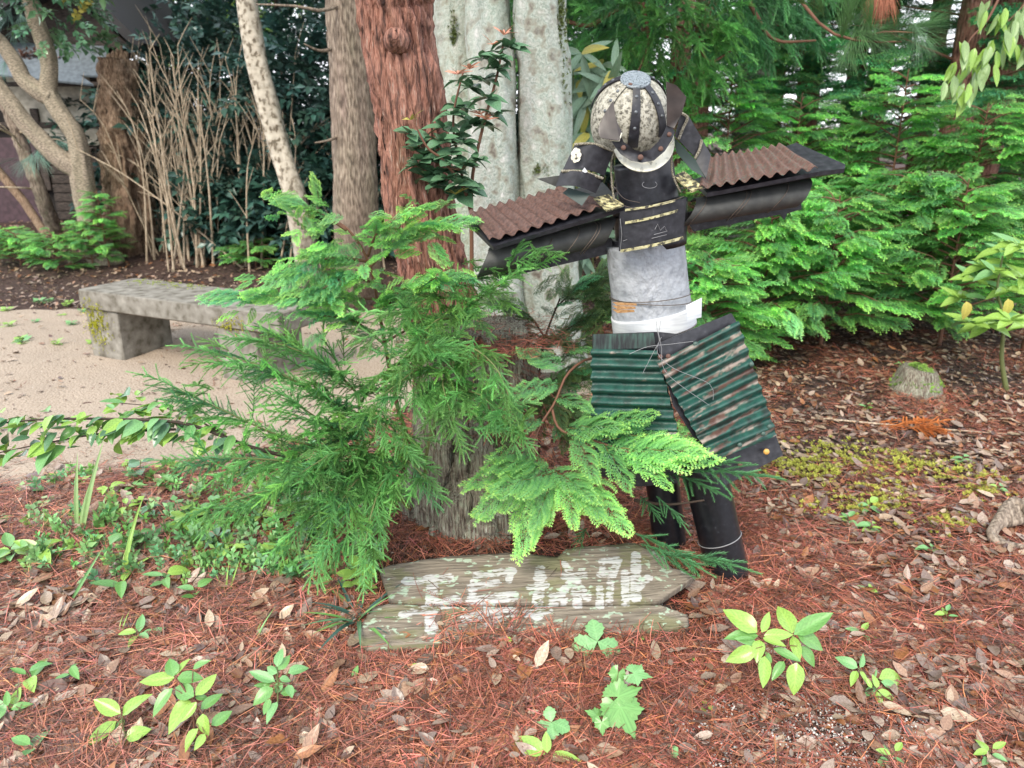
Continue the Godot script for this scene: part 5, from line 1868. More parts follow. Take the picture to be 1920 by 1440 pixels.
		for i in 16:
			dfill.append([pts[0].lerp(pts[1], rr(0.2, 1.0)) if i % 2 else pts[1].lerp(pts[-1], rng.randf()), (pts[-1] - pts[0]).normalized(), -0.2])
	foliage(t, dfill, G.fan, [M.hinoki_olive], 0.09, 0.08, 0.14)
	# young cedar with needle shoots: the big mass on the near side
	foot = onground(-0.3, -2.42)
	t = thing("young_cedar", "spreading young cedar with arching needle-set shoots around the old stump", "shrub", foot)
	var fill := []
	var sg := [M.sugi, M.sugi, M.sugi_light, M.sugi_deep]
	limb(t, [foot, at(700, 880, 2.36), at(680, 820, 2.35), at(672, 740, 2.36)], 0.009, 0.004, M.twig, "stem", 20)
	limb(t, [foot, at(800, 850, 2.3), at(842, 700, 2.34), at(852, 600, 2.38), at(846, 490, 2.42)], 0.008, 0.0025, M.twig_green, "stem", 24)
	for b in [
			[[[690, 850, 2.36], [560, 830, 2.22], [430, 775, 2.14], [330, 728, 2.1]], 15, 0.13, 0.2, 0.12, -0.3, sg],
			[[[690, 800, 2.36], [600, 740, 2.28], [500, 690, 2.22], [400, 662, 2.2]], 15, 0.13, 0.2, 0.12, -0.25, sg],
			[[[690, 870, 2.34], [590, 870, 2.16], [480, 860, 2.06], [370, 860, 2.0]], 16, 0.13, 0.2, 0.1, -0.4, sg],
			[[[690, 890, 2.32], [600, 900, 2.12], [500, 920, 2.0], [400, 950, 1.95]], 14, 0.12, 0.19, 0.12, -0.45, sg],
			[[[720, 880, 2.3], [670, 900, 2.12], [630, 960, 2.0], [600, 1030, 1.95]], 13, 0.13, 0.18, 0.2, -0.5, [M.sugi_light, M.sugi]],
			[[[740, 880, 2.3], [710, 920, 2.08], [690, 990, 1.98], [685, 1050, 1.94]], 12, 0.12, 0.17, 0.2, -0.5, [M.sugi_light, M.sugi]],
			[[[740, 880, 2.3], [640, 920, 2.06], [560, 990, 1.96]], 10, 0.12, 0.18, 0.2, -0.5, sg],
			[[[672, 740, 2.36], [620, 690, 2.3], [540, 650, 2.28], [480, 640, 2.26]], 12, 0.12, 0.18, 0.15, -0.2, sg],
			[[[672, 760, 2.36], [720, 700, 2.24], [780, 660, 2.16], [820, 650, 2.1]], 12, 0.13, 0.19, 0.1, -0.35, [M.sugi, M.sugi_olive]],
			[[[842, 700, 2.34], [790, 690, 2.2], [720, 740, 2.08]], 10, 0.13, 0.18, 0.15, -0.5, [M.sugi_olive, M.sugi]],
			[[[846, 660, 2.36], [880, 650, 2.2], [930, 690, 2.1], [960, 760, 2.05]], 11, 0.12, 0.17, 0.15, -0.55, [M.sugi_olive, M.sugi_olive, M.sugi]],
			[[[842, 710, 2.34], [830, 720, 2.15], [850, 790, 2.05]], 10, 0.12, 0.17, 0.15, -0.6, [M.sugi_olive, M.sugi]],
			[[[830, 740, 2.32], [900, 740, 2.14], [960, 800, 2.04]], 9, 0.11, 0.16, 0.15, -0.5, [M.sugi, M.sugi_olive]],
			[[[852, 600, 2.38], [900, 560, 2.32], [985, 500, 2.24]], 8, 0.08, 0.13, 0.25, 0.0, [M.sugi_light, M.sugi]],
			[[[850, 560, 2.4], [800, 560, 2.3], [760, 590, 2.25]], 7, 0.09, 0.14, 0.2, -0.2, [M.sugi_olive, M.sugi]],
			[[[852, 600, 2.38], [820, 600, 2.26], [780, 640, 2.18]], 8, 0.1, 0.15, 0.2, -0.3, [M.sugi_olive, M.sugi]],
			[[[848, 520, 2.41], [880, 520, 2.36], [905, 540, 2.3]], 6, 0.08, 0.12, 0.2, -0.1, [M.sugi, M.sugi_light]],
			[[[700, 860, 2.34], [760, 860, 2.16], [800, 900, 2.08]], 9, 0.11, 0.16, 0.2, -0.4, sg],
			[[[680, 830, 2.35], [620, 800, 2.2], [560, 760, 2.1]], 11, 0.13, 0.18, 0.15, -0.3, sg],
			[[[676, 780, 2.36], [700, 780, 2.15], [740, 820, 2.05]], 10, 0.12, 0.17, 0.2, -0.4, sg],
			[[[684, 840, 2.34], [640, 840, 2.14], [560, 890, 2.0]], 11, 0.12, 0.18, 0.15, -0.4, sg]]:
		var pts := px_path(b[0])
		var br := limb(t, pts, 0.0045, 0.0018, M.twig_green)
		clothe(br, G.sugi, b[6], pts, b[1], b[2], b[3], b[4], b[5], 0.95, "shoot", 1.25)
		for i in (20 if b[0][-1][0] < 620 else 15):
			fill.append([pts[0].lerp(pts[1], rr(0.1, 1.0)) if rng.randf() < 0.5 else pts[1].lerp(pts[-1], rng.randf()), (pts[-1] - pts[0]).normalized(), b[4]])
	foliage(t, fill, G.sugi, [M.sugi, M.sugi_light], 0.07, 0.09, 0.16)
	# low dark cedar shoots by the figure's legs
	foot = onground(0.42, -2.42)
	t = thing("low_cedar_sprout", "thin dark cedar sprout hanging before the black legs", "shrub", foot)
	limb(t, px_path([[1190, 938, 2.3], [1250, 946, 2.2], [1320, 938, 2.12]]), 0.006, 0.003, M.twig_dark, "cut_twig")
	for f in [[[1215, 905, 2.3], [1330, 855, 2.1]], [[1290, 880, 2.12], [1400, 870, 2.04]], [[1300, 885, 2.12], [1465, 915, 2.0]], [[1260, 890, 2.2], [1362, 945, 2.04]], [[1230, 930, 2.2], [1290, 1000, 2.1]], [[1200, 930, 2.25], [1235, 985, 2.12]], [[1190, 1000, 2.22], [1310, 1065, 2.12]], [[1230, 1040, 2.2], [1415, 1080, 2.06]], [[1200, 1020, 2.2], [1330, 1085, 2.06]], [[1100, 990, 2.3], [1080, 1030, 2.18]]]:
		fan(t, G.sugi, M.sugi_deep, at(f[0][0], f[0][1], f[0][2]), at(f[1][0], f[1][1], f[1][2]), rr(-0.3, 0.3), 0.8, "shoot")
	# the broad-leaved branch that reaches over the path
	foot = onground(-0.62, -2.5)
	t = thing("leafy_sapling", "sapling whose arching dark branch carries toothed green leaves over the path", "sapling", foot)
	var main := [foot, at(640, 890, 2.3), at(560, 862, 2.2), at(470, 838, 2.14), at(350, 795, 2.1), at(230, 786, 2.05), at(90, 786, 2.0), at(-60, 800, 1.96)]
	limb(t, main, 0.009, 0.002, M.twig_dark, "branch", 40)
	var sec := px_path([[330, 805, 2.1], [200, 812, 2.02], [90, 830, 1.98], [-30, 855, 1.94]])
	limb(t, sec, 0.004, 0.0015, M.twig_dark, "branch", 20)
	var third := px_path([[420, 815, 2.12], [330, 770, 2.16], [220, 755, 2.16]])
	limb(t, third, 0.003, 0.0012, M.twig_dark, "branch", 16)
	var lm := [M.leaf_green, M.leaf_lime, M.leaf_lime, M.leaf_dark, M.leaf_mint]
	for q in [[main, 105, 0.5], [sec, 60, 0.1], [third, 36, 0.1]]:
		var cv := curve(q[0], 60)
		for i in q[1]:
			var f: float = lerpf(q[2], 0.99, (i + rr(0, 0.8)) / q[1])
			var k := mini(int(f * 59.0), 58)
			var dir: Vector3 = (cv[k + 1] - cv[k]).normalized()
			var side := dir.cross(UP).normalized() * (1.0 if i % 2 == 0 else -1.0)
			var d := (dir * rr(0.2, 0.8) + side * rr(0.5, 1.0) + UP * rr(-0.75, 0.25)).normalized()
			var l := rr(0.035, 0.085)
			put(t, "leaf", G.leaf[rng.randi() % 3], lm[rng.randi() % 5], cv[k] + d * 0.012 + UP * rr(-0.03, 0.035), aim(d, UP + Vector3(rr(-0.6, 0.6), 0, rr(-0.3, 0.7))) * Basis.from_scale(Vector3.ONE * l))
	# pieris beside the cedar
	foot = onground(-0.16, -2.92)
	t = thing("pieris_shrub", "glossy dark shrub with pink young leaves growing beside the red cedar trunk", "shrub", foot)
	var top0 := at(884, 400, 2.85)
	limb(t, [foot, top0, at(886, 330, 2.85), at(905, 240, 2.83), at(930, 150, 2.82), at(945, 75, 2.82)], 0.014, 0.004, M.twig, "stem", 30)
	limb(t, [top0, at(868, 350, 2.8), at(830, 300, 2.75), at(800, 275, 2.72), at(775, 225, 2.7)], 0.008, 0.003, M.twig, "stem", 20)
	limb(t, [top0, at(860, 300, 2.84), at(850, 220, 2.82), at(870, 130, 2.8)], 0.007, 0.003, M.twig, "stem", 20)
	for r in [[945, 66, 1], [925, 85, 1], [905, 110, 0], [880, 130, 1], [858, 140, 1], [930, 130, 0], [905, 150, 0], [935, 110, 0], [955, 90, 0], [880, 165, 0], [915, 185, 0], [900, 215, 1], [912, 225, 1], [885, 235, 0], [925, 215, 0], [860, 200, 0], [845, 215, 0], [830, 240, 0], [850, 260, 0], [870, 270, 0], [770, 225, 2], [768, 250, 0], [800, 290, 0], [780, 310, 0], [815, 320, 0], [845, 300, 0], [860, 320, 1], [835, 335, 0], [870, 340, 0], [890, 300, 0], [862, 365, 0], [800, 265, 0], [855, 365, 3], [880, 355, 0], [845, 285, 0], [825, 265, 0], [815, 300, 0], [840, 320, 0], [860, 345, 0], [800, 330, 0], [780, 280, 0], [835, 355, 0], [870, 310, 0], [820, 345, 0], [790, 300, 0]]:
		var c := at(r[0], r[1], 2.8 + rr(-0.06, 0.06))
		for k in (9 if r[2] == 0 else 8):
			var a := TAU * k / 7.0 + rr(-0.3, 0.3)
			var d := Vector3(cos(a), rr(-0.35, 0.5) if r[2] == 0 else rr(0.2, 1.0), sin(a)).normalized()
			var l := rr(0.05, 0.08) if r[2] == 0 else rr(0.035, 0.06)
			put(t, "leaf", G.narrow[k % 2] if r[2] else G.leaf[k % 3], [M.leaf_dark, M.leaf_pink, M.leaf_yellow, M.leaf_yellow][r[2]], c, aim(d, UP + Vector3(rr(-0.3, 0.3), 0, rr(-0.1, 0.7))) * Basis.from_scale(Vector3(l, l, l * (1.35 if r[2] == 0 else 1.0))))
			if r[2] == 1 and k % 2 == 0:
				put(t, "leaf", G.leaf[k % 3], M.leaf_dark, c - UP * 0.02, aim(Vector3(d.x, -0.1, d.z), UP) * Basis.from_scale(Vector3.ONE * 0.06))


# ---------------------------------------------------------------- seedlings on the floor
func seedling(called: String, label: String, cat: String, base: Array, kind: Array, m: Array, leaves: Array, stem_m: Material, group := "") -> void:
	# leaves: stalk end and tip in the frame, and the share of the standard width; the leaves lie in one sloping plane above the foot
	var foot := gp(base[0], base[1])
	var t := thing(called, label, cat, foot, group)
	var cx := 0.0
	var cy := 0.0
	for q in leaves:
		cx += q[0] / float(leaves.size())
		cy += q[1] / float(leaves.size())
	var mid := at(cx, cy, -foot.z + 0.01)
	var mb := MB.new()
	mb.tube(curve([foot - UP * 0.01, foot.lerp(mid, 0.5) + Vector3(0.006, 0, 0.004), mid - Vector3(0, 0.012, 0)], 9), taper(0.0032, 0.0018, 9), 5)
	var nm := Vector3(0.0, 0.8, 0.6).normalized()
	var on := func(px: float, py: float, lift: float) -> Vector3:
		var dir := at(px, py, 1.0) - EYE
		var k := (mid + nm * lift - EYE).dot(nm) / dir.dot(nm)
		return EYE + dir * k
	for q in leaves:
		var lift := rr(-0.02, 0.015)
		var a: Vector3 = on.call(q[0], q[1], lift)
		var b: Vector3 = on.call(q[2], q[3], lift + rr(-0.015, 0.02))
		var l := a.distance_to(b)
		put(t, "leaf", kind[rng.randi() % kind.size()], m[rng.randi() % m.size()], a, aim(b - a, nm + Vector3(rr(-0.45, 0.45), 0, rr(-0.35, 0.3))) * Basis.from_scale(Vector3(l * 1.06, l, l * 0.98 * (q[4] if q.size() > 4 else 1.0))))
		mb.tube([mid - Vector3(0, 0.012, 0), a.lerp(mid, 0.4), a], [0.0014, 0.0012, 0.001], 4)
	world_part(t, "stem", mb, stem_m)

func sprig(label: String, px: float, py: float, h: float, n: int, l: float, kind: Array, m: Array, group: String, cat := "seedling", called := "seedling", one := false) -> void:
	# a small plant with leaves in pairs up its stem
	var foot := gp(px, py)
	var t := thing(called, label, cat, foot, group)
	var lean := Vector3(rr(-0.25, 0.25), 1, rr(-0.1, 0.3)) * h
	var mb := MB.new()
	mb.tube([foot - UP * 0.01, foot + lean * 0.5, foot + lean], [0.0022, 0.0018, 0.0012], 5)
	if one:                                              # too small in the picture to show its parts
		mb.tint = Color(0.8, 0.8, 0.6)
	else:
		world_part(t, "stem", mb, M.twig_green)
	for i in n:
		var f := lerpf(0.3, 1.0, i / maxf(1.0, n - 1.0))
		var a := i * 2.4 + rr(-0.3, 0.3)
		var d := Vector3(cos(a), rr(-0.1, 0.45), sin(a)).normalized()
		var b := aim(d, UP + Vector3(rr(-0.3, 0.3), 0, rr(0, 0.5)))
		if one:
			mb.dia(foot + lean * f, b.x, b.z, l * rr(0.75, 1.2), l * 0.35, Color(0.9, 0.9, 0.9), Color(1.1, 1.1, 1.1))
		else:
			put(t, "leaf", kind[rng.randi() % kind.size()], m[rng.randi() % m.size()], foot + lean * f + d * 0.006, b * Basis.from_scale(Vector3.ONE * l * rr(0.75, 1.2)))
	if one:
		world_part(t, "leaf_tuft", mb, m[rng.randi() % m.size()])

func build_seedlings() -> void:
	rng.seed = 301
	var lime := [M.leaf_lime]
	seedling("camphor_seedling", "tall two-headed seedling with large glossy lime leaves beside the sign's lower corner", "seedling", [1428, 1340], G.leaf, [M.leaf_lime, M.leaf_lime, M.leaf_green],
		[[1420, 1186, 1362, 1138], [1422, 1192, 1362, 1190], [1428, 1186, 1440, 1150], [1432, 1192, 1486, 1188], [1424, 1200, 1420, 1234, 1.1], [1418, 1206, 1382, 1196], [1416, 1216, 1366, 1240], [1430, 1196, 1472, 1214],
		[1486, 1188, 1462, 1128], [1488, 1190, 1558, 1154], [1494, 1188, 1550, 1214], [1486, 1192, 1498, 1240, 1.1], [1450, 1216, 1498, 1242], [1500, 1212, 1534, 1248], [1434, 1230, 1428, 1290], [1470, 1240, 1448, 1272], [1494, 1242, 1488, 1300, 1.1], [1436, 1222, 1446, 1244], [1430, 1240, 1420, 1252]], M.twig)
	seedling("low_seedling", "low spreading seedling of soft oval leaves on the grit's edge", "seedling", [1630, 1310], G.leaf, [M.leaf_mint, M.leaf_lime],
		[[1608, 1252, 1570, 1230], [1612, 1252, 1622, 1226], [1606, 1258, 1596, 1282], [1612, 1258, 1628, 1280], [1640, 1288, 1618, 1308], [1646, 1294, 1682, 1312], [1644, 1296, 1652, 1330], [1648, 1272, 1702, 1266], [1640, 1270, 1642, 1254], [1652, 1278, 1690, 1292], [1634, 1290, 1624, 1270], [1644, 1290, 1640, 1264]], M.twig_green)
	seedling("three_leaf_seedling", "single three-parted toothed leaf just under the lettered boards", "seedling", [1120, 1230], G.leaflet, [M.leaf_mint],
		[[1120, 1203, 1112, 1163, 1.0], [1120, 1203, 1074, 1217, 1.0], [1120, 1203, 1162, 1223, 1.0], [1119, 1204, 1112, 1242, 0.9]], M.twig_green)
	seedling("vine_seedling", "large vine-like toothed leaves below the three-parted leaf", "seedling", [1165, 1370], G.lobed, [M.leaf_mint, M.leaf_green],
		[[1160, 1258, 1148, 1285, 1.1], [1182, 1262, 1220, 1268, 1.05], [1158, 1316, 1190, 1380, 1.2], [1150, 1310, 1200, 1290, 1.0], [1125, 1345, 1100, 1332, 1.1], [1128, 1350, 1130, 1378, 1.1]], M.twig_green)
	seedling("vine_seedling", "toothed three-leaf seedling behind the bright lime rosette", "seedling", [1030, 1385], G.leaflet, [M.leaf_mint],
		[[1034, 1354, 1028, 1326, 1.0], [1034, 1354, 1066, 1366, 1.0], [1034, 1354, 1002, 1380, 1.0], [1034, 1355, 1038, 1384, 0.9]], M.twig_green)
	seedling("lime_rosette", "bright yellow-green rosette at the bottom edge of the needle floor", "seedling", [1030, 1440], G.leaf, lime,
		[[1022, 1414, 962, 1380, 1.2], [1026, 1412, 1024, 1374, 1.3], [1030, 1418, 1092, 1432, 1.2], [1026, 1420, 1010, 1440], [1028, 1422, 1044, 1456, 1.2], [1022, 1420, 990, 1446]], M.twig_green)
	seedling("tiny_vine_seedling", "tiny dark toothed sprig level with the lime rosette", "seedling", [932, 1425], G.leaflet, [M.leaf_green], [[932, 1412, 926, 1400], [934, 1414, 950, 1422], [930, 1416, 914, 1424]], M.twig_green)
	seedling("tiny_vine_seedling", "small toothed sprig under the big camphor seedling", "seedling", [1250, 1440], G.leaflet, [M.leaf_mint], [[1246, 1422, 1212, 1416], [1250, 1420, 1268, 1402], [1248, 1426, 1246, 1446], [1250, 1424, 1272, 1432]], M.twig_green)
	seedling("clover_seedling", "row of small round yellow-green leaves on needles under the boards", "seedling", [876, 1258], G.round, lime,
		[[866, 1248, 852, 1242, 1.3], [872, 1248, 878, 1238, 1.3], [874, 1252, 868, 1260, 1.3], [880, 1254, 886, 1244, 1.3], [884, 1256, 898, 1256, 1.3], [880, 1256, 886, 1264, 1.3]], M.twig_green)
	seedling("clover_seedling", "cluster of small pointed yellow-green leaves at the sign's lower end", "seedling", [766, 1268], G.leaf, lime,
		[[762, 1252, 746, 1248, 1.3], [766, 1254, 764, 1268, 1.4], [770, 1252, 782, 1244, 1.3], [772, 1256, 786, 1260, 1.3], [756, 1256, 752, 1268, 1.3]], M.twig_green)
	for q in [[1195, 1205, "beside the three-parted leaf"], [1290, 1242, "under the boards' pointed end"], [1306, 1288, "between the vine leaves and the camphor seedling"], [1322, 1332, "low beside the camphor seedling's stem"], [1165, 1375, "at the stalk of the large vine leaf"], [945, 1206, "against the lower board's edge"]]:
		sprig("tiny pale sprout of two or three leaves " + q[2], q[0], q[1], 0.02, 4, 0.022, G.round, lime, "tiny sprouts", "sprout", "sprout")
	# at the left
	seedling("oval_seedling", "tall seedling with broad glossy oval leaves, biggest on the needle slope", "seedling", [362, 1395], G.leaf, [M.leaf_lime, M.leaf_green, M.leaf_lime],
		[[326, 1268, 318, 1232, 1.3], [328, 1270, 266, 1280, 1.1], [332, 1272, 380, 1268, 1.3], [330, 1266, 352, 1232], [362, 1254, 390, 1236], [364, 1306, 324, 1286, 1.3], [366, 1304, 404, 1266, 1.2], [362, 1310, 306, 1365, 1.1], [368, 1316, 342, 1352, 1.2], [366, 1308, 392, 1306], [380, 1338, 382, 1380, 1.3], [376, 1330, 416, 1298], [396, 1360, 434, 1332, 1.2], [372, 1366, 338, 1404, 1.1], [384, 1376, 366, 1404, 1.2], [324, 1290, 282, 1340]], M.twig)
	seedling("oval_seedling", "seedling of five soft oval leaves beside the biggest oval seedling", "seedling", [244, 1400], G.leaf, [M.leaf_lime, M.leaf_green],
		[[226, 1338, 180, 1314, 1.3], [230, 1342, 272, 1294, 1.1], [232, 1346, 216, 1392, 1.3], [218, 1352, 164, 1398, 1.1], [236, 1384, 276, 1364, 1.3], [236, 1390, 204, 1424, 1.1]], M.twig_green)
	seedling("bushy_seedling", "bushy dark green seedling of many small leaves between the twig and the boards", "seedling", [515, 1345], G.leaf, [M.leaf_green, M.leaf_green, M.leaf_mint],
		[[520, 1250, 526, 1214], [522, 1256, 544, 1228], [520, 1262, 496, 1250], [540, 1262, 578, 1246], [516, 1278, 470, 1262], [530, 1280, 512, 1300, 1.2], [512, 1290, 474, 1316, 1.2], [540, 1284, 548, 1310, 1.2], [506, 1310, 496, 1340, 1.3], [520, 1316, 498, 1352], [524, 1272, 546, 1274, 1.2], [508, 1276, 488, 1290, 1.2], [526, 1300, 556, 1292, 1.1], [516, 1260, 530, 1240, 1.2], [500, 1284, 476, 1286]], M.twig_green)
	seedling("small_seedling", "small five-leaved seedling above a buried dark stick", "seedling", [664, 1285], G.leaf, [M.leaf_lime, M.leaf_green],
		[[662, 1272, 672, 1248, 1.2], [660, 1274, 640, 1270, 1.2], [664, 1274, 688, 1268, 1.2], [662, 1278, 656, 1290, 1.2], [664, 1278, 676, 1284]], M.twig_green)
	for q in [[70, 1290, "bent seedling with drooping leaves at the picture's needle-covered edge", 6, 0.06], [20, 1350, "leafy seedling half out of sight beside the bent seedling", 8, 0.06], [60, 1430, "pair of pale leaves at the lowest corner of the needle slope", 5, 0.06], [138, 1280, "grey-green seedling with four small leaves among curled grey leaves", 4, 0.045],
			[270, 1205, "leafy seedling with a long blade-like leaf by curled brown leaves", 10, 0.06], [240, 1110, "two broad grey-green leaves on a thin stalk under the tall grass blade", 4, 0.085], [30, 1060, "seedling with upright pale lime leaves at the sandy path's edge", 9, 0.085], [85, 1050, "seedling with four blue-green oval leaves near the path's edge", 6, 0.08], [168, 1100, "tiny lime seedling beside the bent grass blade", 4, 0.035], [370, 1130, "pale lime seedling between curled tan leaves", 6, 0.05], [310, 1100, "yellow-green seedling below the arching cedar", 6, 0.06]]:
		sprig(q[1 + 1], q[0], q[1], rr(0.04, 0.08), q[3], q[4], G.leaf, [M.leaf_lime, M.leaf_mint, M.leaf_green], "seedlings on the needle slope")
	# the low green tangle under the young cedar: shares one look
	for i in 50:
		var px := rr(200, 700)
		var py := rr(910, 1120) - (690 - px) * 0.12
		var nl := rng.randi_range(7, 10)
		var mi := i % 4
		sprig("%s vine plant with %s %s leaves %s" % ["low" if i % 3 else "taller", ["seven", "eight", "nine", "ten"][nl - 7], ["green", "mint", "lime", "deep green"][mi] + (" pointed" if i % 3 else " rounded"), "beside the lettered boards" if px > 560 else ("under the arching cedar" if px > 380 else "by the sandy path's edge")], px, py, rr(0.07, 0.12) if i % 3 == 0 else rr(0.03, 0.07), nl, rr(0.035, 0.06), G.leaf if i % 3 else G.round, [[M.leaf_green, M.leaf_mint, M.leaf_lime, M.leaf_dark][mi]], "green tangle under the cedar", "vine", "vine_plant")
	for i in 26:
		var px := rr(0, 420)
		var py := rr(890, 990) - px * 0.06
		sprig("%s pale small-leaved weed %s" % [["five-leaved", "spreading", "upright", "lime", "mint"][i % 5], "at the sandy path's ragged edge" if px > 260 else ("among the grass blades by the path" if px > 120 else "where the path meets the needle slope")], px, py, rr(0.02, 0.06), rng.randi_range(5, 9), rr(0.022, 0.04), G.round, [M.leaf_lime, M.leaf_mint, M.leaf_pale], "weeds along the path's edge", "weed", "path_weed", true)
	for i in 24:
		var px := rr(10, 260)
		var py := rr(560, 650)
		sprig("tiny green weed on the sand behind the bench's mossy end", px, py, rr(0.02, 0.05), 7, rr(0.04, 0.07), G.round, [M.leaf_lime, M.leaf_mint], "weeds by the bench", "weed", "path_weed", true)
	# small green sprouts over the leaf floor on the other side
	for q in [[1775, 1170, "five-leaved sprout on brown leaves far from the grit"], [1745, 1040, "three-leaved mint sprout lying among grey leaves"], [1625, 1115, "pale sprout beside the curled yellow leaf"], [1590, 985, "lime-leaved sprout at the moss patch"], [1625, 1000, "twin sprout below the moss patch"], [1630, 960, "bright sprout within the moss patch"], [1660, 1430, "dark green sprout on the white grit"], [1850, 1430, "glossy dark leaf pair at the grit's corner"], [1910, 1230, "lime sprout at the edge of the grey leaves"], [1615, 1200, "feathery sprout above the low seedling"], [1870, 930, "lime sprout beside the driftwood root"], [1620, 770, "lime sprout near the orange dead sprig"], [1690, 690, "pale sprout under the hanging cypress"], [1800, 870, "round-leaved sprout by the smaller moss cushion"], [1360, 1095, "sprout at the foot of the black leg"]]:
		sprig(q[2], q[0], q[1], rr(0.03, 0.05), 6, rr(0.035, 0.05), G.leaf, [M.leaf_mint, M.leaf_lime], "sprouts on the leaf floor", "sprout", "sprout")
	# grass
	for g in [["tall single grass blade with a bent companion on the needle slope", [236, 1080], [[236, 1078, 240, 958], [240, 1070, 300, 1040], [232, 1060, 226, 1030]], M.leaf_lime], ["single arching grass blade above grey curled leaves", [132, 1130], [[132, 1130, 190, 1048]], M.leaf_mint], ["upright lime grass tuft below the arching cedar", [425, 1120], [[425, 1118, 400, 1080], [425, 1118, 424, 1060], [428, 1118, 450, 1060], [424, 1118, 440, 1090]], M.leaf_lime], ["short grass blade between tan leaves", [480, 1210], [[480, 1208, 495, 1150], [480, 1208, 478, 1170]], M.leaf_green], ["short bright grass tuft by the blade-leaved seedling", [225, 1198], [[225, 1198, 215, 1160], [227, 1198, 236, 1150], [224, 1198, 212, 1185]], M.leaf_lime], ["pale grass clump at the sandy path's edge", [150, 1000], [[145, 1000, 140, 870], [150, 1000, 160, 900], [155, 1000, 180, 850], [148, 1000, 130, 920]], M.leaf_pale]]:
		var foot := gp(g[1][0], g[1][1])
		var t := thing("grass_plant", g[0], "grass", foot)
		for q in g[2]:
			var a := at(q[0], q[1], -foot.z)
			var b := at(q[2], q[3], -foot.z + 0.02)
			put(t, "blade", G.grass[rng.randi() % 2], g[3], a, aim(b - a + UP * 0.03, Vector3(rr(-0.5, 0.5), 0.5, 1)) * Basis.from_scale(Vector3.ONE * a.distance_to(b) * 1.1))
	var foot := gp(668, 1168)
	var t := thing("grass_tuft", "dark arching grass tuft growing at the end of the lettered boards", "grass", foot)
	for i in 26:
		var a := TAU * i / 26.0 + rr(-0.2, 0.2)
		var l := rr(0.12, 0.2)
		put(t, "blade", G.grass[i % 2], [M.leaf_dark, M.leaf_green, M.leaf_teal][i % 3], foot + Vector3(rr(-0.015, 0.015), 0, rr(-0.015, 0.015)), aim(Vector3(cos(a), rr(0.5, 1.3), sin(a)), UP) * Basis.from_scale(Vector3(l, l, l * 1.4)))
	# aucuba-like shrub at the edge, and the hanging pale leaves
	foot = gp(1888, 735)
	t = thing("broadleaf_shrub", "lime broad-leaved shrub on bare stems before the cypress saplings", "shrub", foot)
	var dd := -foot.z
	limb(t, [foot, at(1878, 670, dd), at(1885, 600, dd)], 0.016, 0.009, M.twig_green, "stem")
	limb(t, [at(1885, 600, dd), at(1870, 540, dd), at(1880, 480, dd)], 0.009, 0.005, M.twig_green, "stem")
	for c in [[1880, 470], [1845, 500], [1910, 460], [1830, 525], [1865, 510], [1850, 610], [1895, 600], [1820, 605], [1920, 520], [1925, 610], [1800, 560], [1890, 545]]:
		var q := at(c[0], c[1], dd + rr(-0.2, 0.15))
		for k in 8:
			var a := TAU * k / 8.0 + rr(-0.3, 0.3)
			put(t, "leaf", G.leaf[k % 3], [M.leaf_lime, M.leaf_lime, M.leaf_lime, M.leaf_mint][rng.randi() % 4], q, aim(Vector3(cos(a), rr(-0.25, 0.6), sin(a)), UP + Vector3(0, 0, 0.4)) * Basis.from_scale(Vector3.ONE * rr(0.1, 0.165)))
	for k in 2:
		put(t, "leaf", G.leaf[1], M.leaf_yellow, at([1890, 1812, 1900][k], [560, 565, 545][k], dd - 0.15), aim(Vector3(0.1, -1, 0.2), Vector3(0, 0.2, 1)) * Basis.from_scale(Vector3.ONE * 0.11), ).set_meta("label", "yellowed leaf")
	foot = onground(3.6, -5.2)
	t = thing("pale_leaf_tree", "slim tree with hanging pale glossy leaves above the cypress saplings", "tree", foot)
	limb(t, [foot, Vector3(3.7, 1.2, -5.2), Vector3(3.62, 2.4, -5.1), at(1900, -60, 4.9)], 0.035, 0.012, M.twig, "trunk", 20)
	limb(t, [at(1900, -60, 4.9), at(1850, 40, 4.8), at(1815, 80, 4.75), at(1800, 140, 4.72)], 0.01, 0.003, M.twig, "branch", 14)
	limb(t, [at(1900, -60, 4.9), at(1925, 0, 4.8), at(1890, 40, 4.75)], 0.01, 0.003, M.twig, "branch", 14)
	for c in [[1812, 85], [1830, 95], [1858, 82], [1798, 115], [1820, 125], [1788, 145], [1855, 125], [1870, 85], [1812, 155], [1800, 170], [1840, 110], [1880, 20], [1900, 40], [1885, 60], [1915, 10], [1850, 10], [1910, 90]]:
		var q := at(c[0], c[1], 4.75 + rr(-0.15, 0.1))
		for k in 4:
			put(t, "leaf", G.narrow[0] if k % 2 else G.leaf[2], [M.leaf_pale, M.leaf_lime, M.leaf_pale][rng.randi() % 3], q + Vector3(rr(-0.05, 0.05), rr(-0.03, 0.03), 0), aim(Vector3(rr(-0.5, 0.5), -1, rr(-0.2, 0.4)), Vector3(rr(-0.4, 0.4), 0.3, 1)) * Basis.from_scale(Vector3(0.125, 0.125, 0.115)))


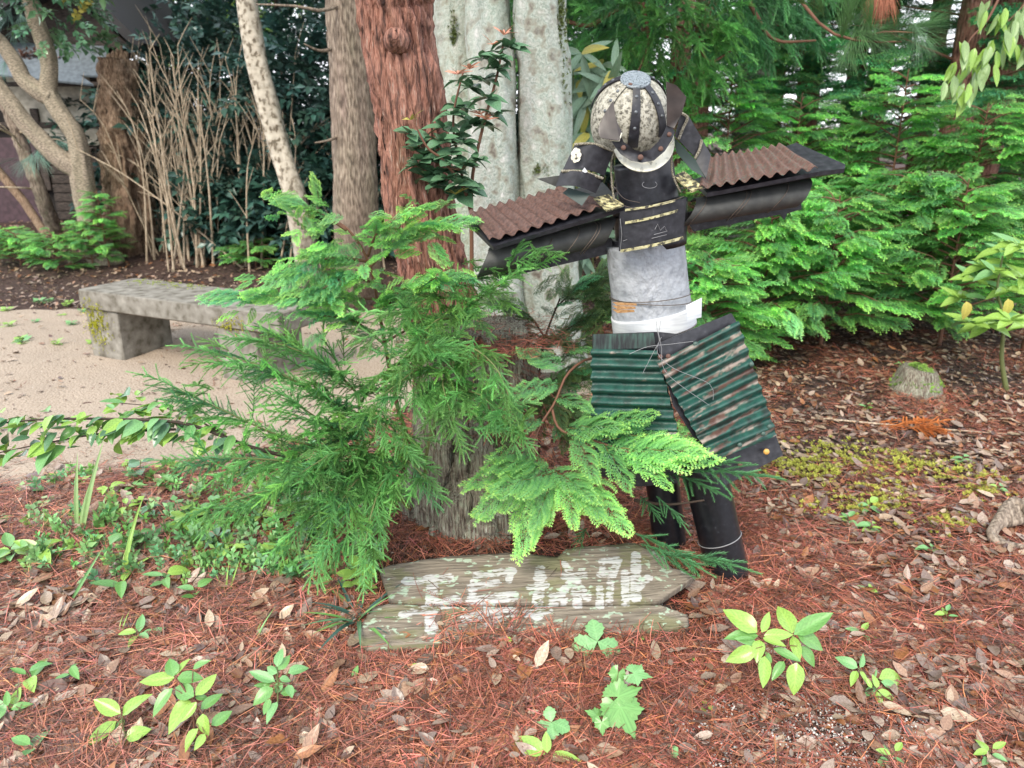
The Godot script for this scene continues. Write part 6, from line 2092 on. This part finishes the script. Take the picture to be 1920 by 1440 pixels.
# ---------------------------------------------------------------- the wood behind
func conifer(called: String, label: String, cat: String, foot: Vector3, h: float, r: float, low: float, n: int, size: float, m: Array, group: String, trunk_r := 0.02, trunk_m: Material = null, dark := 0.6, light := 1.3, kind := "fanlow", lean := Vector3.ZERO) -> void:
	# a trunk with tiers of sinking boughs, each set with flat sprays
	var t := thing(called, label, cat, foot, group)
	var mb := MB.new()
	if trunk_r < 0.05:
		mb.tube([foot - UP * 0.05, foot + UP * h * 0.5 + lean * 0.5, foot + UP * h + lean], [trunk_r, trunk_r * 0.6, 0.004], 7)
		world_part(t, "trunk", mb, trunk_m if trunk_m else M.twig)
	else:
		bark_part(t, "trunk", [foot - UP * 0.05, foot + UP * h * 0.33 + lean * 0.3, foot + UP * h * 0.66 + lean * 0.6, foot + UP * h + lean], [trunk_r * 1.15, trunk_r, trunk_r * 0.8, trunk_r * 0.3], 28, 60, 0.3, 20.0, trunk_m, 0.02, int(foot.x * 13.0) + 60)
	var bm := MB.new()
	var xf := [[], []]
	var cols := [[], []]
	var boughs := maxi(6, n / 11)
	for i in boughs:
		var f := lerpf(low, 0.97, pow((i + rr(0, 0.9)) / boughs, 0.85))
		var a := i * 2.4 + rr(-0.5, 0.5)
		var prof := pow(1.0 - (f - low) / (1.0 - low), 0.75) * minf(1.0, 0.55 + (f - low) * 3.0)
		var l := r * (0.18 + prof) * rr(0.65, 1.15)
		var o := foot + UP * h * f + lean * f
		var out := Vector3(cos(a), 0, sin(a))
		var k := maxi(3, int(n / float(boughs) * (0.4 + 0.8 * prof)))
		var tipv := o + out * l + UP * l * (rr(0.0, 0.5) if h < 2.5 else rr(-0.2, 0.2))
		bm.tube([o, o.lerp(tipv, 0.5) + UP * l * 0.08, tipv], [0.006 + trunk_r * 0.1, 0.005, 0.002], 4, false)
		var bt := rr(0.75, 1.3)
		for j in k:
			var w := lerpf(0.2, 1.0, (j + rr(0, 0.8)) / k)
			var q := o.lerp(tipv, w) + UP * l * 0.16 * (w - w * w)
			var sd2 := out.cross(UP) * (1.0 if j % 2 == 0 else -1.0)
			var d := (out * rr(0.5, 1.0) + sd2 * rr(0.2, 0.9) * (1.1 - w) + UP * rr(-0.2, 0.22)).normalized()
			var z := j % 2
			xf[z].append(Transform3D(aim(d, UP + Vector3(rr(-0.25, 0.25), 0, rr(-0.25, 0.25))) * Basis.from_scale(Vector3.ONE * size * rr(0.75, 1.2)), q))
			var v := lerpf(dark, light, rng.randf()) * bt
			cols[z].append(Color(v * rr(0.85, 1.15), v, v * rr(0.85, 1.1)))
	world_part(t, "bough", bm, M.twig).set_meta("kind", "stuff")
	for z in 2:
		many(t, "crown", G[kind][(z + i_of(foot)) % G[kind].size()], m[z % m.size()], xf[z], cols[z])

func i_of(p: Vector3) -> int:
	return int(absf(p.x * 7.0 + p.z * 3.0))

func ground_at(px: float, d: float) -> Vector3:          # where a thing d metres off stands, by its bearing
	return onground((px - 960.0) / FL * d * 1.0, -d)

func build_wood() -> void:
	rng.seed = 401
	# young cypresses on the right
	var where := ["with its top beside the helmet's horn", "behind the figure's outstretched tin arm", "with a thin leader standing clear of its crown", "with sprays hanging to the leaf floor", "partly behind the broad-leaved shrub", "low and bushy by the green skirt", "standing behind the mossy little stump", "with the brightest lime crown", "deep in the row near the dark trunk", "at the end of the row", "filling the gap under the tin arm"]
	var list := [[1345, 6.3, 1.85, 0.8, 300], [1440, 5.3, 1.05, 0.62, 230], [1650, 6.2, 1.9, 0.62, 290], [1560, 5.3, 1.05, 0.66, 250], [1790, 5.3, 1.15, 0.62, 240], [1330, 4.9, 0.75, 0.5, 190], [1700, 5.6, 1.2, 0.7, 330], [1800, 6.0, 1.65, 0.75, 360], [1560, 6.5, 1.35, 0.7, 300], [1930, 5.9, 1.7, 0.8, 340], [1470, 6.6, 1.75, 0.7, 280]]
	for i in list.size():
		var q = list[i]
		conifer("cypress_sapling", "young cypress sapling of lime-tipped flat sprays, " + where[i], "sapling", ground_at(q[0], q[1]), q[2], q[3], 0.1, int(q[4] * 2.1), 0.2, [M.hinoki_lime, M.hinoki], "cypress saplings along the wood's edge", 0.016, null, 0.8, 1.3)
	# taller cypress behind, their boughs hanging down to the saplings
	var tall := [[1290, 8.2, 0.09, "slim red-brown trunk behind the helmet", M.cedar_bark], [1382, 8.8, 0.15, "grey-green mottled trunk behind the tin arm", M.lichen_dark], [1748, 8.0, 0.12, "dark upright trunk above the saplings", M.cedar_bark], [1790, 9.0, 0.2, "stout leaning brown trunk behind the saplings", M.cedar_bark], [1600, 10.0, 0.12, "far slender trunk between pale sky gaps", M.cedar_bark], [1180, 9.2, 0.12, "half-hidden trunk behind the bamboo leaves", M.cedar_bark], [1480, 10.5, 0.13, "far trunk behind the grey-green mottled one", M.cedar_bark], [1950, 8.5, 0.14, "trunk at the wood's far edge", M.cedar_bark]]
	for i in tall.size():
		var q = tall[i]
		conifer("tall_cypress", "tall cypress with " + q[3], "tree", ground_at(q[0], q[1]), 7.0 + (i % 3), 2.0, 0.13, 640, 0.46, [M.hinoki_deep, M.hinoki], "tall cypresses behind the saplings", q[2], q[4], 0.7, 1.35, "fanlow", Vector3(0.4 if i == 3 else 0.0, 0, 0))
	for i in 7:
		var px: float = [1120, 1250, 1420, 1560, 1690, 1850, 2010][i]
		var d: float = [11.5, 12.5, 12, 13, 12.2, 11.6, 12.5][i]
		conifer("far_cypress", "dim cypress far behind " + ["the bamboo leaves", "the helmet's horn", "the grey-green mottled trunk", "the tin arm's black tip", "the pine bough", "the hanging pale leaves", "the trunk at the wood's edge"][i], "tree", ground_at(px, d), 6.5, 2.3, 0.03, 430, 0.6, [M.hinoki_deep, M.hinoki_deep], "dim far cypresses", 0.13, M.cedar_bark, 0.4, 0.9)
	# a cedar whose needle boughs hang above the helmet
	var foot := ground_at(1225, 6.6)
	var t := thing("hanging_cedar", "cedar whose long needle shoots hang above the helmet on curling brown limbs", "tree", foot)
	bark_part(t, "trunk", [foot - UP * 0.05, foot + Vector3(0.15, 2.2, -0.1), foot + Vector3(0.2, 6.5, -0.2)], [0.08, 0.07, 0.03], 20, 40, 0.3, 20.0, M.cedar_bark, 0.02, 77)
	for l in [[[1030, 25, 5.9], [1105, 48, 5.8], [1190, 5, 5.8], [1280, 52, 5.8], [1320, 42, 5.8]], [[1205, 5, 5.8], [1216, 80, 5.8], [1192, 143, 5.8]], [[1305, 50, 5.8], [1318, 100, 5.75], [1335, 116, 5.75], [1375, 92, 5.75]], [[1405, 5, 5.7], [1440, 65, 5.7], [1465, 78, 5.7], [1530, 76, 5.7]]]:
		limb(t, px_path(l), 0.016, 0.007, M.twig, "limb", 22)
	crown_cloud(t, at(1210, 55, 6.2), Vector3(0.95, 0.42, 0.6), 230, G.sugi, M.sugi, 0.34, 0.7, 1.4)
	crown_cloud(t, at(1300, -60, 6.2), Vector3(1.3, 0.5, 0.8), 240, G.sugi, M.sugi_deep, 0.4, 0.7, 1.4)
	# pine bough overhead with the bunch of dead needles
	foot = onground(1.9, -4.2)
	foot = onground(3.9, -4.3)
	t = thing("pine_tree", "pine with one long-needled bough hanging over the saplings and a bunch of dead needles", "tree", foot)
	bark_part(t, "trunk", [foot - UP * 0.05, foot + Vector3(0.1, 1.5, 0), foot + Vector3(-0.1, 3.4, 0), foot + Vector3(0, 6, 0)], [0.13, 0.11, 0.1, 0.05], 28, 50, 0.4, 18.0, M.cedar_bark, 0.02, 78)
	var bough := [foot + Vector3(-0.08, 2.9, 0), at(1650, -140, 3.9), at(1480, -40, 3.6), at(1520, 25, 3.55), at(1560, 62, 3.5), at(1620, 78, 3.48), at(1690, 78, 3.46)]
	limb(t, bough, 0.03, 0.004, M.twig, "limb", 40)
	var sub := [at(1600, 72, 3.5), at(1660, 60, 3.5), at(1720, 62, 3.46)]
	limb(t, sub, 0.005, 0.003, M.twig, "limb")
	for q in [[1690, 74, 1, -0.5], [1715, 60, 1, 0.3], [1740, 45, 1, 0.5], [1660, 74, 1, -0.6], [1640, 70, 0.8, -0.7], [1720, 70, 0.9, -0.5], [1700, 58, 0.6, 0.5], [1680, 76, 0.8, -0.4], [1600, 65, -0.2, -0.9], [1580, 40, 0.2, 0.5], [1540, 20, -0.4, 0.4], [1560, 10, 0.3, 0.8], [1620, 40, 0.5, 0.7], [1590, 85, -0.3, -0.9], [1600, 90, -0.5, -0.6], [1500, 0, -0.5, 0.2], [1650, 20, 0.2, 0.9], [1620, 5, -0.2, 0.7], [1760, 20, 0.6, 0.6]]:
		put(t, "needle_tuft", G.pine[rng.randi() % 2], M.pine, at(q[0], q[1], 3.5), aim(Vector3(q[2], q[3], rr(0.1, 0.5)), UP) * Basis.from_scale(Vector3.ONE * rr(0.14, 0.19)))
	for k in 26:
		var f := rr(0.3, 1.0)
		var q: Vector3 = at(lerpf(1500, 1735, f), lerpf(10, 62, sqrt(f)) + rr(-14, 22), 3.5 + rr(-0.1, 0.1))
		put(t, "needle_tuft", G.pine[k % 2], M.pine, q, aim(Vector3(rr(-0.2, 1), rr(-0.9, 0.7), rr(-0.1, 0.5)), UP) * Basis.from_scale(Vector3.ONE * rr(0.14, 0.19)))
	for k in 7:
		put(t, "dead_needle_tuft", G.pine[k % 2], M.needle_dead, at(1655 + rr(-14, 14), -14 + rr(-6, 8), 3.45), aim(Vector3(rr(-0.25, 0.15), -1, rr(0, 0.3)), Vector3(0, 0, 1)) * Basis.from_scale(Vector3.ONE * rr(0.11, 0.14)))
	# bamboo grass behind the pale tree
	foot = ground_at(1110, 5.6)
	t = thing("bamboo_grass", "clump of bamboo grass with long pale drooping leaves behind the helmet", "bamboo", foot)
	for k in 5:
		var p := [foot + Vector3(rr(-0.25, 0.2), 0, rr(-0.1, 0.1)), at(1080 + k * 18, 360 - k * 12, 5.5), at([1075, 1100, 1125, 1095, 1140][k], [120, 210, 130, 330, 170][k], 5.4)]
		limb(t, p, 0.006, 0.003, M.twig_green, "cane")
	for c in [[1090, 100], [1110, 130], [1085, 150], [1130, 120], [1100, 180], [1080, 220], [1120, 200], [1105, 250], [1090, 300], [1115, 320], [1140, 160], [1075, 340], [1100, 370], [1150, 130], [1095, 400], [1115, 440], [1085, 470]]:
		var q := at(c[0], c[1], 5.4 + rr(-0.2, 0.2))
		for k in 9:
			put(t, "leaf", G.narrow[k % 2], [M.leaf_bamboo, M.leaf_bamboo, M.leaf_mint, M.leaf_yellow][0 if k < 6 else rng.randi() % 4], q, aim(Vector3(rr(-0.8, 0.8), rr(-1.1, 0.25), rr(-0.4, 0.8)), Vector3(rr(-0.5, 0.5), 0.5, 1)) * Basis.from_scale(Vector3(rr(0.22, 0.32), 0.25, 0.22)))
	# dark evergreens on the other side
	var dark := [[345, 12.0, 1.2, 1.2, "behind the dry canes"], [430, 10.2, 1.0, 1.7, "between the canes and the spotted trunk"], [560, 10.5, 1.2, 1.8, "behind the spotted trunk"], [680, 9.8, 1.2, 1.7, "behind the straight grey trunk"], [500, 9.0, 0.5, 0.8, "low at the foot of the spotted trunk"], [640, 8.8, 0.55, 0.9, "low beside the grey trunk's foot"], [800, 9.6, 1.3, 1.8, "behind the red cedar"], [380, 12.5, 2.6, 2.0, "tall and far behind the hut's gable"], [560, 12.5, 2.8, 2.0, "tall and far behind the spotted trunk"], [700, 12.5, 2.8, 2.0, "tall and far behind the grey trunk"], [900, 11.0, 2.4, 1.9, "tall behind the pale tree"], [1040, 10.5, 1.2, 1.6, "low behind the pale tree and the bamboo grass"]]
	for q in dark:
		foot = ground_at(q[0], q[1])
		t = thing("evergreen_bush", "dark glossy evergreen bush " + q[4], "bush", foot, "dark evergreens behind the canes")
		limb(t, [foot, foot + UP * q[2], foot + UP * q[2] * 1.7], 0.06, 0.02, M.twig_dark, "trunk")
		crown_cloud(t, foot + UP * q[2] * 0.95, Vector3(q[3], q[2] * 1.25, q[3] * 0.8), int(230 + 160 * q[2]), G.camellia, M.leaf_teal, 0.42, 0.5, 1.5)
	for q in [[340, 16.0, 4.2, "bright yellow-green tree in the sun far behind the hut's gable"], [250, 19.0, 5.5, "pale green tree rising farthest behind the hut"], [480, 18.0, 5.0, "pale green tree far behind the spotted trunk"]]:
		foot = ground_at(q[0], q[1])
		t = thing("bright_tree", q[3], "tree", foot)
		limb(t, [foot, foot + UP * q[2] * 0.8], 0.12, 0.05, M.twig_dark, "trunk")
		crown_cloud(t, foot + UP * q[2], Vector3(2.4, 2.2, 1.8), 420, G.broad, M.leaf_lime, 0.6, 0.6, 1.3)


# ---------------------------------------------------------------- hut, canes and trees at the left
func build_left() -> void:
	rng.seed = 501
	var d := 10.2
	var gy := gh(-6.5, -d)
	var hut := thing("old_hut", "old wooden hut with a plaster wall, dark door and tin eave in the trees' shade", "hut", Vector3(-7.2, gy, -d))
	var b := func(called: String, c: Vector3, s: Vector3, m: Material, parent: Node = null) -> MeshInstance3D:
		var mb := MB.new()
		mb.box(Transform3D(Basis(), c), s, 0.01)
		return part(parent if parent else hut, called, mb.mesh(), m)
	var right := at(196, 300, d).x + 7.2
	b.call("wall", Vector3(right * 0.5 - 1.0, 1.0, -1.6), Vector3(right + 2.0, 2.0, 3.0), M.hut_dark)
	var pw := part(hut, "plaster_wall", box_mesh(Vector3(right * 0.5 + 0.45, 1.43, -0.08), Vector3(right - 0.95, 0.95, 0.06)), M.plaster)
	b.call("wall_rail", Vector3(right * 0.5, 1.2, -0.035), Vector3(right + 0.4, 0.07, 0.05), M.hut_board)
	b.call("corner_post", Vector3(right + 0.03, 1.0, -0.06), Vector3(0.12, 2.1, 0.12), M.hut_board)
	b.call("door_post", Vector3(right - 0.8, 0.9, -0.06), Vector3(0.1, 1.0, 0.1), M.hut_board)
	b.call("door", Vector3(right - 1.7, 0.5, -0.05), Vector3(1.68, 1.1, 0.05), M.hut_door)
	for k in 8:
		b.call("board", Vector3(right - 0.37, 0.08 + k * 0.115, -0.055 + 0.006 * (k % 2)), Vector3(0.76, 0.107, 0.03), M.hut_board)
	# gable wall above and the tin eave below it
	var ev := MB.new()
	var e0 := at(-60, 135, d - 0.75) - hut.position
	var e1 := at(176, 160, d - 0.75) - hut.position
	var f0 := at(-60, 78, d - 0.05) - hut.position
	var f1 := at(200, 88, d - 0.05) - hut.position
	ev.slab([e0, e1, at(150, 142, d - 0.6) - hut.position, at(205, 145, d - 0.6) - hut.position, f1, f0], Vector3(0, 0.02, 0.008))
	part(hut, "tin_eave", ev.mesh(), M.hut_tin)
	b.call("eave_rafter", (e0 + e1) * 0.5 + Vector3(0, -0.05, -0.2), Vector3(1.7, 0.05, 0.05), M.hut_board)
	var gb := MB.new()
	gb.slab([at(-60, -90, d) - hut.position, at(120, -20, d) - hut.position, at(250, 90, d) - hut.position, at(-60, 90, d) - hut.position], Vector3(0, 0, 0.06))
	part(hut, "gable_wall", gb.mesh(), M.hut_board)
	var rf := MB.new()
	var r0 := at(110, -60, d - 0.5) - hut.position
	var r1 := at(262, 88, d - 0.5) - hut.position
	rf.slab([r0, r1, r1 + Vector3(0, 0, -4), r0 + Vector3(0, 0, -4)], Vector3(0.06, 0.09, 0))
	rf.slab([r0 + Vector3(0.0, 0.012, 0), r0 + Vector3(-3.2, -1.6, 0), r0 + Vector3(-3.2, -1.6, -4), r0 + Vector3(0.0, 0.012, -4)], Vector3(-0.06, 0.09, 0))
	part(hut, "roof", rf.mesh(), M.hut_roof)
	var lv := []
	var lc := []
	for i in 120:
		lv.append(Transform3D(Basis.from_euler(Vector3(rr(-0.4, 0.4), rr(0, 6), rr(-0.4, 0.4))) * Basis.from_scale(Vector3.ONE * 0.07), at(55 + rng.randfn(0, 18), 112 + rng.randfn(0, 8), d - 0.4) + Vector3(0, 0.03, 0)))
		lc.append(Color(0.3, 0.16, 0.12) * rr(0.6, 1.2))
	many(hut, "caught_leaves", G.dry[0], M.litter, lv, lc)
	# pole leaning on the door
	var pole := MB.new()
	pole.tube([at(-20, 300, 9.6), at(45, 378, 9.55), gp(100, 462)], [0.05, 0.05, 0.05], 10)
	tag(world_part(self, "leaning_pole", pole, M.rotten), "weathered round pole leaning against the dark hut door", "pole")
	# rotten dead trunk
	var f := gp(248, 470)
	var t := thing("dead_tree", "tall broken brown rotten trunk standing at the hut's corner", "tree", f)
	bark_part(t, "trunk", [f - UP * 0.1, at(240, 380, -f.z), at(228, 240, -f.z), at(218, 110, -f.z)], [0.19, 0.17, 0.145, 0.11], 56, 90, 2.0, 10.0, M.rotten, 0.1, 88)
	for k in 5:
		var x := 203.0 + k * 8.0
		bark_part(t, "splinter", [at(x, 150, -f.z + 0.12), at(x + 1, 120, -f.z + 0.12), at(x + 2, 100 - (k * 37 % 16), -f.z + 0.12)], [0.05, 0.035, 0.006], 8, 8, 0.4, 20.0, M.rotten, 0.0, 90 + k)
	# the forked grey tree
	f = gp(182, 490)
	var fd := -f.z
	t = thing("forked_tree", "smooth grey tree with two curving limbs forking low before the hut", "tree", f)
	bark_part(t, "trunk", [f - UP * 0.1 + Vector3(0.12, 0, 0), at(172, 430, fd), at(155, 340, fd), at(150, 290, fd), at(142, 255, fd), at(112, 210, fd), at(92, 175, fd), at(92, 120, fd), at(75, 60, fd), at(55, 0, fd), at(30, -120, fd)], [0.2, 0.125, 0.105, 0.11, 0.088, 0.08, 0.075, 0.07, 0.066, 0.06, 0.045], 32, 110, 0.25, 10.0, M.smooth_bark, 0.03, 91)
	bark_part(t, "limb", [at(148, 320, fd), at(110, 295, fd), at(60, 245, fd), at(25, 200, fd), at(-10, 150, fd)], [0.1, 0.09, 0.08, 0.075, 0.07], 24, 50, 0.25, 10.0, M.smooth_bark, 0.03, 93)
	bark_part(t, "limb", [at(98, 185, fd), at(70, 170, fd), at(45, 150, fd), at(25, 110, fd), at(5, 85, fd), at(-20, 60, fd)], [0.08, 0.08, 0.075, 0.07, 0.065, 0.06], 22, 40, 0.25, 10.0, M.smooth_bark, 0.03, 95)
	crown_cloud(t, at(95, 15, fd), Vector3(0.5, 0.35, 0.4), 60, G.broad, M.leaf_dark, 0.22, 0.8, 1.6)
	crown_cloud(t, at(20, -70, fd), Vector3(0.9, 0.4, 0.7), 90, G.broad, M.leaf_dark, 0.25, 0.7, 1.5)
	for q in [[150, 30], [160, 20], [138, 45], [118, 10]]:
		put(t, "leaf_cluster", G.broad[0], M.leaf_yellow, at(q[0], q[1], fd - 0.2), aim(Vector3(0.5, 0.6, 0.3), UP) * Basis.from_scale(Vector3.ONE * 0.16))
	# thin pine before it
	f = gp(112, 455)
	fd = -f.z - 0.4
	t = thing("thin_pine", "thin rough-barked pine with needle tufts leaning before the forked tree", "tree", f)
	bark_part(t, "trunk", [f - UP * 0.05, at(80, 370, fd), at(48, 290, fd), at(20, 215, fd), at(-15, 140, fd)], [0.075, 0.068, 0.06, 0.055, 0.05], 18, 60, 0.5, 24.0, M.grey_bark, 0.03, 97)
	limb(t, px_path([[35, 260, fd], [-5, 240, fd - 0.3], [-40, 235, fd - 0.4]]), 0.015, 0.006, M.cane, "dead_limb")
	limb(t, px_path([[48, 290, fd], [20, 250, fd - 0.2], [0, 232, fd - 0.3]]), 0.012, 0.005, M.cane, "dead_limb")
	limb(t, px_path([[30, 245, fd], [80, 258, fd - 0.2], [112, 262, fd - 0.3]]), 0.012, 0.005, M.cane, "dead_limb")
	limb(t, px_path([[62, 354, fd], [40, 352, fd - 0.2], [-10, 350, fd - 0.3]]), 0.012, 0.007, M.cane, "dead_limb")
	for q in [[70, 285, 0.2], [45, 300, -0.2], [20, 300, -0.4], [110, 265, 0.6], [55, 295, 0.0], [85, 275, 0.3], [10, 115, 0.3], [25, 60, 0.4], [5, 40, -0.2], [40, 30, 0.3], [15, 20, 0.0]]:
		put(t, "needle_tuft", G.pine[rng.randi() % 2], M.pine_blue, at(q[0], q[1], fd - 0.25), aim(Vector3(q[2], -0.3, 0.6), UP) * Basis.from_scale(Vector3.ONE * rr(0.28, 0.36)))
	# green sprouts at their feet
	for q in [[40, 500, 0.45, "low green bush at the thin pine's foot"], [110, 510, 0.5, "low green bush between the two trees"], [175, 500, 0.6, "low green bush at the forked tree's foot"], [205, 440, 0.5, "upright green sprout against the forked tree"], [480, 500, 0.35, "low green bush behind the bench"], [15, 480, 0.4, "low green bush before the hut's door"]]:
		var p := gp(q[0], q[1] if q[1] > 470 else 500)
		conifer("cypress_sprout", q[3], "shrub", p, q[2] * (1.6 if q[1] == 440 else 0.8), 0.38 if q[1] != 440 else 0.22, 0.1, 260, 0.12, [M.hinoki_lime, M.hinoki], "green sprouts before the hut", 0.01, null, 0.8, 1.3)
	# dry canes
	for i in 105:
		var px := rr(265, 545) if i < 84 else rr(540, 760)
		var foot := ground_at(px + rr(-10, 10), rr(8.0, 9.6))
		var h := rr(1.3, 2.3) if i < 84 else rr(0.7, 1.4)
		var lean := Vector3(rr(-0.2, 0.2), 1, rr(-0.2, 0.2)) * h
		if i % 9 == 0:
			lean = Vector3(rr(-1, 1), 0.75, rr(-0.2, 0.2)) * h * 0.8
		var kind := ("leaning" if absf(lean.x) > 0.25 else "upright")
		var near := "against the rotten trunk" if px < 330 else ("in the middle of the thicket" if px < 430 else ("before the dark evergreens" if px < 545 else "low behind the spotted trunk"))
		var c := thing("dry_cane", "%s %s bare brown cane with %s side twigs %s" % ["tall" if h > 1.8 else ("short" if h < 1.45 else "middling"), kind, ["four", "five", "six", "seven"][i % 4], near], "cane", foot, "dry canes")
		var mb := MB.new()
		var bend := Vector3(rr(-0.12, 0.12), 0, rr(-0.1, 0.1))
		var p := curve([foot - UP * 0.03, foot + lean * 0.45 + bend, foot + lean * 0.8 + bend, foot + lean - UP * rr(0, 0.12)], 12)
		mb.tube(p, taper(rr(0.009, 0.018), 0.004, 12), 5)
		for k in 4 + i % 4:
			var j := rng.randi_range(5, 11)
			var dd: Vector3 = (lean.normalized() + Vector3(rr(-0.8, 0.8), rr(-0.1, 0.3), rr(-0.5, 0.5))).normalized() * rr(0.15, 0.42)
			mb.tube([p[j], p[j] + dd * 0.5 + UP * 0.01, p[j] + dd], [0.005, 0.004, 0.002], 4)
		world_part(c, "stem", mb, M.cane)

func box_mesh(c: Vector3, s: Vector3) -> ArrayMesh:
	var mb := MB.new()
	mb.box(Transform3D(Basis(), c), s, 0.008)
	return mb.mesh()
